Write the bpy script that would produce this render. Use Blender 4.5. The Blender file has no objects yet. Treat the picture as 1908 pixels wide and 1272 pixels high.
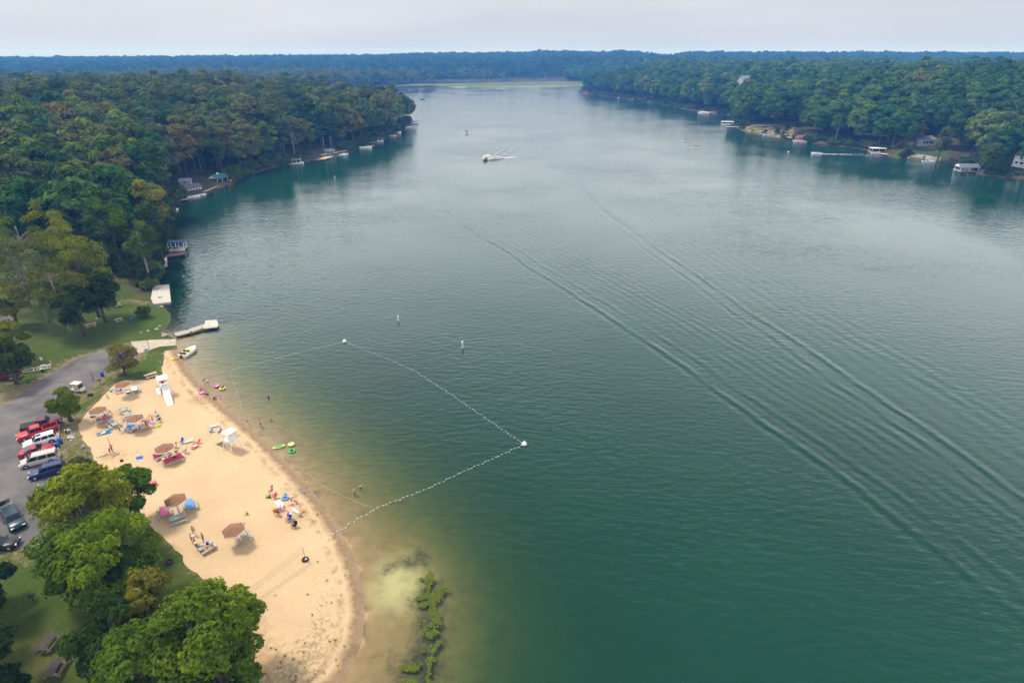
import bpy, bmesh, math, random
import numpy as np
from mathutils import Vector, Matrix
from mathutils.geometry import delaunay_2d_cdt
random.seed(7); RNG = np.random.default_rng(7)
scene = bpy.context.scene
COL = scene.collection
HC, FPX, HORIZON = 60.0, 1100.0, 104.0          # camera height (m), focal length (photo pixels), horizon row
PITCH = math.atan((636-HORIZON)/FPX)
K = HC/44.0
SP, CP = math.sin(PITCH), math.cos(PITCH)

def g(px, py, z=0.0):
    """world x, y of the place the photograph shows at a pixel, on ground of height z"""
    u, v = (px-954)/FPX, (py-636)/FPX
    t = (HC-z)/(SP+v*CP)
    return (u*t, (CP-v*SP)*t)

# ------------------------------------------------------------------ objects
def tag(o, label=None, cat=None, group=None, kind=None):
    if label: o['label'] = label
    if cat: o['category'] = cat
    if group: o['group'] = group
    if kind: o['kind'] = kind
    return o

def empty(name, loc, rz=0.0, label=None, cat=None, group=None, sc=1.0):
    o = bpy.data.objects.new(name, None); COL.objects.link(o)
    o.location = loc; o.rotation_euler = (0, 0, rz); o.scale = (sc, sc, sc)
    o.empty_display_size = 0.3
    return tag(o, label, cat, group)

def link(name, me, mat=None, parent=None, color=None):
    o = bpy.data.objects.new(name, me); COL.objects.link(o)
    if mat is not None and not me.materials: me.materials.append(mat)
    if parent is not None: o.parent = parent
    if color is not None: o.color = (*color, 1)
    return o

def copy_tree(o, parent=None):
    c = o.copy(); COL.objects.link(c)
    if parent is not None: c.parent = parent
    for ch in [x for x in CHILD.get(o.name, o.children)]:
        copy_tree(ch, c)
    return c
CHILD = {}

class MB:
    """collects faces of boxes, tubes, lathes, lofts; build() links them as one mesh object"""
    def __init__(self): self.v = []; self.f = []; self.sm = []
    def add(self, vs, fs, smooth=False):
        n = len(self.v); self.v += [tuple(p) for p in vs]
        self.f += [tuple(i+n for i in q) for q in fs]; self.sm += [smooth]*len(fs); return self
    def box(self, c, s, rz=0.0, rx=0.0, ry=0.0, taper=1.0):
        hx, hy, hz = s[0]/2, s[1]/2, s[2]/2
        M = Matrix.Rotation(rz, 3, 'Z') @ Matrix.Rotation(ry, 3, 'Y') @ Matrix.Rotation(rx, 3, 'X')
        vs = []
        for z in (-1, 1):
            k = taper if z > 0 else 1
            for x, y in ((-1, -1), (1, -1), (1, 1), (-1, 1)):
                vs.append(Vector(c) + M @ Vector((x*hx*k, y*hy*k, z*hz)))
        return self.add(vs, [(3,2,1,0),(4,5,6,7),(0,1,5,4),(1,2,6,5),(2,3,7,6),(3,0,4,7)])
    def tube(self, pts, rad, n=6, caps=True, smooth=True):
        pts = [Vector(p) for p in pts]
        if not hasattr(rad, '__len__'): rad = [rad]*len(pts)
        vs, fs = [], []
        for i, p in enumerate(pts):
            d = (pts[min(i+1, len(pts)-1)] - pts[max(i-1, 0)])
            d = d.normalized() if d.length > 1e-9 else Vector((0, 0, 1))
            a = d.cross(Vector((0, 0, 1)) if abs(d.z) < .95 else Vector((1, 0, 0))).normalized(); b = d.cross(a)
            for k in range(n):
                t = 2*math.pi*k/n; vs.append(p + (a*math.cos(t) + b*math.sin(t))*rad[i])
        for i in range(len(pts)-1):
            for k in range(n):
                k2 = (k+1) % n
                fs.append((i*n+k, i*n+k2, (i+1)*n+k2, (i+1)*n+k))
        self.add(vs, fs, smooth)
        if caps:
            m = len(self.v)-len(vs)
            self.f += [tuple(m+k for k in range(n))[::-1], tuple(m+(len(pts)-1)*n+k for k in range(n))]; self.sm += [False]*2
        return self
    def lathe(self, prof, c=(0, 0, 0), n=12, smooth=True):
        vs, fs = [], []
        for r, z in prof:
            for k in range(n):
                t = 2*math.pi*k/n; vs.append((c[0]+r*math.cos(t), c[1]+r*math.sin(t), c[2]+z))
        for i in range(len(prof)-1):
            for k in range(n):
                k2 = (k+1) % n; fs.append((i*n+k, i*n+k2, (i+1)*n+k2, (i+1)*n+k))
        fs.append(tuple(range(n))[::-1]); fs.append(tuple((len(prof)-1)*n+k for k in range(n)))
        return self.add(vs, fs, smooth)
    def loft(self, rings, caps=True, smooth=False, closed=True):
        n = len(rings[0]); vs = [p for r in rings for p in r]; fs = []
        for i in range(len(rings)-1):
            for k in range(n if closed else n-1):
                k2 = (k+1) % n; fs.append((i*n+k, i*n+k2, (i+1)*n+k2, (i+1)*n+k))
        if caps: fs += [tuple(range(n))[::-1], tuple((len(rings)-1)*n+k for k in range(n))]
        return self.add(vs, fs, smooth)
    def ball(self, c, r, n=8, m=5, sq=(1, 1, 1)):
        prof = [(math.sin(math.pi*i/m)*1.0, -math.cos(math.pi*i/m)) for i in range(m+1)]
        vs, fs = [], []
        for a, z in prof:
            for k in range(n):
                t = 2*math.pi*k/n; vs.append((c[0]+r*sq[0]*a*math.cos(t), c[1]+r*sq[1]*a*math.sin(t), c[2]+r*sq[2]*z))
        for i in range(m):
            for k in range(n):
                k2 = (k+1) % n; fs.append((i*n+k, i*n+k2, (i+1)*n+k2, (i+1)*n+k))
        return self.add(vs, fs, True)
    def torus(self, c, R, r, n=16, m=7, sq=(1, 1)):
        vs, fs = [], []
        for i in range(n):
            t = 2*math.pi*i/n
            for j in range(m):
                s = 2*math.pi*j/m; q = R + r*math.cos(s)
                vs.append((c[0]+q*math.cos(t)*sq[0], c[1]+q*math.sin(t)*sq[1], c[2]+r*math.sin(s)))
        for i in range(n):
            for j in range(m):
                fs.append((i*m+j, ((i+1) % n)*m+j, ((i+1) % n)*m+(j+1) % m, i*m+(j+1) % m))
        return self.add(vs, fs, True)
    def prism(self, pts, z0, z1):
        n = len(pts); vs = [(x, y, z0) for x, y in pts] + [(x, y, z1) for x, y in pts]
        return self.add(vs, [tuple(range(n))[::-1], tuple(range(n, 2*n))] + [(k, (k+1) % n, n+(k+1) % n, n+k) for k in range(n)])
    def mesh(self, name, mat=None, fix=True):
        me = bpy.data.meshes.new(name); me.from_pydata(self.v, [], self.f)
        me.polygons.foreach_set('use_smooth', self.sm)
        if fix:
            bm = bmesh.new(); bm.from_mesh(me); bmesh.ops.recalc_face_normals(bm, faces=bm.faces); bm.to_mesh(me); bm.free()
        if mat: me.materials.append(mat)
        me.update(); return me
    def build(self, name, mat=None, parent=None, color=None):
        return link(name, self.mesh(name, mat), None, parent, color)

# ------------------------------------------------------------------ materials
class NT:
    """small helper to write node trees"""
    def __init__(self, mat=None, name=None, tree=None):
        if tree is None:
            self.mat = bpy.data.materials.new(name); self.mat.use_nodes = True; tree = self.mat.node_tree; tree.nodes.clear()
        self.t = tree
    def n(self, typ, ins=None, **kw):
        nd = self.t.nodes.new(typ)
        for k, v in kw.items(): setattr(nd, k, v)
        for k, v in (ins or {}).items():
            s = nd.inputs[k]
            if hasattr(v, 'is_output') or isinstance(v, bpy.types.NodeSocket): self.t.links.new(v, s)
            else: s.default_value = v
        return nd
    def math(self, op, a, b=0.0, c=0.0, clamp=False):
        nd = self.n('ShaderNodeMath', {0: a, 1: b, 2: c}, operation=op); nd.use_clamp = clamp; return nd.outputs[0]
    def noise(self, vec, scale, detail=3.0, rough=0.55, out=0):
        return self.n('ShaderNodeTexNoise', {'Vector': vec, 'Scale': scale, 'Detail': detail, 'Roughness': rough}).outputs[out]
    def mix(self, f, a, b, blend='MIX'):
        nd = self.n('ShaderNodeMix', data_type='RGBA', blend_type=blend)
        for idx, v in ((0, f), (6, a), (7, b)):
            if isinstance(v, bpy.types.NodeSocket): self.t.links.new(v, nd.inputs[idx])
            else: nd.inputs[idx].default_value = (*v, 1) if (idx and len(v) == 3) else v
        return nd.outputs[2]
    def ramp(self, fac, stops, interp='LINEAR'):
        nd = self.n('ShaderNodeValToRGB', {'Fac': fac}); cr = nd.color_ramp; cr.interpolation = interp
        while len(cr.elements) < len(stops): cr.elements.new(0.5)
        for e, (p, c) in zip(cr.elements, stops): e.position = p; e.color = (*c, 1) if len(c) == 3 else c
        return nd.outputs[0]
    def rng(self, v, a, b, c=0.0, d=1.0):
        return self.n('ShaderNodeMapRange', {0: v, 1: a, 2: b, 3: c, 4: d}).outputs[0]
    def out(self, surf, vol=None):
        o = self.n('ShaderNodeOutputMaterial')
        if surf is not None: self.t.links.new(surf, o.inputs[0])
        if vol is not None: self.t.links.new(vol, o.inputs[1])
        return self.mat
    def bsdf(self, color, rough=0.7, **kw):
        ins = {'Base Color': (*color, 1) if isinstance(color, (tuple, list)) and len(color) == 3 else color, 'Roughness': rough, 'Specular IOR Level': .1 if isinstance(rough, float) and rough >= .85 else .45}
        ins.update(kw)
        return self.n('ShaderNodeBsdfPrincipled', ins).outputs[0]

def simple(name, color, rough=0.6, var=0.12, scale=3.0, metal=0.0, bump=0.0):
    """plain material with a little uneven wear; colour None takes the object's own colour"""
    t = NT(name=name); co = t.n('ShaderNodeTexCoord').outputs['Object']
    base = (*color, 1) if color else t.n('ShaderNodeObjectInfo').outputs['Color']
    nz = t.noise(co, scale, 4)
    f = t.rng(nz, 0.3, 0.7, 1-var, 1+var)
    c = t.mix(1.0, base if not isinstance(base, tuple) else base[:3], t.n('ShaderNodeCombineColor', {0: f, 1: f, 2: f}).outputs[0], 'MULTIPLY')
    kw = {'Metallic': metal}
    if bump: kw['Normal'] = t.n('ShaderNodeBump', {'Height': nz, 'Strength': bump, 'Distance': 0.02}).outputs[0]
    return t.out(t.bsdf(c, rough, **kw))

M = {}
M['oc'] = simple('matt_surface', None, 0.75, 0.10)
M['gloss'] = simple('glossy_surface', None, 0.28, 0.05)
M['skin'] = simple('skin', None, 0.55, 0.06)
M['cloth'] = simple('cloth', None, 0.9, 0.14, 9.0)
M['white'] = simple('white_paint', (.78, .77, .74), 0.5, 0.08, 2.0)
M["wood_grey"] = simple("weathered_wood", (.40,.36,.31), 0.85, 0.25, 6.0)
M['wood_tan'] = simple('tan_wood', (.45, .36, .25), 0.8, 0.25, 6.0)
M['wood_dark'] = simple('dark_wood', (.09, .075, .065), 0.85, 0.3, 6.0)
M['rubber'] = simple('rubber', (.018, .018, .02), 0.8, 0.1)
M['steel'] = simple('steel', (.45, .46, .47), 0.35, 0.1, metal=0.8)
M['iron'] = simple('rusty_iron', (.035, .025, .022), 0.8, 0.3, 8.0)
M['glass'] = simple('dark_glass', (.012, .02, .025), 0.06, 0.0)
M['lamp_red'] = simple('red_lens', (.45, .02, .02), 0.25, 0.0)
M['lamp_white'] = simple('clear_lens', (.8, .8, .78), 0.15, 0.0)
M['concrete'] = simple('concrete', (.5, .46, .4), 0.85, 0.15, 1.5)
M['rock'] = simple('rock', (.42, .38, .34), 0.9, 0.3, 2.0)
M['bark'] = simple('bark', (.085, .07, .055), 0.9, 0.35, 4.0)
M['bark_pale'] = simple('pale_bark', (.26, .24, .21), 0.9, 0.3, 4.0)
# ------------------------------------------------------------------ shore line (photo pixels on the water level, then places off the frame)
def W(lst, z=0.0): return [g(x, y, z) for x, y in lst]
SH_LEFT = W([(768,226),(752,243),(735,252),(700,265),(668,278),(640,289),(600,297),(560,303),(520,310),(480,321),(455,330),(432,343),(405,352),
   (372,366),(345,371),(328,384),(323,410),(317,445),(309,474),(302,500),(297,522),(301,540),(304,560),(303,570),(318,586),(317,600),(308,612),(302,620),(328,631)])
SH_BEACH = W([(327,640),(336,662),(350,688),(374,714),(404,744),(430,766),(460,791),(490,817),(520,846),(560,887),(600,936),(630,980),(650,1018),
   (668,1060),(677,1100),(680,1145),(674,1195),(658,1236),(635,1275)]) + [(K*x, K*y) for x, y in ((-17,26),(-27,15),(-45,2),(-65,-30))]
SH_RIGHT = W([(1084,165),(1092,173),(1130,180),(1190,188),(1240,196),(1290,206),(1330,212),(1368,216),(1362,228),(1380,243),(1440,255),(1475,258),(1500,265),
   (1540,270),(1600,277),(1650,290),(1690,298),(1740,303),(1780,305),(1795,316),(1830,326),(1908,334)])
DAM = W([(712,165),(1084,160)])
LAKE = [(K*x, K*y) for x, y in ((-215,930),(-232,800),(-205,640),(-150,505))]
LAKE = [DAM[0]] + LAKE[0:] + SH_LEFT + SH_BEACH + [(K*x, K*y) for x, y in ((-90,-140),(520,-140),(520,60),(430,120),(300,195))] + SH_RIGHT[::-1] + [DAM[1]]
SAND = W([(327,638),(304,643),(301,668),(300,690),(267,699),(230,702),(210,712),(195,729),(178,748),(160,768),(145,790),(150,808),(160,825),(170,838),(174,855),
   (189,872),(215,905),(261,955),(278,975),(302,996),(333,1026),(344,1049),(367,1064),(384,1085),(397,1104),(420,1150),(445,1200),(455,1272),(430,1350)], 1.7)
SAND = SAND + [(-50*K,-25*K),(-65*K,-30*K)] + SH_BEACH[::-1][1:]
ROAD = W([(243,636),(198,645),(146,666),(104,692),(66,718),(24,747),(0,765),(-90,820),(-260,900),(-260,1060),(-80,1050),(20,1022),(81,1034),(104,960),(112,895),(107,847),
   (106,825),(107,797),(112,774),(128,752),(146,736),(175,713),(205,691),(257,659)], 1.5)
RAMP = W([(243,636),(280,631),(328,627),(340,628),(335,638),(304,642),(297,643),(257,659)], 0.6)
PATH = W([(-60,560),(0,572),(18,583),(25,596),(14,603),(-20,606),(-120,612)], 1.8)
MEADOW = [(K*x, K*y) for x, y in ((-230,975),(-160,1080),(-60,1130),(40,1165),(120,1190),(135,1100),(122,1010))]
BLUFF = W([(1380,243),(1440,255),(1475,259),(1482,240),(1470,226),(1452,228),(1430,236)], 0.0)
YARD = W([(1660,293),(1700,299),(1745,303),(1775,302),(1765,285),(1720,270),(1690,262),(1668,278)], 3.0)

def resample(poly, step, closed=True, jit=0.0):
    out = []; n = len(poly)
    for i in range(n if closed else n-1):
        a, b = np.array(poly[i]), np.array(poly[(i+1) % n]); L = np.linalg.norm(b-a); k = max(1, int(L/step(a) if callable(step) else L/step))
        for j in range(k):
            p = a+(b-a)*j/k
            if jit and j: p = p + RNG.normal(0, jit, 2)
            out.append(tuple(p))
    if not closed: out.append(tuple(poly[-1]))
    return out

def pip(poly, P):
    x, y = P[:, 0], P[:, 1]; ins = np.zeros(len(P), bool); n = len(poly)
    for i in range(n):
        x1, y1 = poly[i]; x2, y2 = poly[(i+1) % n]
        if y1 == y2: continue
        c = ((y1 > y) != (y2 > y)) & (x < (x2-x1)*(y-y1)/(y2-y1)+x1); ins ^= c
    return ins

def dist_poly(poly, P, closed=True):
    d = np.full(len(P), 1e18); n = len(poly)
    for i in range(n if closed else n-1):
        a, b = np.array(poly[i]), np.array(poly[(i+1) % n]); ab = b-a; L = ab@ab+1e-12
        t = np.clip(((P-a)@ab)/L, 0, 1); q = a+t[:, None]*ab
        d = np.minimum(d, ((P-q)**2).sum(1))
    return np.sqrt(d)

def sstep(x, a, b):
    t = np.clip((x-a)/(b-a), 0, 1); return t*t*(3-2*t)

def vnoise(P, scale, seed=0, octaves=3):
    """smooth value noise, -1..1"""
    r = np.zeros(len(P)); amp = 1; tot = 0
    for o in range(octaves):
        q = P*scale*(2**o)+17.3*o+seed*31.7; i = np.floor(q).astype(np.int64); f = q-i; f = f*f*(3-2*f)
        def h(ix, iy):
            s = np.sin(ix*127.1+iy*311.7+seed*74.7)*43758.5453; return s-np.floor(s)
        a = h(i[:,0], i[:,1]); b = h(i[:,0]+1, i[:,1]); c = h(i[:,0], i[:,1]+1); d = h(i[:,0]+1, i[:,1]+1)
        r += amp*((a*(1-f[:,0])+b*f[:,0])*(1-f[:,1])+(c*(1-f[:,0])+d*f[:,0])*f[:,1]); tot += amp; amp *= .5
    return r/tot*2-1

SPIT = np.array(g(742, 1085))
LAKE_K = [(x/K, y/K) for x, y in LAKE]; BEACH_K = [(x/K, y/K) for x, y in SH_BEACH]
def height(P):
    P = np.atleast_2d(np.asarray(P, float))/K; d = dist_poly(LAKE_K, P); inl = pip(LAKE_K, P); X, Y = P[:, 0], P[:, 1]
    beach = dist_poly(BEACH_K, P, False)
    bf = 1-sstep(beach-d, 1, 9)
    bed = -(np.minimum(d, 60)*(0.075*bf+0.5*(1-bf))+0.02+0.0020*bf*np.minimum(d,40)**2)
    bed = np.maximum(bed, -6)
    sp = np.exp(-(((X-SPIT[0]/K)/2.6)**2+((Y-SPIT[1]/K)/3.6)**2)**1.1)
    bed = bed*(1-sp)+(-0.14)*sp
    sg = 1-sstep(Y, 38, 52); bed = bed*(1-0.45*sg*(1-sstep(d, 5, 13)))
    # land
    park = 1-sstep(Y+0.25*X+25, 112, 165)
    park = np.where(X > 60, 0, park)
    low = np.minimum(0.02+0.075*d, 1.1+0.012*np.minimum(d, 60))
    bank = 0.05+2.2*sstep(d, 0, 6)
    hill = np.where(X < 60, 9-4*sstep(-X, 180, 420), 13)*sstep(d, 6, 110)+vnoise(P, 0.008, 3)*2.5*sstep(d, 20, 90)
    lefth = 0*sstep(d, 90, 220)*sstep(-X, 60, 160)*(1-sstep(Y, 450, 600))
    damz = 1-sstep(np.hypot(np.clip(np.abs(X+40)-170, 0, 1e9), np.clip(np.abs(Y-1060)-110, 0, 1e9)), 20, 120)
    flat = 0.05+2.9*sstep(d, 0, 9)-1.2*sstep(d, 20, 60)
    land = bank+hill+lefth
    land = land*(1-damz)+flat*damz
    land = land*(1-park)+low*park
    # far valley side
    R = Y+0.12*np.abs(X-80)
    far = 18*sstep(R, 1230, 1950)
    ang = np.degrees(np.arctan2(X, np.maximum(Y, 1)))
    prof = np.interp(ang, [-48,-41,-34,-26,-18,-8,0,8,12,18,25,33,41,48], [.42,.48,.52,.62,.78,.92,1.0,1.0,.93,.84,.8,.78,.74,.7])
    far = far*prof+vnoise(P, 0.0016, 9)*2.5*sstep(R, 1400, 2000)
    dip = np.exp(-((ang-13.2)/1.3)**2)*10+np.exp(-((ang-7.6)/0.9)**2)*5
    far = far-dip*sstep(R, 1500, 1950)
    left_valley = sstep(Y, 480, 640)*(1-sstep(Y, 1000, 1300))*sstep(-X, 120, 320)
    land = land*(1-0.75*left_valley)
    land = land+far*sstep(Y, 900, 1300)
    return K*np.where(inl, bed, np.maximum(land, 0.03))
def hz(x, y): return float(height([(x, y)])[0])
def ray_hit(px, py, h=0.0):
    """first ground (or water) met by the line of sight, lifted by h"""
    lo, hi = 0.0, 40.0
    for n in (40, 12, 8):
        zs = np.linspace(hi+h, lo+h, n); P = np.array([g(px, py, z) for z in zs]); H = np.maximum(height(P), 0)+h
        k = np.nonzero(zs <= H+1e-4)[0]; k = int(k[0]) if len(k) else n-1
        hi, lo = (zs[max(k-1, 0)]-h, zs[k]-h)
    x, y = g(px, py, lo+h); return Vector((x, y, max(0.0, hz(x, y))))
def G(px, py, z=None): return ray_hit(px, py)

# ------------------------------------------------------------------ one triangulation, split into the setting's surfaces
def build_terrain():
    stp = lambda a: 1.5 if math.hypot(a[0], a[1]) < 230 else (6 if a[1] < 950 else 25)
    chains = [(resample(LAKE, stp, jit=0.0), True)]
    for poly, j in ((SAND, .12), (ROAD, .05), (RAMP, .03), (PATH, .05), (MEADOW, 1.5), (BLUFF, .4), (YARD, .3)):
        chains.append((resample(poly, (lambda a: .9 if a[1] < 230 else 8), jit=j), True))
    V, E = [], []
    for ch, cl in chains:
        b = len(V); V += ch; n = len(ch); E += [(b+i, b+(i+1) % n) for i in range(n)]
    cons = np.array(V)
    def grid(x0, x1, y0, y1, s):
        x0, x1, y0, y1, s = x0*K, x1*K, y0*K, y1*K, s*K; xs, ys = np.arange(x0, x1, s), np.arange(y0, y1, s); A = np.stack(np.meshgrid(xs, ys), -1).reshape(-1, 2)
        return A+RNG.uniform(-.25, .25, A.shape)*s
    A = grid(-150, 60, 20, 160, 1.5)
    B = grid(-520, 760, -160, 720, 9); B = B[~((B[:,0] > -152*K)&(B[:,0] < 62*K)&(B[:,1] > 18*K)&(B[:,1] < 162*K))]
    C = grid(-3600, 3600, 720, 3400, 40)
    D = grid(-6000, 6000, -1200, 6200, 300); D = D[(D[:,1] < -170*K)|(D[:,1] > 3420*K)|((np.abs(D[:,0]) > 3620*K))|((D[:,1] < 700*K)&((D[:,0] < -540*K)|(D[:,0] > 780*K)))]
    pts = np.concatenate([A, B, C, D])
    # drop points sitting on a border
    key = set()
    for x, y in cons: key.add((int(x//.6), int(y//.6)))
    keep = [(int(x//.6), int(y//.6)) not in key for x, y in pts]
    pts = pts[np.array(keep)]
    allv = V + [tuple(p) for p in pts] + [(-6200*K,-1300*K),(6200*K,-1300*K),(6200*K,6300*K),(-6200*K,6300*K)]
    vo, eo, fo, *_ = delaunay_2d_cdt([Vector(p) for p in allv], E, [], 0, 1e-4)
    P = np.array([(v.x, v.y) for v in vo]); T = np.array([f for f in fo if len(f) == 3])
    Z = height(P)
    cen = P[T].mean(1)
    lake = pip(LAKE, cen); sand = pip(SAND, cen) & ~lake; ramp = pip(RAMP, cen) & ~lake; road = pip(ROAD, cen) & ~lake & ~ramp & ~sand
    path = pip(PATH, cen); mead = pip(MEADOW, cen) & ~lake; bl = pip(BLUFF, cen) & ~lake; yd = pip(YARD, cen) & ~lake
    sand &= ~ramp
    zone = np.zeros(len(T), int)
    park = (cen[:,1]/K+0.25*cen[:,0]/K+25 < 122+4*np.sin(cen[:,0]*.2)) & (cen[:,0] < 40)
    zone[park] = 1; zone[mead] = 5; zone[yd] = 1; zone[bl] = 6; zone[path] = 3; zone[road] = 3; zone[ramp] = 4; zone[sand] = 2; zone[lake] = 7
    for i, nm in ((0,'ground'),(1,'lawn'),(2,'beach'),(3,'road'),(4,'boat_ramp'),(5,'meadow'),(6,'sand_bank'),(7,'lake_bed')):
        tr = T[zone == i]
        if not len(tr): continue
        ids, inv = np.unique(tr, return_inverse=True); inv = inv.reshape(tr.shape)
        me = bpy.data.meshes.new(nm)
        me.from_pydata(np.column_stack([P[ids], Z[ids]]).tolist(), [], inv.tolist())
        me.polygons.foreach_set('use_smooth', [True]*len(tr)); me.update()
        Q = P[ids]
        def attr(name, val):
            a = me.attributes.new(name, 'FLOAT', 'POINT'); a.data.foreach_set('value', np.asarray(val, np.float32))
        Q0, Q = Q, Q/K
        S_ = lambda poly: [(x/K, y/K) for x, y in poly]
        gk = lambda px, py, z=0.0: np.array(g(px, py, z*K))/K
        attr('shore', dist_poly(LAKE_K, Q))
        if i == 2:
            sg = dist_poly(BEACH_K, Q, False); wy = 1-sstep(Q[:,1], 36, 52)
            attr('tufts', np.exp(-((sg-3.2)/2.2)**2)*wy+0.75*(1-sstep(Q[:,1], 28, 38))*np.exp(-((sg-5)/4.)**2))
            dirt_shade = np.zeros(len(Q))
            for px, py, r in ((560,945,1.5),(210,850,1.6),(285,770,1.2),(460,1170,2.0),(475,1230,2.4),(505,790,1.2),(470,765,1.2),(190,800,1.2),(548,900,1.4),(240,782,1.2),(375,735,2.0),(420,770,1.2)):  # soiled patches; those beside the near tree paint its shadow into the sand
                c = gk(px, py, 1.0); dirt_shade = np.maximum(dirt_shade, np.exp(-(((Q-c)/r)**2).sum(1)))
            attr('dirt_shade', dirt_shade)
        if i == 1:
            dr = dist_poly(S_(ROAD), Q); sd2 = dist_poly(S_(SAND), Q)
            bare = np.exp(-(dr/2.2)**2)*0.8+np.exp(-(sd2/1.0)**2)*.6
            c = gk(245, 553, 1.5); bare = np.maximum(bare, 1.0*np.exp(-(((Q-c)/np.array([5.5,1.3]))**2).sum(1)))
            c = gk(20, 735, 1.5); bare = np.maximum(bare, .95*np.exp(-(((Q-c)/np.array([9,5]))**2).sum(1)))
            c = gk(245, 512, 1.5); bare = np.maximum(bare, .9*np.exp(-(((Q-c)/np.array([10,3.4]))**2).sum(1)))
            c = gk(130, 785, 1.5); bare = np.maximum(bare, .9*np.exp(-(((Q-c)/np.array([2,2.2]))**2).sum(1)))
            attr('bare', bare)
            c = gk(285, 590, 1.0); lush = np.exp(-(((Q-c)/np.array([9,9]))**2).sum(1))
            c = gk(285, 672, 1.0); lush = np.maximum(lush, np.exp(-(((Q-c)/np.array([4,4]))**2).sum(1)))
            attr('lush', lush)
        if i == 7:
            wd = np.zeros(len(Q))
            for px, py, rx, ry, a in ((775,1040,2.2,1.8,.95),(720,1060,.8,.5,.8),(690,1030,.6,.5,.8),(715,1160,.6,1.4,.9),(795,1110,1.8,3.2,1),(800,1180,2.2,3,1),(780,1245,2.6,3,1),(745,925,2,.8,.6),
                 (690,960,1.5,.7,.55),(840,930,3,1.2,.5),(700,1225,.6,.9,.7),(760,1150,1.8,2.2,.45),(690,1200,1.2,2.4,.3),(335,545,2,3,.7),(330,590,2.5,4,.6)):
                c = gk(px, py); wd = np.maximum(wd, a*np.exp(-(((Q-c)/np.array([rx,ry]))**2).sum(1)))
            attr('weed', wd)
            attr('beachy', 1-sstep(dist_poly(BEACH_K, Q, False)-dist_poly(LAKE_K, Q), 1, 9))
            attr('bank', np.exp(-(((Q-SPIT/K)/np.array([3.2,4.2]))**2).sum(1)))
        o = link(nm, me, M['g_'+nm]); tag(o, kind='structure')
        if i == 7:
            wm = me.copy(); wm.name = 'water'; wm.materials.clear(); co = np.column_stack([Q0, np.zeros(len(Q))]).astype(np.float32).ravel()
            wm.vertices.foreach_set('co', co)
            a = wm.attributes.new('depth', 'FLOAT', 'POINT'); a.data.foreach_set('value', (-Z[ids]/K).astype(np.float32)); wm.update()
            w = link('water', wm, M['g_water']); tag(w, kind='structure')

def vnode(t, attr): return t.n('ShaderNodeAttribute', attribute_name=attr).outputs['Fac']
def wpos(t): return t.n('ShaderNodeNewGeometry').outputs['Position']

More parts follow.
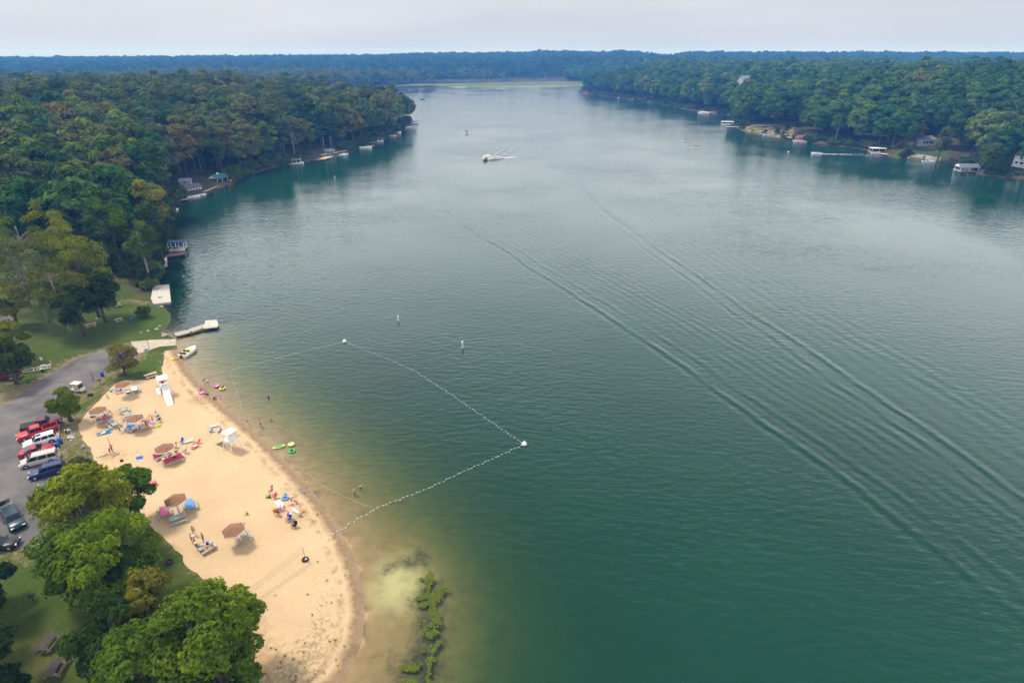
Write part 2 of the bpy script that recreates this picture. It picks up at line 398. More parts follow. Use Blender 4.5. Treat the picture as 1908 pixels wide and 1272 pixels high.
def ground_materials():
    # forest floor
    t = NT(name='forest_floor'); p = wpos(t); n1 = t.noise(p, .25, 6); 
    c = t.ramp(n1, [(.3, (.035,.035,.018)), (.5, (.06,.055,.028)), (.7, (.1,.08,.045))])
    sh = vnode(t, 'shore'); c = t.mix(t.math('MULTIPLY', t.rng(sh, 0, 2.5, 1, 0), t.rng(t.noise(p, .8), .35, .6, 0, .8)), c, (.10,.085,.06))
    M['g_ground'] = t.out(t.bsdf(c, .95))
    # lawn
    t = NT(name='lawn_grass'); p = wpos(t); n1 = t.noise(p, .18, 5); n2 = t.noise(p, 2.5, 6, .7); n3 = t.noise(p, 11, 2)
    c = t.ramp(n1, [(.3, (.036,.068,.007)), (.48, (.062,.098,.010)), (.68, (.108,.108,.022))])
    c = t.mix(t.math('MULTIPLY', vnode(t,'lush'), .75), c, (.055,.115,.010))
    c = t.mix(t.rng(n2, .35, .7, 0, .55), c, (.014,.026,.005))
    bare = t.math('MULTIPLY_ADD', t.math('SUBTRACT', t.noise(p, 1.1, 6, .7), .5), 1.8, vnode(t, 'bare'))
    c = t.mix(t.rng(bare, .5, .85, 0, .85), c, t.ramp(n2, [(.3, (.17,.115,.065)), (.7, (.33,.245,.15))]))
    c = t.mix(t.rng(n3, .3, .7, 0, .25), c, (.1,.1,.05))
    c = t.mix(t.rng(vnode(t,'shore'), 0.0, .5, .8, 0), c, (.1,.085,.06))
    b = t.n('ShaderNodeBump', {'Height': n2, 'Strength': .5, 'Distance': .1}).outputs[0]
    M['g_lawn'] = t.out(t.bsdf(c, .95, Normal=b))
    # beach sand
    t = NT(name='beach_sand'); p = wpos(t); n1 = t.noise(p, .12, 4); n2 = t.noise(p, 1.4, 7, .65); n3 = t.noise(p, 9, 3, .7)
    c = t.ramp(n1, [(.3, (.52,.365,.205)), (.7, (.61,.435,.25))])
    c = t.mix(t.rng(n2, .35, .75, 0, .28), c, (.38,.255,.14))
    c = t.mix(t.rng(n3, .4, .75, 0, .25), c, (.34,.24,.14))
    d = t.math('MULTIPLY_ADD', t.math('SUBTRACT', n2, .5), 1.3, vnode(t, 'dirt_shade'))
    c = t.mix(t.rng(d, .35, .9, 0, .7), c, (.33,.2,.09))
    tf = t.math('MULTIPLY_ADD', t.math('SUBTRACT', t.noise(p, 1.9, 7, .75), .58), 2.6, t.math('MULTIPLY', vnode(t, 'tufts'), .62))
    tf = t.math('MULTIPLY', t.rng(tf, .4, .75, 0, .6), t.rng(vnode(t, 'tufts'), .08, .3, 0, 1))
    c = t.mix(tf, c, t.ramp(n3, [(.35, (.09,.09,.03)), (.65, (.22,.16,.07))]))
    sh = t.math('MULTIPLY_ADD', t.math('SUBTRACT', t.noise(p, .7, 4), .5), 1.1, vnode(t, 'shore'))
    wet = t.rng(sh, .75, 1.5, 1, 0)
    c = t.mix(wet, c, t.ramp(n2, [(.3, (.19,.12,.062)), (.7, (.29,.19,.10))]))
    line = t.math('MULTIPLY', t.rng(t.math('ABSOLUTE', t.math('SUBTRACT', sh, 2.0)), .1, .5, 1, 0), t.rng(t.noise(p, .5, 6, .7), .45, .62, 0, .7))
    c = t.mix(line, c, (.2,.12,.06))
    rg = t.math('SUBTRACT', .92, t.math('MULTIPLY', t.rng(sh, .1, .7, 1, 0), .4))
    vor = t.n('ShaderNodeTexVoronoi', {'Vector': p, 'Scale': 1.7}).outputs['Distance']
    b = t.n('ShaderNodeBump', {'Height': t.math('ADD', t.noise(p, 3.0, 6, .7), t.math('MULTIPLY', t.math('MINIMUM', vor, .42), .8)), 'Strength': .5, 'Distance': .16}).outputs[0]
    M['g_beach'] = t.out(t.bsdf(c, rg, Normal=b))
    # asphalt
    t = NT(name='asphalt'); p = wpos(t); n1 = t.noise(p, .22, 5, .6); n2 = t.noise(p, 6, 4, .7)
    mp = t.n('ShaderNodeMapping', {'Vector': p, 'Rotation': (0,0,.55), 'Scale': (.12,.6,1)}).outputs[0]; n3 = t.noise(mp, 1, 4)
    c = t.ramp(n1, [(.3, (.095,.087,.09)), (.5, (.145,.132,.13)), (.72, (.20,.178,.165))])
    c = t.mix(t.rng(n3, .55, .7, 0, .5), c, (.08,.077,.085))
    c = t.mix(t.rng(n2, .45, .75, 0, .25), c, (.06,.06,.066))
    M['g_road'] = t.out(t.bsdf(c, .9))
    t = NT(name='ramp_concrete'); p = wpos(t); n1 = t.noise(p, .8, 6, .65)
    c = t.ramp(n1, [(.3, (.36,.30,.23)), (.7, (.52,.44,.34))]); M['g_boat_ramp'] = t.out(t.bsdf(c, .9))
    t = NT(name='meadow_grass'); p = wpos(t); n1 = t.noise(p, .02, 5, .6)
    c = t.ramp(n1, [(.35, (.06,.095,.025)), (.62, (.12,.14,.045))])
    c = t.mix(t.rng(vnode(t,'shore'), 2.5, 4, 1, 0), c, (.25,.22,.18)); M['g_meadow'] = t.out(t.bsdf(c, .95))
    t = NT(name='bluff_sand'); p = wpos(t); n1 = t.noise(p, .25, 6, .65)
    c = t.ramp(n1, [(.42, (.055,.075,.022)), (.52, (.2,.16,.09)), (.72, (.40,.31,.2))]); M['g_sand_bank'] = t.out(t.bsdf(c, .95))
    # lake bed
    t = NT(name='lake_bed_sand'); p = wpos(t); n1 = t.noise(p, .5, 6, .65)
    c = t.ramp(n1, [(.3, (.27,.19,.095)), (.7, (.37,.27,.14))])
    c = t.mix(t.math('MULTIPLY', t.rng(vnode(t,'bank'), .25, .9, 0, 1), t.rng(n1, .25, .55, .3, 1)), c, (.50,.46,.25))
    c = t.mix(t.rng(vnode(t, 'beachy'), 0, 1, 1, 0), c, (.045,.045,.03))
    w = t.math('MULTIPLY_ADD', t.math('SUBTRACT', t.noise(p, .7, 7, .75), .5), 1.7, vnode(t, 'weed'))
    c = t.mix(t.rng(w, .38, .95, 0, .85), c, (.04,.042,.025)); M['g_lake_bed'] = t.out(t.bsdf(c, .95))

WAKES = []; RANGE = {}
def water_material():
    t = NT(name='lake_water'); p = wpos(t)
    sep = t.n('ShaderNodeSeparateXYZ', {0: p}); X, Y = sep.outputs[0], sep.outputs[1]
    ex = lambda k: t.math('POWER', 2.718281828, t.math('MULTIPLY', vnode(t, 'depth'), -k))
    absorb = t.n('ShaderNodeCombineColor', {0: ex(.58), 1: ex(.22), 2: ex(.85)}).outputs[0]
    veil = t.math('SUBTRACT', 1.0, ex(.58))
    cl = t.noise(p, .02, 3)
    deep = t.ramp(cl, [(.3, (.0016,.033,.0190)), (.7, (.0030,.045,.0260))])
    body = t.n('ShaderNodeMixShader', {0: veil, 1: t.n('ShaderNodeBsdfTransparent', {0: absorb}).outputs[0], 2: t.n('ShaderNodeBsdfDiffuse', {0: deep}).outputs[0]}).outputs[0]
    # ripples
    mp = t.n('ShaderNodeMapping', {'Vector': p, 'Rotation': (0,0,.35), 'Scale': (.62,1.25,1)}).outputs[0]
    mp2 = t.n('ShaderNodeMapping', {'Vector': p, 'Rotation': (0,0,-.5), 'Scale': (.25,.7,1)}).outputs[0]
    r1 = t.noise(mp, .72, 2.5, .5); r2 = t.noise(mp2, .30, 3, .5)
    patch = t.rng(t.noise(p, .016, 4), .35, .65, .35, 1.3)
    hgt = t.math('MULTIPLY', t.math('ADD', t.math('MULTIPLY', r1, .40), t.math('MULTIPLY', r2, .20)), patch)
    for wi, (co, amp, wid, lam, ph) in enumerate(WAKES):
        px = co[-1]
        poly = co[0]
        for c in co[1:]: poly = t.math('MULTIPLY_ADD', poly, t.math('MULTIPLY', Y, .01), c)
        wob = t.math('ADD', t.math('MULTIPLY', t.math('SUBTRACT', t.noise(p, .022, 2), .5), 5.0), t.math('MULTIPLY', t.math('SUBTRACT', t.noise(p, .12, 3), .5), 1.6))
        d = t.math('ADD', t.math('SUBTRACT', X, poly), wob)
        env = t.math('POWER', 2.718281828, t.math('MULTIPLY', t.math('MULTIPLY', d, d), -1/(wid*wid*K*K)))
        s = t.math('SINE', t.math('MULTIPLY_ADD', d, 2*math.pi/(lam*K), ph))
        brk = t.math('MULTIPLY', t.rng(t.noise(p, .11, 3), .32, .6, .15, 1.2), t.math('MULTIPLY', t.rng(Y, 290, 410, 1, 0), t.rng(Y, 48, 82, .55, 1)) if wi not in RANGE else t.math('MULTIPLY', t.rng(Y, RANGE[wi][0], RANGE[wi][0]*1.04, 0, 1), t.rng(Y, RANGE[wi][0]*1.1, RANGE[wi][1], 1, 0)))
        hgt = t.math('ADD', hgt, t.math('MULTIPLY', t.math('MULTIPLY', t.math('MULTIPLY', env, s), amp), brk))
    b = t.n('ShaderNodeBump', {'Height': hgt, 'Strength': 1.0, 'Distance': .36}).outputs[0]
    fr = t.n('ShaderNodeFresnel', {'IOR': 1.333, 'Normal': b}).outputs[0]
    gl = t.n('ShaderNodeBsdfGlossy', {'Color': (1,1,1,1), 'Roughness': .09, 'Normal': b}).outputs[0]
    M['g_water'] = t.out(t.n('ShaderNodeMixShader', {0: fr, 1: body, 2: gl}).outputs[0])

def fit(pts, deg):
    q = np.array(W(pts)); return list(np.polyfit(q[:,1]*.01, q[:,0], deg))
WK1 = fit([(775,290),(800,370),(900,442),(1000,512),(1170,605),(1400,772),(1550,882),(1700,1010),(1908,1150)], 3)
WK2 = fit([(1060,320),(1110,375),(1210,450),(1330,540),(1500,640),(1700,780),(1800,850),(1908,930)], 3)
def shifted(c, dx): c = list(c); c[-1] += dx; return c
WAKES += [(WK1, .27, 1.35, 2.7, .9), (shifted(WK1, 4.6), .13, 1.9, 2.3, .7), (shifted(WK1, 17), .06, 7.0, 2.1, .3), (WK2, .25, 1.25, 2.6, 1.1), (shifted(WK2, -4.4), .11, 1.8, 2.2, .2), (shifted(WK2, 14), .06, 8.0, 2.6, .9)]
WKB = fit([(908,297),(940,283),(957,268),(955,255),(945,240),(928,222),(905,205),(880,192)], 4)
RANGE[len(WAKES)] = (g(0,296)[1], g(0,195)[1]); WAKES.append((WKB, .34, 7.0, 4.2, 0.0))
RANGE[len(WAKES)] = (g(0,296)[1], g(0,210)[1]); WAKES.append((shifted(WKB, 9), .22, 5.0, 5.2, .8))
ground_materials(); water_material(); build_terrain()
# ------------------------------------------------------------------ foliage
def leaf_material(name, palette=None, hue_amt=.35):
    t = NT(name=name); at = t.n('ShaderNodeAttribute', attribute_name='tint').outputs['Fac']
    oi = t.n('ShaderNodeObjectInfo')
    if palette is None: base = oi.outputs['Color']
    else: base = t.ramp(oi.outputs['Random'], palette)
    lighter = t.mix(1.0, base, (1.55,1.45,1.1), 'MULTIPLY'); darker = t.mix(1.0, base, (.62,.68,.75), 'MULTIPLY')
    c = t.mix(at, darker, lighter)
    d = t.n('ShaderNodeBsdfDiffuse', {0: c}).outputs[0]; tr = t.n('ShaderNodeBsdfTranslucent', {0: t.mix(1.0, c, (1.1,1.15,.6), 'MULTIPLY')}).outputs[0]
    return t.out(t.n('ShaderNodeMixShader', {0: .22, 1: d, 2: tr}).outputs[0])
M['leaf'] = leaf_material('leaves')
LEFT_PAL = [(0,(0.053,0.102,0.030)),(.3,(0.084,0.132,0.033)),(.5,(0.111,0.153,0.038)),(.66,(0.151,0.169,0.045)),(.8,(0.157,0.160,0.054)),(.9,(0.189,0.182,0.054)),(1,(0.123,0.217,0.042))]
RIGHT_PAL = [(0,(0.045,0.108,0.038)),(.35,(0.063,0.140,0.042)),(.7,(0.088,0.173,0.045)),(.92,(0.134,0.217,0.050)),(1,(0.183,0.204,0.062))]
FAR_PAL = [(0,(0.032,0.074,0.035)),(.6,(0.049,0.096,0.042)),(1,(0.079,0.119,0.045))]
for nm, pal in (('left',LEFT_PAL),('right',RIGHT_PAL),('far',FAR_PAL)): M['leaf_'+nm] = leaf_material('leaves_of_the_'+nm+'_wood', pal)
UNDER_PAL = [(0,(0.035,0.070,0.026)),(1,(0.088,0.123,0.035))]
M['leaf_under'] = leaf_material('undergrowth_leaves', UNDER_PAL)

def crown_mesh(name, rng, R, H, base, nl, per, size, lobe=(.34,.5), flat=0.0, open_=0.0, elong=1.4):
    """leaf sprays on many overlapping clumps; crown of radius R between z=base and base+H"""
    cs = []; rl = []
    k = 0
    while len(cs) < nl and k < 2000:
        k += 1
        a = rng.uniform(0, 2*math.pi); zz = rng.uniform(-.75, 1.0)
        rad = math.sqrt(max(0, 1-zz*zz))*(rng.uniform(.25, 1)**.5)
        if flat and zz > .6: zz = .6+(zz-.6)*(1-flat)
        r = rng.uniform(*lobe)*R*(.8 if zz > .7 else 1)
        c = np.array([math.cos(a)*rad*(R-.55*r), math.sin(a)*rad*(R-.55*r), base+H*.5+zz*(H*.5-.45*r)])
        if cs and min(np.linalg.norm((c-q)) for q in cs) < .42*r: continue
        cs.append(c); rl.append(r)
    ctr = np.array([0, 0, base+H*.42]); V = []; TI = []; 
    for c, r in zip(cs, rl):
        n = int(per*rng.uniform(.8, 1.2)*(r/(R*.42))**2)+12
        d = rng.normal(size=(n, 3)); d[:, 2] = np.abs(d[:, 2])*1.0-.35*rng.random(n); d += .35*(c-ctr)/R; d /= np.linalg.norm(d, axis=1)[:, None]
        sub = .80+.22*rng.random(n); bumpy = 1+.16*np.sin(d[:,0]*7+c[0]*3)*np.sin(d[:,1]*6+c[1])+.10*np.sin(d[:,2]*11+d[:,0]*9)
        p = c+d*(r*sub*bumpy)[:, None]*np.array([1, 1, .82])
        nn = d+rng.normal(0, .42, (n, 3)); nn[:, 2] += .35; nn /= np.linalg.norm(nn, axis=1)[:, None]
        u = np.cross(nn, rng.normal(size=(n, 3))); u /= np.linalg.norm(u, axis=1)[:, None]; w = np.cross(nn, u)
        s = size*rng.uniform(.6, 1.35, n)[:, None]
        quad = np.stack([p-u*s*elong*.5-nn*s*.12, p-w*s*.5*.8, p+u*s*elong*.5-nn*s*.12, p+w*s*.5*.8], 1)
        V.append(quad); lt = rng.uniform(.15, .75)
        TI.append(np.clip(lt+rng.normal(0, .16, n)+.20*d[:, 2]*0, 0, 1))
    V = np.concatenate(V); TI = np.concatenate(TI); n = len(V)
    me = bpy.data.meshes.new(name); me.vertices.add(n*4); me.loops.add(n*4); me.polygons.add(n)
    me.vertices.foreach_set('co', V.reshape(-1).astype(np.float32)); me.loops.foreach_set('vertex_index', np.arange(n*4, dtype=np.int32))
    me.polygons.foreach_set('loop_start', np.arange(0, n*4, 4, dtype=np.int32)); me.polygons.foreach_set('loop_total', np.full(n, 4, np.int32))
    at = me.attributes.new('tint', 'FLOAT', 'FACE'); at.data.foreach_set('value', TI.astype(np.float32))
    me.update(calc_edges=True); me.validate()
    return me, cs

def trunk_mesh(name, rng, h, r, lobes, lean=.06, mat=None):
    m = MB(); top = h
    a = rng.uniform(0, 6.28); pts = [Vector((math.cos(a)*lean*h*(i/4)**1.5, math.sin(a)*lean*h*(i/4)**1.5, top*i/4-.3*(i == 0))) for i in range(5)]
    m.tube(pts, [r*1.25, r, r*.85, r*.65, r*.3], 7)
    for c in lobes:
        s = pts[2].lerp(pts[3], rng.random()) if c[2] > h*.6 else pts[1].lerp(pts[2], rng.random())
        c = Vector(c)*.92; c.z = max(c.z, s.z+.5)
        mid = s.lerp(c, .5)+Vector((0, 0, .12*h*.3))
        m.tube([s, mid, c], [r*.45, r*.28, r*.08], 5, caps=False)
    return m.mesh(name, mat or M['bark'])

TREE_MESH = []          # (crown, trunk, crown radius, height) of the wood's tree shapes
def make_shapes():
    rg = np.random.default_rng(11)
    for i in range(7):
        R = [4.6, 5.2, 4.2, 5.8, 4.8, 5.4, 3.6][i]; Ht = [17, 18, 16.5, 18.5, 19, 16, 17][i]; base = Ht*[.3,.28,.22,.3,.33,.25,.2][i]
        cm, cs = crown_mesh('crown', rg, R, Ht-base, base, [20,24,18,26,22,24,17][i], 150, .72, flat=.4*(i % 3 == 0))
        tm = trunk_mesh('trunk', rg, Ht*.78, .28, [c for c in cs if rg.random() < .4])
        TREE_MESH.append((cm, tm, R, Ht))
make_shapes()
def low_shapes():
    rg = np.random.default_rng(5); out = []
    for i in range(4):
        R = [5.2, 6, 4.6, 5.6][i]; Ht = [17, 18.5, 16, 19][i]
        cm, cs = crown_mesh('crown_far', rg, R, Ht*.8, Ht*.2, 13, 34, 1.7, lobe=(.4,.55)); out.append(cm)
    return out
LOW = low_shapes()
bush_rng = np.random.default_rng(3)
BUSH, _ = crown_mesh('bush', bush_rng, 1.7, 2.8, -.3, 10, 70, .5, lobe=(.45,.6))

PROTO = {}
def proto_collection(name, meshes, mat):
    c = bpy.data.collections.new(name)
    for i, me in enumerate(meshes):
        m2 = me.copy(); m2.materials.clear(); m2.materials.append(mat)
        o = bpy.data.objects.new(name+'_shape', m2); c.objects.link(o)
    return c

def scatter(name, label, P3, scl, coll, nshape, rng, cat=None):
    P3 = np.asarray(P3); scl = scl*K
    """a mass nobody could count, as one object: foliage shapes on the points of a mesh"""
    me = bpy.data.meshes.new(name); me.vertices.add(len(P3)); me.vertices.foreach_set('co', np.asarray(P3, np.float32).ravel())
    a = me.attributes.new('idx', 'INT', 'POINT'); a.data.foreach_set('value', rng.integers(0, nshape, len(P3)).astype(np.int32))
    rot = np.zeros((len(P3), 3), np.float32); rot[:, 2] = rng.uniform(0, 6.28, len(P3)); rot[:, :2] = rng.normal(0, .05, (len(P3), 2))
    a = me.attributes.new('rot', 'FLOAT_VECTOR', 'POINT'); a.data.foreach_set('vector', rot.ravel())
    s3 = np.column_stack([scl*rng.uniform(.9, 1.12, len(P3)), scl*rng.uniform(.9, 1.12, len(P3)), scl*rng.uniform(.88, 1.1, len(P3))]).astype(np.float32)
    a = me.attributes.new('scl', 'FLOAT_VECTOR', 'POINT'); a.data.foreach_set('vector', s3.ravel()); me.update()
    o = link(name, me); tag(o, label, cat, kind='stuff')
    ng = bpy.data.node_groups.new(name, 'GeometryNodeTree')
    ng.interface.new_socket('Geometry', in_out='INPUT', socket_type='NodeSocketGeometry'); ng.interface.new_socket('Geometry', in_out='OUTPUT', socket_type='NodeSocketGeometry')
    N = ng.nodes; L = ng.links; gi = N.new('NodeGroupInput'); go = N.new('NodeGroupOutput')
    ci = N.new('GeometryNodeCollectionInfo'); ci.inputs['Collection'].default_value = coll; ci.inputs['Separate Children'].default_value = True; ci.inputs['Reset Children'].default_value = True
    ip = N.new('GeometryNodeInstanceOnPoints'); ip.inputs['Pick Instance'].default_value = True
    def na(nm, typ):
        n = N.new('GeometryNodeInputNamedAttribute'); n.data_type = typ; n.inputs[0].default_value = nm; return n.outputs[0]
    L.new(gi.outputs[0], ip.inputs['Points']); L.new(ci.outputs[0], ip.inputs['Instance']); L.new(na('idx', 'INT'), ip.inputs['Instance Index'])
    er = N.new('FunctionNodeEulerToRotation'); L.new(na('rot', 'FLOAT_VECTOR'), er.inputs[0]); L.new(er.outputs[0], ip.inputs['Rotation'])
    L.new(na('scl', 'FLOAT_VECTOR'), ip.inputs['Scale']); L.new(ip.outputs[0], go.inputs[0])
    md = o.modifiers.new('scatter', 'NODES'); md.node_group = ng
    return o

def jgrid(x0, x1, y0, y1, s, rng):
    xs, ys = np.arange(x0, x1, s), np.arange(y0, y1, s*.87); X, Y = np.meshgrid(xs, ys); X = X+(np.arange(len(ys)) % 2)[:, None]*s*.5
    A = np.stack([X, Y], -1).reshape(-1, 2); return A+rng.uniform(-.3, .3, A.shape)*s
def inview(P, m=1.0): return (np.abs(P[:, 0]) < .95*P[:, 1]*.93+25*m) & (P[:, 1] > 20)      # P in 1/K metres

CLEAR = []     # (x, y, radius) kept free of wood: houses, sheds, lawns
def clear(px, py, r, z=2.0): x, y, _ = ray_hit(px, py); CLEAR.append((x, y, r*K))
for a in [(400,338,9),(372,352,10),(345,348,6),(578,296,4),(595,288,9),(615,286,9),(640,283,5),(700,262,4),(735,244,4),(1455,246,13),(1430,250,10),(1475,240,9),(1400,247,6),(1495,256,6),
          (1690,268,9),(1722,264,9),(1735,285,12),(1700,290,10),(1665,284,6),(1905,275,10),(1905,300,8),(1640,284,5),(1800,312,6),(1330,208,9),(1310,205,6),(1300,205,5),(1215,187,7),(1180,184,6),(1150,181,6),(1100,173,7),(1755,296,9),(1120,174,5),(1380,238,5)]: clear(*a)
OBST = list(CLEAR)
# roofs that show through the wood: no tree straight in front of them
for px, py, z, r in ((1385,182,7,8),(1690,236,7,7),(1722,262,5,7),(500,205,8,4),(1500,205,6,5)): CLEAR.append((*g(px, py, z*K), r*K))
for px, py, r in ((1700,262,8),(1712,272,7),(1690,262,7)): clear(px, py, r)

def allowed(P, marg=1.5):
    P = P*K; h = dist_poly(LAKE, P); ok = ~pip(LAKE, P) & (h > marg*K)
    ok &= ~(pip(MEADOW, P)) & ~pip(ROAD, P) & ~pip(SAND, P) & ~pip(PATH, P)
    ok &= ~((P[:,1]+0.25*P[:,0]+25*K < 128*K) & (P[:,0] < 40*K))
    for x, y, r in CLEAR: ok &= np.hypot(P[:,0]-x, P[:,1]-y) > r
    return ok

TREES = []          # individual trees of the wood: x, y, side
def woods():
    rg = np.random.default_rng(21)
    A = jgrid(-620, 60, 100, 1150, 7.4, rg); A = A[inview(A)]; A = A[allowed(A)]; A = A[(A[:,0] < 0)]
    B = jgrid(60, 900, 150, 1250, 7.6, rg); B = B[inview(B)]; B = B[allowed(B)]; B = B[B[:,0] > 40]
    B = B[~((B[:,1] > 1010) & (B[:,0] < 100))]
    dA, dB = np.hypot(A[:,0], A[:,1]), np.hypot(B[:,0], B[:,1])
    A = A[~((A[:,1] > 600) & (rg.random(len(A)) < .2))]
    dA = np.hypot(A[:,0], A[:,1])
    allp = np.concatenate([A, B]); side = np.array([0]*len(A)+[1]*len(B)); d = np.concatenate([dA, dB])
    # rows close behind the waterline show more; keep the ones that show largest
    sh = dist_poly(LAKE_K, allp); score = d*(1+.0022*np.minimum(sh, 150))*np.where(side == 1, .92, 1)
    order = np.argsort(score); ind = order[:286]; rest = order[286:]
    for i in ind: TREES.append((allp[i, 0]*K, allp[i, 1]*K, side[i]))
    for sd_, nm, lab, pal in ((0,'left_wood','dense broadleaf wood in green and rusty olive covering the left shore behind its front trees','leaf_left'),
                         (1,'right_wood','dense deep green broadleaf wood covering the right shore behind its front trees','leaf_right')):
        P = allp[rest][side[rest] == sd_]*K
        D = np.hypot(P[:,0], P[:,1]); near = D < 1e9
        z = height(P)
        scatter(nm, lab, np.column_stack([P, z-.3]), rg.uniform(.75, 1.3, len(P)), proto_collection(nm, [m[0] for m in TREE_MESH], M[pal]), len(TREE_MESH), rg, 'wood')
    # far hills
    C = jgrid(-2600, 2600, 1130, 2450, 13, rg); C = C[inview(C)]; C = C[~pip(MEADOW, C*K)]; C = C[~pip(LAKE, C*K)]
    C = C[~((C[:,1] < 1230) & (C[:,0] > -260) & (C[:,0] < 130) & (rg.random(len(C)) < .8))]
    E = jgrid(-2600, -500, 500, 1130, 12, rg); E = E[inview(E)]; E = E[E[:,0] < -600]
    F = jgrid(880, 2200, 600, 1250, 12, rg); F = F[inview(F)]
    C = np.concatenate([C, E, F]); C = C[rg.random(len(C)) < .95]
    C = C*K
    z = height(C); 
    scatter('far_wood', 'unbroken blue-hazed wood covering the far hills beyond the dam', np.column_stack([C, z-.5]), rg.uniform(.85, 1.35, len(C)), proto_collection('far_wood', LOW, M['leaf_far']), len(LOW), rg, 'wood')
    # clumps of trees on the meadow behind the dam
    # undergrowth along the shores and the edge of the park
    sl = np.array(resample(SH_LEFT[:-8], 1.6, False)+resample(SH_RIGHT, 2.2, False)); 
    U = np.concatenate([sl+rg.normal(0, .6, sl.shape)+np.array([0, 0]) for _ in range(1)])
    cand = np.concatenate([U+rg.uniform(-8, 8, U.shape) for _ in range(6)])
    h = dist_poly(LAKE, cand); cand = cand[~pip(LAKE, cand) & (h > .7) & (h < 10)]
    e = np.column_stack([rg.uniform(-165, -50, 900), np.zeros(900)]); e[:,1] = 128-25-.25*e[:,0]+rg.uniform(-1, 12, 900); e = e*K
    e = e[~pip(LAKE, e) & (dist_poly(LAKE, e) > 3)]
    cand = np.concatenate([cand, e]); ok = np.ones(len(cand), bool)
    for x, y, r in OBST: ok &= np.hypot(cand[:,0]-x, cand[:,1]-y) > r*.85
    ok &= ~pip(YARD, cand) & ~pip(BLUFF, cand) & inview(cand/K)
    cand = cand[ok]; z = height(cand)
    scatter('undergrowth', 'dark low undergrowth under the front trees along both shores', np.column_stack([cand, z]), rg.uniform(.35, 1.15, len(cand)), proto_collection('undergrowth', [BUSH], M['leaf_under']), 1, rg, 'undergrowth')
    print('trees', len(TREES), 'left', len(A), 'right', len(B), 'far', len(C), 'under', len(cand))
woods()

COLS = [('dark green',(0.049,0.102,0.030),.24),('mid green',(0.084,0.149,0.036),.22),('olive green',(0.134,0.169,0.042),.2),('brownish olive',(.140,.148,.048),.15),('rusty brown',(.165,.135,.055),.05),('yellow green',(0.183,0.242,0.038),.06),('bluish green',(0.053,0.122,0.050),.08)]
COLR = [('dark green',(0.042,0.108,0.038),.3),('mid green',(0.063,0.149,0.042),.3),('bluish green',(0.049,0.128,0.056),.16),('olive green',(0.123,0.183,0.045),.14),('yellow green',(0.160,0.234,0.045),.08),('brownish olive',(0.196,0.179,0.062),.02)]
def tree(name, label, x, y, shape, sc, color, rz, group=None, z=None, cat='tree', sq=1.0):
    cm, tm, R, Ht = shape
    t = empty(name, (x, y, (hz(x, y) if z is None else z)-.12), rz, label, cat, group); t.scale = (sc*K, sc*K, sc*K*sq)
    c = link('crown', cm, M['leaf'], t, color); link('trunk', tm, None, t)
    return t
LANDMARKS = [((400,338),'green-roofed boathouse'),((365,352),'grey boathouse'),((327,465),'blue-covered boat lift'),((595,292),'brown terrace docks'),((700,262),'moored boats'),((765,228),'last dock on the point'),
   ((1330,208),'crowded white dock'),((1455,248),'bare sandy bank'),((1500,258),'red-roofed dock'),((1640,284),'white-roofed boathouse'),((1722,270),'pale lakeside house'),((1800,312),'dark-roofed boathouse'),((1905,280),'big white house'),((1210,186),'string of small boathouses'),((1355,228),'pale dock on the cove')]
def plant_wood():
    lm = [(np.array(g(*p)), nm) for p, nm in LANDMARKS]; rg = random.Random(4)
    pts = np.array([(a, b) for a, b, c in TREES]); sh = dist_poly(LAKE, pts)/K; hs = height(pts)
    for i, (x, y, side) in enumerate(TREES):
        cl = COLR if side else COLS; r = rg.random(); acc = 0
        xk, yk = x/K, y/K
        for nm, c, w in cl:
            acc += w
            if r < acc: break
        if not side and yk > 190 and xk > -190 and rg.random() < .22: nm, c, _ = COLS[3] if rg.random() < .85 else COLS[4]
        if not side and yk < 150: nm, c, _ = rg.choice([COLS[0], COLS[0], COLS[1], COLS[1], COLS[5], COLS[2]])
        c = tuple(v*rg.uniform(.85, 1.18) for v in c)
        sc = rg.uniform(.74, 1.28)*(0.9 if sh[i] < 6 else 1); k = rg.randrange(len(TREE_MESH))
        size = 'tall' if sc*TREE_MESH[k][3] > 18.5 else ('small' if sc*TREE_MESH[k][3] < 15 else 'medium')
        row = 'at the water edge' if sh[i] < 9 else ('in the second row from the water' if sh[i] < 17 else ('in the third row from the water' if sh[i] < 26 else 'deep in the wood'))
        j = min(range(len(lm)), key=lambda q: np.hypot(*(lm[q][0]-(x, y)))); dd = np.hypot(*(lm[j][0]-(x, y)))
        where = lm[j][1]
        lab = f"{size} {nm} tree {row} near the {where}" if dd < 100 else f"{size} {nm} tree {row} on the {'right' if side else 'left'} shore"
        tree('forest_tree', lab, x, y, TREE_MESH[k], sc, c, rg.uniform(0, 6.28), f"{nm} trees of the {'right' if side else 'left'} wood", float(hs[i]))
plant_wood()
# ------------------------------------------------------------------ kit of builders: cars, tables, shelters, boats, docks, houses, people
def pixfun(x0, y0, k): return lambda X, Y: (x0+X/k, y0+Y/k)
z1 = pixfun(0, 480, 4.24); z2 = pixfun(120, 640, 5.3); z3 = pixfun(0, 740, 5.3); z4 = pixfun(240, 860, 4.711); z5 = pixfun(0, 840, 2.944); z6 = pixfun(460, 880, 3.244); z7 = pixfun(300, 600, 4.24)
def on(p, up=0.0):
    v = G(*p); v.z += up; return v
def at_h(p, h):
    """ground place under a thing seen at pixel p whose seen point is h above the ground"""
    return ray_hit(p[0], p[1], h)

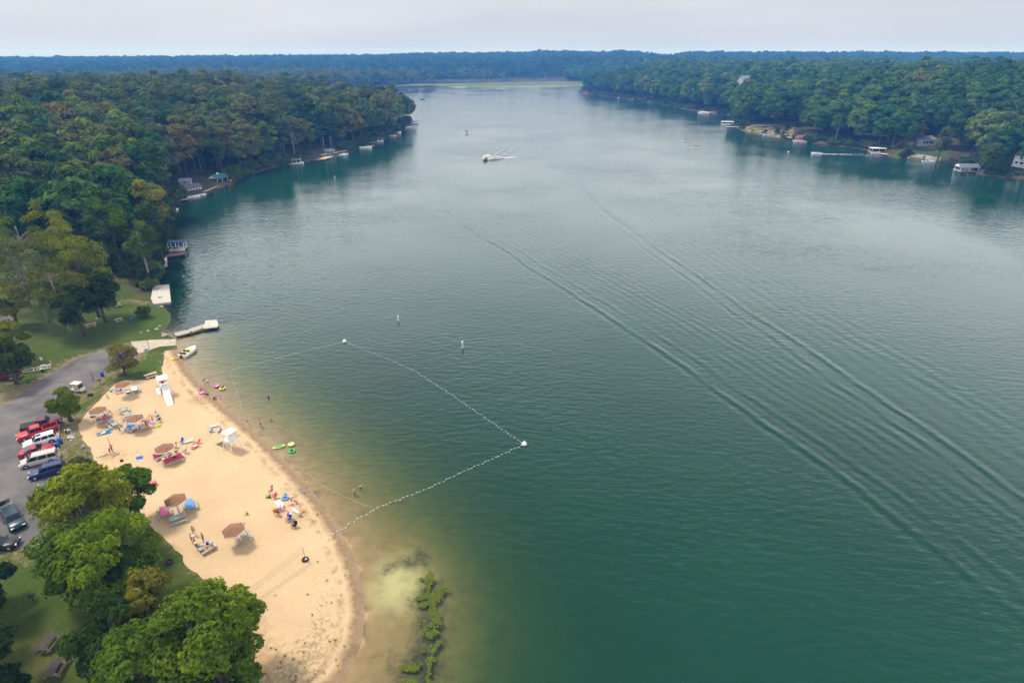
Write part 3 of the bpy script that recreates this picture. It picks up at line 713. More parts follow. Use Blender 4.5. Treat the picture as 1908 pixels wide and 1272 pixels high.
# ---- cars (x forward)
CAR = dict(
 suv=dict(L=4.75,W=1.88,H=1.72,hood=1.02,belt=1.08,f=(.27,.42,.92,.99),split=3,tail=1.08),
 minivan=dict(L=5.15,W=1.98,H=1.76,hood=.98,belt=1.04,f=(.18,.35,.945,.995),split=3,tail=1.04),
 coupe=dict(L=4.8,W=1.9,H=1.38,hood=.90,belt=.93,f=(.33,.49,.66,.87),split=1,tail=.98),
 sedan=dict(L=4.8,W=1.84,H=1.46,hood=.92,belt=.95,f=(.27,.42,.72,.88),split=2,tail=1.0),
 pickup=dict(L=5.8,W=2.0,H=1.86,hood=1.12,belt=1.16,f=(.26,.36,.59,.62),split=2,tail=1.16))
def car(kind, label, pf, pr, color, tonneau=False, tailgate_up=False, sunroof=False, rails=False, tinted=False):
    c = CAR[kind]; L, W, H = c['L'], c['W'], c['H']; hw = W/2; belt = c['belt']
    a, b = at_h(pf, .8), at_h(pr, .8); mid = (a+b)/2; d = (a-b); rz = math.atan2(d.y, d.x)
    root = empty('pickup_truck' if kind == 'pickup' else 'parked_car', (mid.x, mid.y, hz(mid.x, mid.y)), rz, label, 'pickup truck' if kind == 'pickup' else 'car', 'cars parked by the beach')
    X = lambda f: L/2-f*L
    f0, f1, f2, f3 = c['f']
    def ring(x, zl, zt, w, crown=.03):
        h = [(w*.86, zl), (w*.98, zl+.10), (w, zl+.32), (w*.985, zt-.16), (w*.93, zt-.03), (w*.72, zt+crown*.6), (0, zt+crown)]
        return [(x, y, z) for y, z in h]+[(x, -y, z) for y, z in h[-2::-1]]
    m = MB(); hd = c['hood']; tl = c['tail']
    if kind == 'pickup':
        st = [(0,.42,.62,.80),(.012,.34,hd-.28,.90),(.035,.30,hd-.10,.95),(.12,.28,hd-.02,.985),(f0,.28,hd+.03,1),(f0+.02,.28,belt,1),(f3,.28,belt,1),(f3+.01,.28,.62,1),(.985,.34,.62,.97),(1,.42,.60,.93)]
    else:
        st = [(0,.40,.58,.74),(.012,.28,hd-.33,.86),(.04,.24,hd-.14,.93),(.12,.22,hd-.03,.985),(f0,.22,belt-.02,1),(.5,.22,belt,1),(f3-.02,.22,max(belt,tl),.99),(.985,.27,tl-.06,.93),(1,.40,tl-.25,.86)]
    m.loft([ring(X(f), zl, zt, w*hw) for f, zl, zt, w in st], smooth=True)
    body = m.build('body', M['gloss'], root, color)
    # cabin with pillars, roof and glass
    wb, wr = hw*.93, hw*.76
    base = [(X(f0+.01), belt-.02), (X(f3), belt-.02)]; roof = [(X(f1), H-.05), (X(f2), H-.06)]
    r0 = [(base[0][0], wb*.93), (base[1][0], wb*.93)]
    def q(xz0, y): return (xz0[0], y, xz0[1])
    B = [q(base[0], wb*.96), q(base[1], wb*.96), q(base[1], -wb*.96), q(base[0], -wb*.96)]
    T = [q(roof[0], wr), q(roof[1], wr), q(roof[1], -wr), q(roof[0], -wr)]
    cx = (roof[0][0]+roof[1][0])/2
    T2 = [(cx+(x-cx)*.93, y*.86, H) for x, y, z in T]
    m = MB(); m.loft([B, T, T2], smooth=False); cabin = m.build('cabin', M['gloss'], root, color)
    def pane(name, p0, p1, p2, p3, ins=.06, outw=.014, col=(.012, .018, .022)):
        P = [Vector(p) for p in (p0, p1, p2, p3)]; cc = sum(P, Vector())/4; n = (P[1]-P[0]).cross(P[3]-P[0]).normalized()
        if n.dot(cc-Vector((cx, 0, 1))) < 0: n = -n
        Q = []
        for i in range(4):
            e1 = (P[(i+1) % 4]-P[i]); e2 = (P[i-1]-P[i]); Q.append(P[i]+e1.normalized()*min(ins, e1.length*.4)+e2.normalized()*min(ins, e2.length*.4)+n*outw)
        bb = [v-n*.012 for v in Q]
        MB().loft([bb, Q]).build(name, M['glass'], root)
    lerp = lambda a, b, t: tuple(a[i]+(b[i]-a[i])*t for i in range(3))
    pane('windshield', B[0], B[3], T[3], T[0], .07); pane('rear_window', B[1], B[2], T[2], T[1], .09)
    n = c['split']
    for s, (b0, b1, t1, t0) in ((1, (B[0], B[1], T[1], T[0])), (-1, (B[3], B[2], T[2], T[3]))):
        for i in range(n):
            u0, u1 = i/n, (i+1)/n
            pane('side_window', lerp(b0, b1, u0), lerp(b0, b1, u1), lerp(t0, t1, u1), lerp(t0, t1, u0), .055)
    if kind == 'pickup':
        x0, x1 = X(f3+.012), X(1)+.02
        m = MB()
        for s in (1, -1): m.box(((x0+x1)/2, s*(hw-.08), .86), (x0-x1, .14, .6))
        m.box((x1+.05, 0, .84), (.09, W-.31, .56)); m.box((x0-.04, 0, .84), (.07, W-.31, .56)); m.build('bed_walls', M['gloss'], root, color)
        if tonneau: MB().box(((x0+x1)/2, 0, 1.19), (x0-x1-.02, W-.1, .05)).build('bed_cover', M['rubber'], root)
        else: MB().box(((x0+x1)/2, 0, .64), (x0-x1-.18, W-.32, .03)).build('bed_liner', M['rubber'], root)
    if sunroof: MB().box((X(.5), 0, H+.012), (.75, .8, .02)).build('sunroof', M['glass'], root)
    if rails:
        for s in (1, -1): MB().tube([(X(f1+.06), s*wr*.82, H+.01), (X(f1+.10), s*wr*.82, H+.07), (X(f2-.08), s*wr*.82, H+.07), (X(f2-.04), s*wr*.82, H+.01)], .022, 5).build('roof_rail', M['steel'] if not tinted else M['rubber'], root)
    wr_ = .36 if kind in ('pickup', 'suv') else .33
    for fx in (.175 if kind != 'pickup' else .16, .80 if kind != 'pickup' else .79):
        for s in (1, -1):
            wy = s*(hw-.10)
            ar = MB().lathe([(wr_+.07, -.118), (wr_+.07, .118)], n=16).build('wheel_arch', M['rubber'], root)
            ar.location = (X(fx), s*(hw-.105), wr_+.03); ar.rotation_euler = (math.pi/2, 0, 0)
            t = MB().lathe([(wr_*.62, -.125), (wr_*.95, -.125), (wr_, -.08), (wr_, .08), (wr_*.95, .125), (wr_*.62, .125)], n=18).build('wheel', M['rubber'], root)
            t.location = (X(fx), s*(hw-.085), wr_); t.rotation_euler = (math.pi/2, 0, 0)
            r = MB().lathe([(.02, -.135), (wr_*.6, -.13), (wr_*.64, -.1), (wr_*.64, .1), (wr_*.6, .13), (.02, .135)], n=14).build('rim', M['steel'], t)
    for s in (1, -1):
        MB().box((X(.022), s*hw*.66, hd-.28), (.16, .36, .15), rz=s*-.35).build('headlight', M['lamp_white'], root)
        zt = .95 if kind == 'pickup' else (tl-.12)
        MB().box((X(.985), s*hw*.84, zt), (.12, .2, .3 if kind in ('suv', 'minivan', 'pickup') else .14)).build('taillight', M['lamp_red'], root)
        MB().box((X(f0+.055), s*(hw+.09), belt+.10), (.13, .2, .15)).build('mirror', M['gloss'], root, color)
    MB().box((X(.006), 0, .62), (.10, hw*1.0, .17)).build('grille', M['rubber'], root)
    MB().box((X(1)-.01, 0, .46), (.12, hw*1.7, .18)).build('rear_bumper', M['gloss'], root, color if kind != 'pickup' else (.35, .35, .35))
    if tailgate_up:
        m = MB(); m.box((X(1)+.15-.55, 0, H+.22), (1.15, W*.82, .06), ry=.28); tg = m.build('tailgate', M['gloss'], root, color)
        MB().box((X(1)+.15-.6, 0, H+.275), (.55, W*.66, .02), ry=.28).build('tailgate_window', M['glass'], tg)
    return root

# ---- picnic table (long axis x)
def proto_table():
    r = empty('picnic_table', (0, 0, -50), 0)
    m = MB()
    for i in range(5): m.box((0, -.30+.15*i, .745), (1.86, .138, .04))
    m.build('tabletop', M['wood_grey'], r)
    for s in (1, -1):
        m = MB()
        for k in (0, 1): m.box((0, s*(.62+.145*k), .44), (1.86, .135, .04))
        m.build('bench_seat', M['wood_grey'], r)
    for x in (-.62, .62):
        m = MB(); m.box((x, 0, .40), (.05, 1.5, .09)); m.box((x, 0, .70), (.05, .72, .08))
        for s in (1, -1): m.tube([(x+.05, s*.30, .72), (x+.05, s*.66, .0)], .05, 4, smooth=False)
        m.build('leg_frame', M['wood_grey'], r)
    return r
TABLE = None
def table(p0, p1, label, h=.75, group='picnic tables', mat=None, L=None):
    """p0, p1: the two ends of the tabletop's long axis in the photo"""
    global TABLE
    a, b = at_h(p0, h), at_h(p1, h); mid = (a+b)/2; d = b-a
    if TABLE is None: TABLE = proto_table(); t = TABLE
    else: t = copy_tree(TABLE)
    Ls = min(2.6, max(1.8, d.length)) if L is None else L
    t.location = (mid.x, mid.y, hz(mid.x, mid.y)-.02); t.rotation_euler = (0, 0, math.atan2(d.y, d.x)); t.scale = (Ls/1.86, 1.12, 1.03)
    tag(t, label, 'picnic table', group)
    if mat:
        for ch in t.children:
            if ch.name.startswith(('tabletop', 'bench')):
                ch.material_slots[0].link = 'OBJECT'; ch.material_slots[0].material = mat
    return t
def cloth_on(t, color, label, name='tablecloth', cat='tablecloth', fx=1.0, dx=0.0, over=.10, group=None):
    sx = t.scale[0]; m = MB(); L = 1.86*sx*fx+.10; Wd = .84+.09
    n = 14; rings = []
    top = []
    def hang(x, y, z): return (x, y, z)
    m.box((0, 0, .772), (L, Wd, .012))
    for s in (1, -1):
        vs = []; N = 13
        for i in range(N):
            x = -L/2+L*i/(N-1); vs.append((x, s*(Wd/2+.006), .776)); vs.append((x, s*(Wd/2+.02+.02*math.sin(i*2.1)), .776-over-.05*abs(math.sin(i*1.3))))
        m.add(vs, [(2*i, 2*i+1, 2*i+3, 2*i+2) for i in range(N-1)], True)
        vs = []; N = 7
        for i in range(N):
            y = -Wd/2+Wd*i/(N-1); vs.append((s*(L/2+.006), y, .776)); vs.append((s*(L/2+.02+.02*math.sin(i*2.1)), y, .776-over-.05*abs(math.sin(i*1.7))))
        m.add(vs, [(2*i, 2*i+1, 2*i+3, 2*i+2) for i in range(N-1)], True)
    o = m.build(name, M['cloth'], None, color); o.rotation_euler = t.rotation_euler
    o.scale = (1, 1, 1.03); o.location = t.matrix_basis.to_translation()+Vector((math.cos(t.rotation_euler.z)*dx, math.sin(t.rotation_euler.z)*dx, 0))
    return tag(o, label, cat, group)

# ---- hexagonal shelter
def shingles():
    t = NT(name='brown_shingles'); co = t.n('ShaderNodeTexCoord').outputs['Object']
    br = t.n('ShaderNodeTexBrick', {'Vector': t.n('ShaderNodeMapping', {'Vector': co, 'Scale': (1, 1, 1)}).outputs[0], 'Scale': 3.2, 'Mortar Size': .008, 'Color1': (.30,.155,.085,1), 'Color2': (.21,.105,.06,1), 'Mortar': (.09,.05,.035,1)}).outputs[0]
    c = t.mix(t.rng(t.noise(co, 2.2, 5), .35, .7, 0, .45), br, (.36,.2,.12))
    M['shingle'] = t.out(t.bsdf(c, .9))
shingles()
SHEL = None
def shelter(p, rz, label):
    global SHEL
    loc = at_h(p, 2.2*1.24); R = 1.24
    if SHEL is None:
        r = SHEL = empty('beach_shelter', loc, rz, sc=1.24)
        ring = lambda rad, z: [(rad*math.cos(math.pi/3*k), rad*math.sin(math.pi/3*k), z) for k in range(6)]
        m = MB(); m.loft([ring(R, 1.93), ring(R, 1.98), ring(R*.5, 2.23), ring(.03, 2.46)]); m.build('roof', M['shingle'], r)
        m = MB(); o, i = ring(R+.03, 1.83), ring(R-.03, 1.83); o2 = ring(R+.03, 2.0)
        m.loft([i, o, o2, [(x, y, 1.985) for x, y, z in ring(R+.004, 0)]], caps=False); m.build('fascia', M['white'], r)
        MB().box((0, 0, 1.0), (.17, .17, 2.2)).build('post', M['white'], r)
        for k in range(6):
            t = math.pi/3*k
            MB().tube([(.08*math.cos(t), .08*math.sin(t), 1.5), (.42*math.cos(t), .42*math.sin(t), 1.93)], .028, 4, smooth=False).build('brace', M['white'], r)
    else: r = copy_tree(SHEL); r.location = loc; r.rotation_euler = (0, 0, rz)
    tag(r, label, 'beach shelter', 'hexagonal beach shelters'); return r

# ---- people
SEG = [('pelvis','belly'),('belly','chest'),('chest','neck'),('neck','head'),('head','crown')]
for s in 'lr': SEG += [('chest','sh_'+s),('sh_'+s,'el_'+s),('el_'+s,'wr_'+s),('wr_'+s,'palm_'+s),('pelvis','hip_'+s),('hip_'+s,'kn_'+s),('kn_'+s,'an_'+s),('an_'+s,'toe_'+s)]
RAD = dict(pelvis=.135,belly=.125,chest=.145,neck=.055,head=.088,crown=.07,sh=.062,el=.042,wr=.028,palm=.033,hip=.092,kn=.058,an=.038,toe=.032)
def base_pose():
    J = dict(pelvis=(0,0,.95),belly=(0,.005,1.10),chest=(0,0,1.30),neck=(0,0,1.47),head=(0,.015,1.60),crown=(0,.0,1.70))
    for s, q in (('l',1),('r',-1)):
        J['sh_'+s] = (q*.175,0,1.40); J['el_'+s] = (q*.23,-.02,1.12); J['wr_'+s] = (q*.235,.06,.88); J['palm_'+s] = (q*.235,.085,.80)
        J['hip_'+s] = (q*.09,0,.89); J['kn_'+s] = (q*.10,.02,.48); J['an_'+s] = (q*.11,-.01,.07); J['toe_'+s] = (q*.13,.15,.03)
    return J
def pose(kind):
    J = base_pose(); mv = lambda **k: J.update({a: b for a, b in k.items()})
    if kind == 'walk': mv(kn_l=(.10,.16,.50), an_l=(.10,.26,.08), toe_l=(.11,.42,.05), kn_r=(-.1,.0,.48), an_r=(-.1,-.24,.10), toe_r=(-.11,-.10,.03), el_l=(.23,-.14,1.14), wr_l=(.2,-.08,.9), palm_l=(.2,-.05,.83), el_r=(-.23,.12,1.14), wr_r=(-.2,.26,.96), palm_r=(-.19,.31,.90))
    if kind == 'hips': mv(el_l=(.36,-.08,1.18), wr_l=(.19,.04,1.02), palm_l=(.13,.09,.99), el_r=(-.36,-.08,1.18), wr_r=(-.19,.04,1.02), palm_r=(-.13,.09,.99))
    if kind == 'reach': mv(el_l=(.22,.20,1.24), wr_l=(.17,.42,1.22), palm_l=(.16,.50,1.21), el_r=(-.22,.18,1.2), wr_r=(-.18,.40,1.1), palm_r=(-.17,.48,1.09), kn_l=(.10,.10,.49), an_l=(.11,.05,.07), toe_l=(.12,.21,.03))
    if kind in ('sit', 'sit_low', 'sit_ground'):
        h = {'sit': .56, 'sit_low': .40, 'sit_ground': .14}[kind]
        up = h-.95; back = -.06
        for k in ('pelvis','belly','chest','neck','head','crown','sh_l','sh_r'):
            x, y, z = J[k]; J[k] = (x, y-(z-.95)*.16, z+up)
        for s, q in (('l',1),('r',-1)):
            J['hip_'+s] = (q*.10,.03,h-.03)
            if kind == 'sit': J['kn_'+s] = (q*.13,.46,h-.02); J['an_'+s] = (q*.13,.42,.09); J['toe_'+s] = (q*.15,.58,.03)
            elif kind == 'sit_low': J['kn_'+s] = (q*.13,.44,h+.06); J['an_'+s] = (q*.13,.66,.09); J['toe_'+s] = (q*.15,.80,.06)
            else: J['kn_'+s] = (q*.15,.38,.42 if s == 'l' else .3); J['an_'+s] = (q*.12,.62,.07); J['toe_'+s] = (q*.13,.77,.05)
            J['el_'+s] = (q*.25,.06,h+.22); J['wr_'+s] = (q*.18,.28,h+.17); J['palm_'+s] = (q*.16,.35,h+.15)
    if kind == 'lie':
        for k, (x, y, z) in list(J.items()): J[k] = (x, z-.9, .125-y*.3+(.0 if 'toe' not in k else .02))
        for s, q in (('l',1),('r',-1)):
            J['an_'+s] = (q*.13,-.83,.06); J['toe_'+s] = (q*.17,-.92,.14); J['kn_'+s] = (q*.12,-.42,.09); J['el_'+s] = (q*.30,.22,.07); J['wr_'+s] = (q*.30,-.02,.06); J['palm_'+s] = (q*.30,-.10,.05)
    if kind == 'bend':
        for k in ('belly','chest','neck','head','crown','sh_l','sh_r'):
            x, y, z = J[k]; r = z-.95; J[k] = (x, y+r*.82, .95+r*.52)
        for s, q in (('l',1),('r',-1)): J['el_'+s] = (q*.22,.44,.86); J['wr_'+s] = (q*.17,.52,.62); J['palm_'+s] = (q*.16,.54,.54); J['kn_'+s] = (q*.13,.06,.48)
    if kind == 'squat':
        for k in ('pelvis','belly','chest','neck','head','crown','sh_l','sh_r'):
            x, y, z = J[k]; J[k] = (x, y+(z-.95)*.35, z-.68)
        for s, q in (('l',1),('r',-1)):
            J['hip_'+s] = (q*.10,0,.24); J['kn_'+s] = (q*.17,.30,.46); J['an_'+s] = (q*.13,.06,.07); J['toe_'+s] = (q*.15,.22,.03); J['el_'+s] = (q*.24,.33,.45); J['wr_'+s] = (q*.16,.48,.28); J['palm_'+s] = (q*.14,.54,.22)
    return J
BODY = {}
def body(kind):
    """one skinned surface per pose, with the clothing shells taken from it"""
    if kind in BODY: return BODY[kind]
    J = pose(kind); names = list(J); idx = {n: i for i, n in enumerate(names)}
    V = [Vector(J[n]) for n in names]; Rr = [RAD[n.split('_')[0]] for n in names]; E = [(idx[a], idx[b]) for a, b in SEG]
    for s, q in (('l',1),('r',-1)):
        w, p = V[idx['wr_'+s]], V[idx['palm_'+s]]; d = (p-w).normalized(); side = d.cross(Vector((0,1,0)) if abs(d.y) < .8 else Vector((1,0,0))).normalized(); side = side if abs(side.x) > .3 or True else side
        nrm = d.cross(side)
        for k, (off, ln) in enumerate(((-.026,.052),(-.009,.066),(.009,.070),(.026,.06))):
            r = p+side*off+d*.022; V += [r, r+d*ln*.6-nrm*.006, r+d*ln-nrm*.02]; n = len(V); Rr += [.011, .010, .008]; E += [(idx['palm_'+s], n-3), (n-3, n-2), (n-2, n-1)]
        r = w.lerp(p, .55)-side*.034; V += [r, r-side*.02+d*.035]; n = len(V); Rr += [.012, .009]; E += [(idx['palm_'+s], n-2), (n-2, n-1)]
    hd, cr = V[idx['head']], V[idx['crown']]; upv = (cr-V[idx['neck']]).normalized(); fw = Vector((0, 1, 0)); fw = (fw-upv*fw.dot(upv)).normalized() if abs(upv.y) < .95 else Vector((0, 0, 1))
    V.append(hd+fw*.10-upv*.01); Rr.append(.014); E.append((idx['head'], len(V)-1))
    me = bpy.data.meshes.new('body_'+kind); me.from_pydata([tuple(v) for v in V], E, [])
    ob = bpy.data.objects.new('tmp', me); COL.objects.link(ob)
    ob.modifiers.new('skin', 'SKIN').use_smooth_shade = True
    sk = me.skin_vertices[0].data if me.skin_vertices else None
    if sk is None:
        bm = bmesh.new(); bm.from_mesh(me); bm.verts.layers.skin.verify(); bm.to_mesh(me); bm.free(); sk = me.skin_vertices[0].data
    for i, r in enumerate(Rr):
        k = names[i].split('_')[0] if i < len(names) else ''
        f = (1.15, .82) if k in ('chest', 'belly', 'pelvis') else ((.86, 1.05) if k == 'head' else (1, 1))
        sk[i].radius = (r*f[0], r*f[1]); sk[i].use_root = (i == 0)
    sb = ob.modifiers.new('sub', 'SUBSURF'); sb.levels = 1; sb.render_levels = 1
    dg = bpy.context.evaluated_depsgraph_get(); ev = ob.evaluated_get(dg)
    out = bpy.data.meshes.new_from_object(ev); out.name = 'body_'+kind; bpy.data.objects.remove(ob)
    out.materials.clear(); out.materials.append(M['skin'])
    co = np.array([v.co for v in out.vertices]); nr = np.array([v.normal for v in out.vertices]); F = [tuple(p.vertices) for p in out.polygons]
    cen = np.array([co[list(f)].mean(0) for f in F])
    best = np.full(len(F), 1e9); bi = np.zeros(len(F), int); bt = np.zeros(len(F))
    for k, (a, b) in enumerate(SEG):
        A, B = np.array(J[a]), np.array(J[b]); ab = B-A; t = np.clip(((cen-A)@ab)/(ab@ab), 0, 1); dd = np.linalg.norm(cen-A-t[:, None]*ab, axis=1)-.6*RAD[a.split('_')[0]]
        u = dd < best; best[u] = dd[u]; bi[u] = k; bt[u] = t[u]
    nm = [SEG[k] for k in bi]
    def shell(name, sel, off, mat):
        ids = sorted({v for i, f in enumerate(F) if sel[i] for v in f}); mp = {v: i for i, v in enumerate(ids)}
        m = bpy.data.meshes.new(name); m.from_pydata((co[ids]+nr[ids]*off).tolist(), [], [tuple(mp[v] for v in f) for i, f in enumerate(F) if sel[i]])
        m.polygons.foreach_set('use_smooth', [True]*len(m.polygons)); m.materials.append(mat); m.update(); return m
    short = [(a == 'pelvis' and t < .6) or (a.startswith('hip') and t < .75) or (b.startswith('hip')) for (a, b), t in zip(nm, bt)]
    shirt = [a in ('belly','chest') and not b.startswith('neck') or (a == 'pelvis' and b == 'belly') or (a == 'chest' and b == 'neck' and t < .5) or (a.startswith('sh_') and t < .5) for (a, b), t in zip(nm, bt)]
    suit = [(a == 'pelvis') or (a == 'belly') or (a.startswith('hip') and t < .14) or (a == 'chest' and b.startswith('neck') and t < .25) for (a, b), t in zip(nm, bt)]
    hA = np.array(hd); uv = np.array(upv); fv = np.array(fw); rel = cen-hA; hu = rel@uv; hf = rel@fv
    hair = [(a == 'head' or b == 'head' or a == 'neck') and (hu[i] > .045 or (hf[i] < -.01 and hu[i] > -.10)) and np.linalg.norm(rel[i]) < .22 for i, (a, b) in enumerate(nm)]
    eye = MB()
    sd_ = Vector(fv).cross(Vector(uv))
    for q in (-1, 1): eye.ball(hd+fw*.082+sd_*(.032*q)+upv*.02, .011, 6, 4)
    eye.ball(hd+fw*.085-upv*.05, .02, 6, 4, (1, .4, .35))
    B = dict(body=out, shorts=shell('shorts', short, .014, M['cloth']), shirt=shell('shirt', shirt, .014, M['cloth']), suit=shell('swimsuit', suit, .012, M['cloth']), hair=shell('hair', hair, .018, M['cloth']), face=eye.mesh('face', M['rubber']), J=J)
    BODY[kind] = B; return B
SKINS = [(.55,.33,.22),(.62,.40,.28),(.48,.27,.17),(.58,.36,.25)]
HAIRS = {'dark':(.02,.015,.012),'brown':(.09,.05,.03),'blond':(.42,.3,.14),'grey':(.35,.33,.31),'white':(.75,.73,.7)}
PS = 1.0
def person(loc, kind, rz, label, shorts=None, shirt=None, suit=None, hair='brown', sc=1.0, hat=None, skin=None, group=None, sink=0.0):
    B = body(kind); loc = Vector(loc)
    r = link('person', B['body'], None, None, skin or SKINS[int(abs(loc.x*13+loc.y*7)) % 4])
    r.location = loc-Vector((0, 0, sink)); r.rotation_euler = (0, 0, rz); r.scale = (sc*PS,)*3
    tag(r, label, 'person', group)
    if shorts: link('swim_shorts', B['shorts'], None, r, shorts)
    if shirt: link('shirt', B['shirt'], None, r, shirt)
    if suit: link('swimsuit', B['suit'], None, r, suit)
    link('hair', B['hair'], None, r, HAIRS[hair]); link('face', B['face'], None, r)
    if hat:
        hd = Vector(B['J']['crown']); m = MB().lathe([(.19, -.02), (.19, -.01), (.10, .0), (.095, .07), (.05, .09)], (hd.x, hd.y, hd.z+.03), 10); m.build('hat', M['cloth'], r, hat)
    return r
# ------------------------------------------------------------------ the park and the beach
zA = pixfun(160, 690, 10.6); zB = pixfun(270, 790, 9.42); zC = pixfun(480, 890, 11.57); zD = pixfun(350, 690, 18.17); zE = pixfun(270, 640, 10.6)
R_ = math.radians
# cars
car('pickup', 'dark maroon pickup truck with a black bed cover, farthest in the row by the curb', (112,781), (41,797), (.10,.008,.025), tonneau=True)
car('pickup', 'bright red pickup truck with an open bed between the maroon truck and the white car', (33,814), (105,792), (.45,.012,.02))
car('suv', 'white crossover with a sunroof parked next to the red pickup', (45,828), (103,811), (.78,.78,.78), sunroof=True)
car('coupe', 'red sports coupe parked between the white crossover and the beige minivan', (97,829), (38,843), (.30,.015,.035))
car('minivan', 'beige minivan parked between the red coupe and the navy wagon', (38,862), (107,846), (.48,.43,.38), rails=True)
car('suv', 'navy blue estate car with roof rails, last of the row before the tree', (50,885), (124,866), (.012,.03,.12), rails=True, tinted=True)
car('sedan', 'teal car almost hidden under the yellow green tree', (72,906), (138,889), (.02,.10,.13))
car('suv', 'dark teal car with its tailgate raised, apart from the row near the tree', (38,988), (12,945), (.012,.04,.055), tailgate_up=True, tinted=True)
car('sedan', 'dark car at the edge of the lot, below the one with the raised tailgate', (22,1008), (-35,1018), (.02,.022,.028))
t = car('pickup', 'dark red pickup truck standing in front of the boat trailer by the trees', (-25,702), (36,697), (.12,.012,.02)); t['group'] = 'vehicles on the grass'

def kerb():
    m = MB(); P = [ray_hit(*q) for q in ((113,776),(110,797),(108,825),(109,847),(112,880))]
    for a, b in zip(P, P[1:]):
        d = b-a; m.box((a+b)/2+Vector((0,0,.04)), (d.length, .16, .22), math.atan2(d.y, d.x))
    o = m.build('kerb', M['concrete']); tag(o, kind='structure')
kerb()
# boat trailer
def boat_trailer():
    a, b = on(z1(200,912)), on(z1(400,875)); d = b-a; r = empty('boat_trailer', ((a+b)/2), math.atan2(d.y, d.x), 'empty white boat trailer behind the dark red pickup on the grass', 'boat trailer')
    m = MB()
    for s in (1, -1): m.tube([(-2.9, 0, .5), (-1.2, s*.75, .5), (2.4, s*.8, .52)], .05, 5)
    for x in (-.6, .6, 1.6): m.tube([(x, -.78, .5), (x, .78, .5)], .045, 5)
    m.build('frame', M['white'], r)
    for s in (1, -1):
        MB().tube([(.0, s*.45, .72), (2.4, s*.45, .78)], .05, 5).build('bunk', M['white'], r)
        w = MB().lathe([(.16,-.1),(.3,-.1),(.31,0),(.3,.1),(.16,.1)], n=14).build('wheel', M['rubber'], r); w.location = (.9, s*.95, .3); w.rotation_euler = (math.pi/2, 0, 0)
        MB().box((.9, s*.95, .66), (.85, .24, .05)).build('fender', M['white'], r)
        MB().tube([(2.3, s*.85, .5), (2.3, s*.85, 1.3)], .035, 5).build('guide_post', M['white'], r)
    MB().tube([(-1.7, 0, .5), (-1.9, 0, 1.15)], .04, 5).build('winch_post', M['steel'], r)
boat_trailer()
def golf_cart():
    a = on(z1(625,1055)); r = empty('golf_cart', a, R_(-8), 'cream golf cart with a flat roof at the road edge by the small round tree', 'golf cart')
    cr = (.66,.58,.43)
    m = MB(); m.loft([[(x, w, .28), (x, w, h), (x, 0, h+.03), (x, -w, h), (x, -w, .28)] for x, w, h in ((1.2,.35,.5),(1.1,.5,.68),(.7,.58,.82),(.55,.58,.45),(-.3,.6,.42),(-.35,.6,.75),(-1.1,.58,.72),(-1.2,.5,.5))], smooth=False); m.build('body', M['gloss'], r, cr)
    MB().box((-.25,0,.82),(.5,1.05,.14)).build('seat', M['cloth'], r, cr); MB().box((-.52,0,1.08),(.12,1.05,.45)).build('backrest', M['cloth'], r, cr)
    MB().box((-.05,0,1.88),(1.75,1.15,.07)).build('roof', M['gloss'], r, (.72,.64,.5))
    for x, y in ((.75,.52),(.75,-.52),(-.85,.52),(-.85,-.52)): MB().tube([(x+(.1 if x > 0 else 0),y,.7),(x-.08,y,1.86)],.022,5).build('roof_post', M['rubber'], r)
    MB().box((.66,0,1.2),(.03,.98,.7), ry=-.15).build('windscreen', M['glass'], r)
    MB().torus((0,0,0),.17,.02,12,5).build('steering_wheel', M['rubber'], r).location = (.32,.25,1.05)
    for x in (.75,-.8):
        for s in (1,-1):
            w = MB().lathe([(.1,-.1),(.22,-.1),(.23,0),(.22,.1),(.1,.1)], n=12).build('wheel', M['rubber'], r); w.location = (x, s*.55, .23); w.rotation_euler = (math.pi/2,0,0)
golf_cart()

# shelters
SH = {}
for k, p, rz, lab in (('A',(228,714),.10,'shelter with blue chairs under it beside the white-covered table, nearest the lifeguard ramp'),('B',(181,762),.12,'shelter closest to the parked cars, families seated below its brown roof'),
    ('C',(250,777),.10,'shelter whose roof hides the end of two bare grey tables'),('D',(305,832),.08,'shelter standing beside the pink-red covered tables'),
    ('E',(326,928),.12,'shelter surrounded by a pink, a blue and a bare picnic table'),('F',(434,984),.14,'shelter farthest from the cars, with one bare table and a seated man')):
    SH[k] = shelter(p, rz, 'brown hexagonal '+lab)

# tables
tE1 = table(z4(297,392), z4(316,465), 'picnic table under a pink cloth beside the shelter'); cloth_on(tE1, (.62,.17,.30), 'pink tablecloth on the table beside the shelter trio', fx=.98, group='tablecloths')
tE2 = table(z4(523,332), z4(545,404), 'picnic table under a light blue cloth beside the shelter'); cloth_on(tE2, (.13,.30,.66), 'light blue tablecloth on the table right of the shelter trio', fx=.98, group='tablecloths')
tE3 = table(z4(352,505), z4(508,460), 'picnic table with two small turquoise mats, in front of the pink and blue ones')
tF = table(z4(985,612), z4(1022,665), 'bare grey picnic table under the shelter farthest from the cars')
tP = table(z4(610,765), z4(735,700), 'picnic table piled with food and white bags, two men standing by it')
tD1 = table(zB(345,640), zB(650,545), 'long picnic table under a bright pink-red cloth outside the shelter'); cloth_on(tD1, (.60,.025,.10), 'bright pink-red tablecloth on the table in the open', fx=1.0, group='tablecloths')
tD2 = table(zB(150,545), zB(400,470), 'picnic table under a dark pink cloth, half below the shelter roof'); cloth_on(tD2, (.42,.02,.07), 'dark pink tablecloth half under the shelter roof', fx=.98, group='tablecloths')
tA1 = table(zA(935,312), zA(970,395), 'picnic table under a white cloth beside the far shelter'); cloth_on(tA1, (.80,.78,.74), 'white tablecloth on the table near the lifeguard ramp', fx=.8, group='tablecloths')
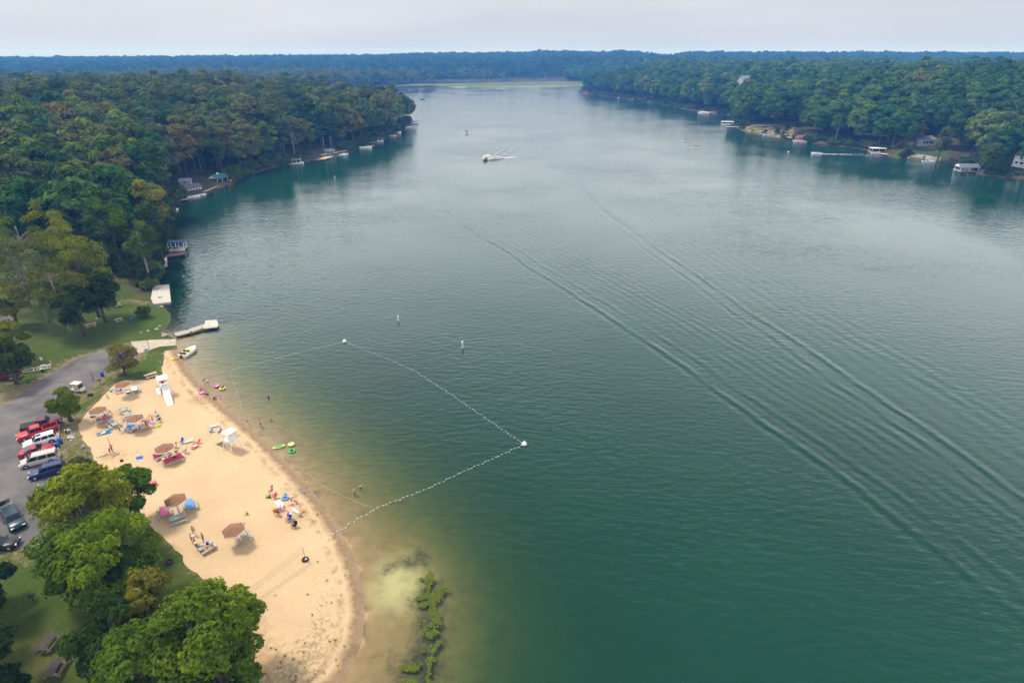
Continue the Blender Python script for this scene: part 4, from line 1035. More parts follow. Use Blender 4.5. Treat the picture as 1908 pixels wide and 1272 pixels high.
tA2 = table(zA(1160,92), zA(1385,40), 'tan picnic table at the edge of the grass behind the lifeguard ramp', mat=M['wood_tan'], L=2.3)
tB1 = table(zA(290,890), zA(400,840), 'picnic table below the shelter by the cars, heaped with bags')
tB2 = table(zA(240,960), zA(390,915), 'picnic table under a rose towel, people seated around it')
tB3 = table(zA(480,975), zA(590,1075), 'picnic table with a blue towel on its bench beside the seated families')
tC1 = table(zA(710,700), zA(765,795), 'bare grey picnic table standing end to end behind the shelter, farther of two')
tC2 = table(zA(775,820), zA(835,900), 'bare grey picnic table partly behind a shelter roof, nearer of two')
tC3 = table(zA(820,1140), zA(900,1085), 'picnic table with a blue draped towel below the shelter front')
tC4 = table(zA(1090,1060), zA(1140,1120), 'picnic table with a rose cloth beside the standing families')
table(z1(905,368), z1(935,360), 'grey picnic table on the grass nearest the woods', L=1.7); table(z1(920,486), z1(948,480), 'grey picnic table on the grass between the bench and the bush', L=1.7)
table(z1(668,530), z1(758,516), 'long tan picnic table on the grass under the tree edge', mat=M['wood_tan'], L=2.4)
table(z5(215,1090), z5(300,990), 'dark weathered picnic table under the near trees beside the grill patch', mat=M['wood_dark'], L=2.3); table(z5(265,1235), z5(322,1130), 'dark weathered picnic table nearest the photo edge, below its twin', mat=M['wood_dark'], L=2.2)
cloth_on(tE3, (.25,.5,.5), 'two small turquoise mats set out on the bare table', 'table_mats', 'mat', fx=.3, dx=-.35, over=.01)
cloth_on(tB2, (.55,.13,.2), 'rose towel spread over the crowded table', fx=.9, group='tablecloths'); cloth_on(tC4, (.55,.36,.33), 'pale rose cloth on the table by the standing families', fx=.9, group='tablecloths')
cloth_on(tC3, (.08,.2,.55), 'blue towel draped over the table below the shelter front', fx=.85, group='tablecloths')

# small beach things
def thing_at(name, p, rz, label, cat, group=None, up=0.0): return empty(name, on(p, up), rz, label, cat, group)
def cooler(p, rz, color, label, lid=(.8,.8,.78), s=1.0, up=0.0, loc=None):
    r = empty('cooler', loc if loc is not None else on(p, up), rz, label, 'cooler', 'coolers on the beach', s)
    MB().box((0,0,.17),(.58,.36,.34), taper=1.08).build('tub', M['gloss'], r, color); MB().box((0,0,.375),(.64,.41,.07)).build('lid', M['gloss'], r, lid)
    for q in (1,-1): MB().tube([(q*.33,-.1,.26),(q*.37,0,.26),(q*.33,.1,.26)],.015,5).build('handle', M['rubber'], r)
    return r
def beach_chair(p, rz, color, label, low=False, frame='steel'):
    r = thing_at('beach_chair', p, rz, label, 'beach chair', 'folding beach chairs'); r.scale = (.96,)*3; h = .22 if low else .42
    m = MB(); m.loft([[(-.26,y,h+dz),(.26,y,h+dz),(.26,y,h+dz-.03),(-.26,y,h+dz-.03)] for y, dz in ((.26,.05),(.05,-.02),(-.2,.0))], smooth=True); m.build('seat', M['cloth'], r, color)
    m = MB(); m.loft([[(-.26,y,h+z),(.26,y,h+z),(.26,y-.03,h+z),(-.26,y-.03,h+z)] for y, z in ((-.2,.0),(-.32,.3),(-.42,.56))], smooth=True); m.build('backrest', M['cloth'], r, color)
    m = MB()
    for s in (1,-1):
        m.tube([(s*.28,.26,0),(s*.28,-.18,h+.1),(s*.28,-.43,h+.58)],.016,5); m.tube([(s*.28,-.32,0),(s*.28,.26,h+.03),(s*.28,.26,h+.2)],.016,5); m.tube([(s*.28,.28,h+.2),(s*.28,-.26,h+.22)],.022,5)
    m.build('frame', M[frame], r); return r
def lounger(p, rz, color, label):
    r = thing_at('lounge_chair', p, rz, label, 'lounge chair', 'lounge chairs'); r.scale = (.82,)*3
    MB().box((0,.35,.30),(.6,1.2,.05)).build('bed', M['cloth'], r, color); MB().box((0,-.5,.52),(.6,.7,.05), rx=-.75).build('backrest', M['cloth'], r, color)
    m = MB()
    for s in (1,-1):
        m.tube([(s*.31,.95,.29),(s*.31,-.3,.29)],.02,5)
        for y in (.8,-.25): m.tube([(s*.31,y,.29),(s*.31,y+.06,0)],.02,5)
    m.build('frame', M['steel'], r); return r
def towel(p, w, l, rz, color, label, cat='towel', name='beach_towel'):
    m = MB(); n = 9; vs = []
    for j in range(n+1):
        for i in range(5): vs.append(((i/4-.5)*w, (j/n-.5)*l, .025+.018*math.sin(i*2.3+j*1.7)))
    m.add(vs, [(j*5+i, j*5+i+1, (j+1)*5+i+1, (j+1)*5+i) for j in range(n) for i in range(4)], True)
    m.box((0,0,.006),(w*.98,l*.98,.012))
    o = m.build(name, M['cloth'], None, color); o.location = on(p, .012); o.rotation_euler = (0,0,rz); return tag(o, label, cat)
def bag(p, rz, color, label, s=1.0, loc=None, name='beach_bag', cat='bag', up=0.0):
    m = MB(); m.loft([[(-.22*k,-.13*k,z),(.22*k,-.13*k,z),(.25*k,0,z),(.22*k,.13*k,z),(-.22*k,.13*k,z),(-.25*k,0,z)] for z,k in ((0,.9),(.12,1.1),(.28,1.0),(.38,.65),(.41,.3))], smooth=True)
    r = m.build(name, M['cloth'], None, color); r.location = loc if loc is not None else on(p, up); r.rotation_euler = (0,0,rz); r.scale = (s,)*3
    MB().tube([(-.15,0,.36),(-.1,.03,.52),(.1,.03,.52),(.15,0,.36)],.018,5).build('strap', M['cloth'], r, tuple(v*.6 for v in color)); return tag(r, label, cat)
def swim_ring(p, color, label, R=.40, up=.02, ctr=None, z=None, rz=0, sq=(1,1)):
    o = MB().torus((0,0,0), R, .14, 18, 8, sq).build('swim_ring', M['gloss'], None, color); o.location = on(p, .13+up) if z is None else Vector((*g(*p), z)); o.rotation_euler = (0,0,rz)
    if ctr: MB().lathe([(R*.95,-.04),(R*.95,-.02)], n=16).build('seat_skin', M['gloss'], o, ctr)
    return tag(o, label, 'swim ring', 'inflatable rings')
def bucket(p, color, label, s=1.0, up=0.0, loc=None):
    r = MB().lathe([(.10,0),(.14,.24),(.15,.25),(.125,.24),(.09,.03)], n=12).build('sand_bucket', M['gloss'], None, color); r.location = loc if loc is not None else on(p, up); r.scale = (s,)*3
    MB().tube([(-.14,0,.24),(-.12,.02,.34),(0,.03,.39),(.12,.02,.34),(.14,0,.24)],.010,5).build('handle', M['white'], r); return tag(r, label, 'bucket')
def ball(p, color, label, R=.16, up=0):
    o = MB().ball((0,0,R),R,12,8).build('beach_ball', M['gloss'], None, color); o.location = on(p, up); MB().ball((0,0,R),R*1.01,12,8,(1.004,.42,1.004)).build('stripe', M['white'], o); return tag(o, label, 'ball')
def barrel(p, label, color=(.012,.07,.32), rz=0):
    r = thing_at('trash_barrel', p, rz, label, 'trash barrel', 'blue trash barrels')
    MB().lathe([(.30,0),(.31,.28),(.325,.30),(.31,.32),(.31,.58),(.325,.6),(.31,.62),(.30,.9)], n=16).build('drum', M['gloss'], r, color); MB().torus((0,0,.9),.30,.022,16,6).build('rim', M['gloss'], r, (.05,.15,.45)); MB().lathe([(.285,.84),(.285,.845)], n=14).build('liner', M['rubber'], r); return r
def grill(p, label, rz=0.3):
    r = thing_at('park_grill', p, rz, label, 'grill', 'park grills')
    MB().tube([(0,0,-.1),(0,0,.75)],.05,6).build('post', M['iron'], r); m = MB(); m.box((0,0,.78),(.52,.42,.03))
    for s in (1,-1): m.box((s*.26,0,.88),(.03,.42,.22))
    m.box((0,-.21,.88),(.52,.03,.22)); m.build('firebox', M['iron'], r); m = MB()
    for i in range(7): m.tube([(-.24+.08*i,-.2,.97),(-.24+.08*i,.2,.97)],.012,4)
    m.build('grate', M['iron'], r)
def fire_ring(p, label):
    r = thing_at('fire_ring', p, 0, label, 'fire ring', 'steel fire rings'); MB().lathe([(.46,0),(.46,.3),(.42,.3),(.42,0)], n=18).build('ring', M['iron'], r); MB().lathe([(.41,.03),(.2,.08)], n=14).build('ash', M['oc'], r, (.06,.055,.05))
for p, l in ((z1(810,935),'blue trash barrel on the grass corner by the road, under the spreading tree'),(z1(1047,505),'blue trash barrel alone on the lawn near the round bush'),(z3(575,490),'blue trash barrel at the curb, closer of the pair behind the minivan'),(z3(600,450),'blue trash barrel at the curb, farther of the pair behind the coupe')): barrel(p, l)
fire_ring(z1(715,1088), 'low rusty fire ring on the grass strip beside the golf cart'); fire_ring(z4(357,885), 'rusty fire ring on the grass near the tree shade by the beach edge')
grill(z1(793,995), 'black park grill on the grass strip near the road corner barrel'); grill(z4(508,1135), 'black park grill at the tip of the grass by the big near tree'); grill(z5(185,820), 'dark park grill on a pale patch under the near trees')
def rocks(lst, label, r=.4):
    for i, (p, s) in enumerate(lst):
        rg = random.Random(i+int(p[0])); m = MB(); m.ball((0,0,.12),r,9,6,(1,.8,.5)); o = m.build('rock', M['rock'])
        for v in o.data.vertices: v.co *= rg.uniform(.82,1.18)
        o.location = on(p); o.rotation_euler = (rg.uniform(-.2,.2),0,rg.uniform(0,6)); o.scale = (s,s*rg.uniform(.7,1.1),s); tag(o, label, 'rock', 'pale rocks by the boat ramp')
rocks([(z1(1240,570),1.5),(z1(1262,545),1.1),(z1(1300,620),1.7),(z1(1275,392),1.3),(z1(1285,600),1.0)], 'pale boulder at the waterline between the deck and the ramp')
rocks([(z1(1115,592),.8)], 'small white stone on the lawn near the ramp, rounder of two'); rocks([(z1(1170,582),1.0)], 'longer white stone on the lawn near the ramp'); rocks([(z1(765,485),.7)], 'pale stone on the lawn at the tree shadow')
def sign(p, label, h=1.9, w=.5, hh=.7, col=(.75,.75,.73), rz=0, mat='white'):
    r = thing_at('sign', p, rz, label, 'sign'); MB().box((0,0,h/2),(.07,.07,h)).build('post', M['steel'], r); MB().box((0,-.06,h-hh/2+.05),(w,.03,hh)).build('panel', M['gloss'], r, col)
sign(z1(346,850), 'white sign standing above the boat trailer'); sign(z1(1170,775), 'pale blue notice board at the ramp grass corner', 1.7, .8, .9, (.35,.42,.5), .5)
def post(p, label, h=2.0, r=.05, mat='iron', name='post', cat='post'):
    o = MB().tube([(0,0,-.2),(0,0,h)], r, 7).build(name, M[mat]); MB().lathe([(r*1.4,h),(r*1.4,h+.03),(.01,h+.07)], n=8).build('cap', M[mat], o); o.location = on(p); tag(o, label, cat)
post(z1(742,975), 'dark slim post at the road edge above the golf cart'); post(z1(1182,722), 'dark lamp-like post at the ramp entrance', 2.4)
# dock, deck
def plank_dock(name, pts, w, z, label, mat, parts='walkway', cat='dock', piles=True, th=.2):
    w *= K; z *= 1.2
    P = [Vector((*g(x, y, z), z)) for x, y in pts]; r = empty(name, P[0]*0+Vector((P[0].x, P[0].y, 0)), 0, label, cat)
    o0 = r.location
    for a, b in zip(P, P[1:]):
        d = b-a; L = d.length; n = max(2, int(L/2.2)); rz = math.atan2(d.y, d.x); m = MB()
        m.box(((a+b)/2-o0), (L, w, th), rz); m.build(parts, mat, r)
    if piles:
        for a, b in zip(P, P[1:]):
            d = (b-a); n = max(1, int(d.length/3)); s = Vector((-d.y, d.x, 0)).normalized()*(w/2+.07)
            for i in range(n+1):
                for q in (1, -1): p = a+d*(i/n)+s*q-o0; MB().tube([(p.x,p.y,-1.5),(p.x,p.y,z+.35)],.07,6).build('piling', M['wood_dark'], r)
    return r, P
r, P = plank_dock('swim_dock', [(326,624),(352,617),(384,606)], 1.5, .45, 'pale floating dock beside the boat ramp with a square end platform', M['wood_grey'])
q = [Vector((*g(x, y, .6), .6))-r.location for x, y in ((379,612),(383,597),(404,596),(407,604),(405,609))]
MB().prism([(v.x, v.y) for v in q], .42, .66).build('end_platform', M['concrete'], r)
def deck():
    q = [Vector((*g(*z1(X,Y)  , .45), 0)) for X, Y in ((1205,240),(1232,222),(1335,210),(1350,348),(1212,366),(1190,320),(1200,280))]; c = sum(q, Vector())/len(q); c.z = 0
    r = empty('concrete_deck', c, 0, 'square pale deck over the water edge with two grey pads', 'deck')
    MB().prism([(v.x-c.x, v.y-c.y) for v in q][::-1], -.6, .45).build('slab', M['concrete'], r)
    for X, Y in ((1255,242),(1265,312)): p = Vector((*g(*z1(X,Y), .5), .0))-c; MB().box((p.x,p.y,.56),(.9,.9,.24), taper=.9).build('pad', M['wood_grey'], r)
deck()
# boardwalk and volleyball net
def boardwalk():
    a, b = on(z2(285,1125)), on(z2(425,1082)); d = b-a; r = empty('boardwalk', (a+b)/2, math.atan2(d.y,d.x), 'short pale plank boardwalk from the grass onto the sand', 'boardwalk')
    m = MB(); n = 9
    for i in range(n): m.box((-d.length/2+d.length*(i+.5)/n,0,.06),(d.length/n*.93,1.0,.06))
    m.build('planks', M['wood_tan'], r); m = MB()
    for s in (1,-1): m.box((0,s*.4,.015),(d.length,.08,.05))
    m.build('bearers', M['wood_tan'], r)
    a, b = on(z2(470,1118)), on(z2(545,1085)); d = b-a; o = MB().box((0,0,.08),(d.length,.18,.16)).build('timber_beam', M['wood_grey']); o.location = (a+b)/2; o.rotation_euler = (0,0,math.atan2(d.y,d.x)); tag(o,'dark timber beam lying on dug sand beside the people at the pole','beam')
boardwalk(); post(z2(452,1000), 'thin pole standing in the sand beside the group in red', 1.7, .028, 'iron', 'sand_pole')
def net():
    A = on(z4(1550,862)); B = on((447,1132)); d = B-A; L = d.length; r = empty('volleyball_net', A, math.atan2(d.y,d.x), 'thin volleyball net stretched across the sand on two poles', 'volleyball net')
    for x in (0, L): MB().tube([(x,0,0),(x,0,2.3)],.045,7).build('pole', M['steel'], r)
    m = MB()
    for i in range(6): m.tube([(0,0,1.45+.16*i),(L,0,1.45+.16*i)],.022 if i in (0,5) else .008,4)
    for i in range(int(L/.3)): m.tube([(.3*i,0,1.45),(.3*i,0,2.25)],.007,4)
    m.build('net', M['oc'], r, (.42,.33,.22))
    t = MB().torus((0,0,.14),.34,.13,18,8).build('old_tyre', M['rubber']); t.location = A; tag(t, 'black tyre weighting the foot of the volleyball pole', 'tyre')
    MB().ball((.12,.05,.12),.2,8,5,(1,1,.6)).build('sand_fill', M['white'], t)
net()

# lifeguard stands
def lifeguard(p, rz, label, ramp=3.2):
    loc = at_h(p, 3.5); r = empty('lifeguard_stand', loc, rz, label, 'lifeguard stand', 'white lifeguard stands', 1.08)
    for sx in (1,-1):
        for sy in (1,-1):
            MB().tube([(sx*1.05,sy*.95,-.1),(sx*.72,sy*.68,1.75),(sx*.66,sy*.66,3.2)],.075,4,smooth=False).build('leg', M['white'], r)
    MB().box((0,0,1.72),(1.6,1.5,.10)).build('platform', M['white'], r)
    MB().box((-.05,0,3.25),(1.75,1.75,.09), ry=.08).build('canopy', M['white'], r)
    MB().box((-.25,0,2.15),(.6,1.1,.08)).build('seat', M['white'], r); MB().box((-.56,0,2.5),(.08,1.1,.6)).build('backrest', M['white'], r)
    m = MB()
    for sy in (1,-1): m.tube([(sy*.95*1.0,-.95,.55),(sy*.80,.85*0-.74,1.3)],.05,4,smooth=False); m.tube([(-.95,sy*.88,.45),(.78,sy*.72,1.5)],.05,4,smooth=False)
    m.build('cross_brace', M['white'], r)
    m = MB()
    for sy in (1,-1): m.tube([(.7,sy*.7,2.5),(-.7,sy*.7,2.5)],.045,4,smooth=False)
    m.build('handrail', M['white'], r)
    m = MB(); a, b = Vector((.78,0,1.70)), Vector((.78+ramp,0,.06)); n = 9
    d = b-a; m.box((a+b)/2,(d.length,.95,.07), ry=math.atan2(-d.z, math.hypot(d.x,d.y)))
    m.build('ramp', M['white'], r)
    m = MB()
    for sy in (1,-1): m.box((a+b)/2+Vector((0,sy*.5,.1)),(d.length,.07,.22), ry=math.atan2(-d.z, math.hypot(d.x,d.y)))
    m.build('ramp_side', M['white'], r); return r
def aim(p, q, h0, h1=0.0):
    a, b = Vector((*g(*p, h0+1.5), 0)), Vector((*g(*q, h1+1.5), 0)); d = b-a; return math.atan2(d.y, d.x)
LG1 = lifeguard(zE(335,675), aim(zE(415,720), zE(545,1125), 1.7), 'white lifeguard stand with a long ramp running down toward the beach middle', 4.3)
LG2 = lifeguard(zB(1468,130), aim(zB(1420,300), zB(1235,290), 1.7, .9), 'white lifeguard stand nearer the water line, facing the swimmers', 2.6)
o = MB().box((0,0,0),(.75,2.3,.1)).build('rescue_board', M['white']); MB().box((0,1.2,.0),(.7,.5,.11)).build('tip', M['oc'], o, (.33,.22,.16)); p0, p1 = on(zE(290,1020), .1), at_h(zE(255,830), .9); o.location = (p0+p1)/2+Vector((0,0,.3)); o.rotation_euler = (.25,0,math.atan2(-(p1-p0).x,(p1-p0).y)); tag(o, 'white rescue board leaning with a brown tip beside the ramped lifeguard stand', 'rescue board')
RED = (.55,.03,.03)
def on_stand(r, x, y, z): return r.matrix_basis @ Vector((x, y, z))
person(on_stand(LG1,-.2,-.1,1.70), 'sit', LG1.rotation_euler.z-math.pi/2, 'lifeguard in red shorts seated on the stand with the long ramp', shorts=RED, suit=RED, hair='brown')
person(on_stand(LG2,-.2,.1,1.70), 'sit', LG2.rotation_euler.z-math.pi/2-.3, 'lifeguard in red seated on the stand nearer the swimmers', shorts=RED, suit=(.5,.04,.05), hair='dark')
person(on(zE(368,1010)), 'reach', R_(20), 'person in a red top climbing beside the lifeguard ramp', shorts=RED, shirt=RED)

# people and their things
P_ = lambda p, *a, **k: person(on(p), *a, **k)
NAVY, WHT, BLU, TEAL, PINK, PURP, YEL, BLK, ORG, GRN = (.015,.025,.10), (.78,.77,.75), (.03,.13,.5), (.02,.26,.34), (.65,.07,.28), (.16,.05,.28), (.75,.6,.03), (.015,.015,.02), (.75,.25,.03), (.08,.42,.08)
# shelter A
P_(zA(455,545), 'squat', 2.4, 'child in a yellow shirt and purple cap playing alone in front of the blue chairs', shorts=ORG, shirt=YEL, hat=PURP, sc=.68)
beach_chair(zA(610,405), 2.6, (.01,.06,.48), 'blue folding chair under the shelter edge, left of the pair'); beach_chair(zA(685,440), 2.9, (.02,.11,.55), 'blue folding chair in front of the shelter post, right of the pair')
cooler(zA(830,455), .3, (.03,.04,.28), 'blue cooler with a white lid in front of the shelter post'); bag(zA(555,440), .4, WHT, 'white bag on the sand beside the blue chairs', .9)
cooler(zA(515,415), .5, (.13,.32,.36), 'teal cooler at the corner of the shelter farthest left', (.25,.38,.42)); towel(zA(620,467), .35, .55, 1.4, (.5,.03,.02), 'small red cloth on the sand in front of the blue chairs')
bag(zA(1035,402), .2, WHT, 'white bag on the sand at the end of the white-covered table', .7); P_(zA(800,375), 'sit', 2.2, 'person in the shade behind the shelter post with a dark top', shorts=(.1,.04,.04), shirt=(.12,.05,.05), hair='dark')
# shelter B
cooler(zA(135,920), .3, (.02,.05,.3), 'navy cooler with a pale lid under the shelter by the cars'); P_(zA(215,985), 'sit', 2.2, 'person in a white hat seated at the crowded table', shorts=WHT, shirt=(.5,.42,.38), hat=WHT, hair='grey')
P_(zA(280,1035), 'sit', .6, 'person wrapped in a teal towel seated on the front bench', shorts=PINK, shirt=TEAL, hair='grey'); P_(zA(410,960), 'sit', -1.0, 'person in a navy shirt and cap seated at the crowded table end', shorts=NAVY, shirt=(.07,.06,.2), hat=(.5,.45,.25))
P_(zA(385,830), 'sit', .3, 'person in pink seated behind the crowded table', shirt=(.65,.25,.28), shorts=NAVY, hair='blond'); P_(zA(455,870), 'sit', -.8, 'person in grey seated at the far end of the shaded table', shirt=(.25,.22,.3), shorts=BLK, hair='brown')
bag(zA(320,905), .3, BLK, 'black bag in the shade below the shelter by the cars'); towel(zA(470,905), .45, .8, 1.2, (.05,.36,.42), 'turquoise towel lying at the end of the shaded table')
towel(zA(505,1125), .55, .9, .5, (.02,.28,.55), 'bright blue towel hanging off the bench of the towel table'); P_(zA(575,1065), 'lie', 1.2, 'pale sunbather in white lying at the end of the blue-towel table', suit=WHT, hair='blond', sc=.9)
bag(zA(470,1040), .6, (.6,.4,.3), 'peach bag beside the blue towel'); bag(None, .2, (.3,.32,.42), 'grey folded bag on the blue-towel table top', 1.1, loc=tB3.location+Vector((-.2,.1,.77)))
# mat
a, b = on(zA(150,1255)), on(zA(400,1195)); towel(z2(355,893), 1.2, 3.0, math.atan2((b-a).y,(b-a).x)-math.pi/2, (.005,.17,.42), 'large blue beach mat with a sunbather on it', 'beach mat', 'beach_mat')
person(on(z2(375,895), .05), 'lie', math.atan2((b-a).y,(b-a).x)-math.pi/2+.4, 'sunbather in white lying across the large blue mat', suit=WHT, shirt=WHT, hair='brown')
P_(zA(690,1235), 'walk', 2.6, 'child draped in a teal towel walking past the shelter table', shirt=(.01,.3,.42), shorts=(.01,.25,.38), hair='dark', sc=.85)
# shelter C
P_(zA(865,1175), 'sit', .5, 'person in a dark red cap bending over the blue draped table', shirt=(.3,.38,.6), shorts=BLU, hat=(.3,.01,.04)); P_(zA(935,1220), 'sit_ground', .3, 'small child in bright pink sitting on the sand before the post', shirt=(.7,.03,.22), shorts=BLK, hair='dark', sc=.75)
bucket(zA(1065,1150), (.25,.55,.65), 'pale turquoise bucket beside the shelter post', 1.6)
P_(zA(1100,1035), 'sit', .8, 'person with dark hair and red shorts seated at the rose-clothed table', shirt=(.55,.3,.4), shorts=(.5,.02,.05), hair='dark'); P_(zA(1150,1045), 'sit', .8, 'person in a lavender shirt seated on the rose table bench', shirt=(.38,.32,.6), shorts=PINK, hair='blond')
P_(zA(1215,1135), 'hips', 2.5, 'standing person in a red dress at the end of the rose table', shirt=(.5,.02,.03), shorts=(.55,.02,.03), hair='dark'); P_(zA(1255,1110), 'walk', 1.2, 'person in pale pink beside the one in the red dress', shirt=(.7,.42,.42), shorts=(.7,.45,.45), hair='blond')
P_(zA(1345,1125), 'bend', 1.0, 'person in a lavender shirt bending over bags', shirt=(.52,.48,.78), shorts=(.48,.42,.75), hair='blond'); P_(zA(1330,1030), 'sit', 2.4, 'person in orange red seated beside the dark parasol chair', shirt=(.7,.16,.08), shorts=PINK, hair='blond')
beach_chair(zA(1445,1005), 1.2, (.07,.05,.18), 'dark purple folding chair at the edge of the standing group'); beach_chair(zA(1425,945), 1.0, (.05,.32,.35), 'teal folding chair behind the dark purple one')
bag(zA(1450,1105), .4, (.6,.72,.06), 'lime yellow bag on the sand at the end of the group', 1.2); ball(zA(1462,1060), (.1,.5,.55), 'turquoise ball on top of the lime bag', .16, .35)
bag(zA(1290,1000), .3, (.75,.66,.55), 'cream bag on the sand behind the orange shirt', 1.2); P_(zA(1395,830), 'squat', 1.9, 'small child in pale pink digging in the sand apart from the group', suit=(.7,.35,.35), shirt=(.72,.38,.4), sc=.6)
towel(zA(1262,895), .3, .4, .3, PINK, 'tiny pink cloth on the sand by the dug hole')
# left edge of the grass
P_(z3(715,370), 'bend', 2.0, 'bare-backed man in light blue shorts stooping at the grass picnic', shorts=(.03,.3,.5), hair='dark'); P_(z3(665,355), 'sit_ground', 0.6, 'person in black seated at the picnic on the grass', shirt=BLK, shorts=BLK, hair='dark')
towel(z3(700,385), 1.0, 1.1, .5, (.42,.38,.36), 'grey blanket on the grass picnic'); bag(z3(650,335), .2, WHT, 'white bag at the back of the grass picnic', .9); bag(z3(722,405), .9, WHT, 'white cushion at the front of the grass picnic', .9); bag(z3(700,432), .5, (.7,.72,.72), 'small white bundle lying nearest the barrels', .6)
P_(z3(845,540), 'stand', 1.2, 'person in a pale shirt and blue shorts standing alone where grass meets sand', shirt=(.55,.52,.6), shorts=(.02,.12,.45), hair='brown')
P_(z2(482,1075), 'hips', 2.2, 'person in a red shirt standing by the thin pole', shirt=(.6,.06,.1), shorts=(.4,.05,.06), hair='dark'); P_(z2(455,1092), 'bend', -.8, 'person in brown leaning at the thin pole', shirt=(.25,.12,.12), shorts=(.12,.1,.12), hair='brown'); P_(z2(470,1062), 'stand', -.6, 'shirtless boy behind the two at the thin pole', shorts=(.25,.2,.2), hair='brown', sc=.8)
bag(z2(568,1162), .5, (.025,.02,.012), 'black bag on open sand before the tree', .9); towel(z2(740,1128), .95, .85, .5, (.01,.12,.6), 'square royal blue mat alone on the open sand', 'beach mat', 'beach_mat'); towel(z2(715,1067), .3, .3, .2, (.3,.35,.4), 'tiny grey cloth above the square blue mat')
# shelter D
P_(zB(555,410), 'sit_ground', 2.2, 'person in a purple cap sitting on the sand off the shelter corner', shirt=(.7,.45,.35), shorts=(.65,.5,.4), hat=(.06,.03,.25))
beach_chair(zB(650,335), 2.8, (.005,.07,.5), 'royal blue high-backed chair, left of three standing in the open'); lounger(zB(785,315), 2.2, (.5,.66,.62), 'pale mint lounge chair between the blue and the red chairs')
lounger(zB(925,345), 2.6, (.65,.06,.05), 'bright red lounge chair farther from the table'); lounger(zB(900,408), 2.6, (.6,.12,.12), 'red lounge chair with a white towel, nearer of two'); towel(zB(893,405), .5, .6, 2.6, WHT, 'white towel on the nearer red lounge chair').location.z += .34
beach_chair(zB(560,510), 2.0, (.01,.015,.3), 'navy folding chair between the covered table and the shelter'); beach_chair(zB(705,505), 1.6, (.08,.3,.26), 'green and teal folding chair beyond the table end')
bucket(zB(440,525), WHT, 'white tub on the sand in front of the shelter post', 2.0); bucket(zB(335,650), (.8,.78,.72), 'white tub at the left end of the bright covered table', 2.0); bucket(zB(668,585), WHT, 'white and blue tub at the right end of the bright covered table', 2.2)
bucket(zB(178,595), (.6,.72,.78), 'pale blue tub before the half-shaded table', 2.2); bag(None, .3, BLK, 'black bag on the bright covered table', .8, loc=tD1.location+Vector((.1,.12,.78))); bag(zB(672,600), .3, (.03,.15,.6), 'blue bag by the tub at the covered table end', .6)
bucket(zB(270,570), YEL, 'yellow bucket under the half-shaded table edge', 1.0); bucket(zB(255,615), (.05,.4,.5), 'small turquoise bucket on the sand left of the post', .8); bucket(zB(228,660), (.75,.2,.08), 'small orange bucket nearest the open sand', .9)
P_(zB(215,545), 'sit', .3, 'person in purple seated at the half-shaded table', shirt=(.08,.03,.14), shorts=NAVY, hair='dark')
lounger(zB(1235,45), 2.0, (.6,.54,.72), 'pale lavender lounge chair alone behind the lifeguard stand'); beach_chair(zB(1160,140), 2.4, (.2,.24,.6), 'small blue chair left of the lifeguard stand', True); beach_chair(zB(1315,150), 2.4, (.03,.1,.4), 'small navy chair touching the lifeguard stand corner', True)
cooler(z4(218,205), .6, (.62,.05,.09), 'bright red cooler on the sand beside the leafy tree', (.68,.12,.16), 1.5)
# near group
P_(z4(577,645), 'walk', .6, 'shirtless man in pale checked shorts walking to the laden table', shorts=(.42,.42,.6), hair='dark'); P_(z4(660,705), 'hips', 2.6, 'shirtless man in blue shorts standing behind the laden table', shorts=(.01,.22,.42), hair='brown')
P_(z4(560,715), 'stand', -.9, 'woman in a brown swimsuit standing at the left of the laden table', suit=(.2,.06,.03), hair='brown'); P_(z4(588,735), 'stand', 2.3, 'woman in a white hat and red swimsuit by the laden table', suit=(.65,.05,.05), hat=WHT, hair='grey')
P_(z4(612,775), 'sit', -1.2, 'person in a cream hat seated at the left end of the laden table', shirt=(.06,.08,.4), shorts=PURP, hat=(.78,.7,.55)); P_(z4(690,775), 'sit', .2, 'child in pink seated on the front bench of the laden table', suit=PINK, hair='blond', sc=.7)
bag(None, .4, (.02,.04,.3), 'navy bag on the laden table', .9, loc=tP.location+Vector((.25,.2,.76))); bag(None, .9, WHT, 'white bag on the laden table, right end', 1.1, loc=tP.location+Vector((.62,.32,.76))); bag(None, .1, (.72,.66,.5), 'cream bag on the laden table, left end', .8, loc=tP.location+Vector((-.4,-.12,.76))); cooler(None, .4, (.08,.2,.6), 'blue and white box on the laden table end', s=.7, loc=tP.location+Vector((.82,.5,.0)))
P_(z4(1022,600), 'sit', 2.0, 'man with dark shorts seated at the bare table of the far shelter', shorts=BLK, hair='dark')
bucket(z4(1040,460), GRN, 'green bucket alone on the sand between shelter and beach group', 1.2); bucket(z4(1022,466), YEL, 'tiny yellow mould beside the green bucket', .7)
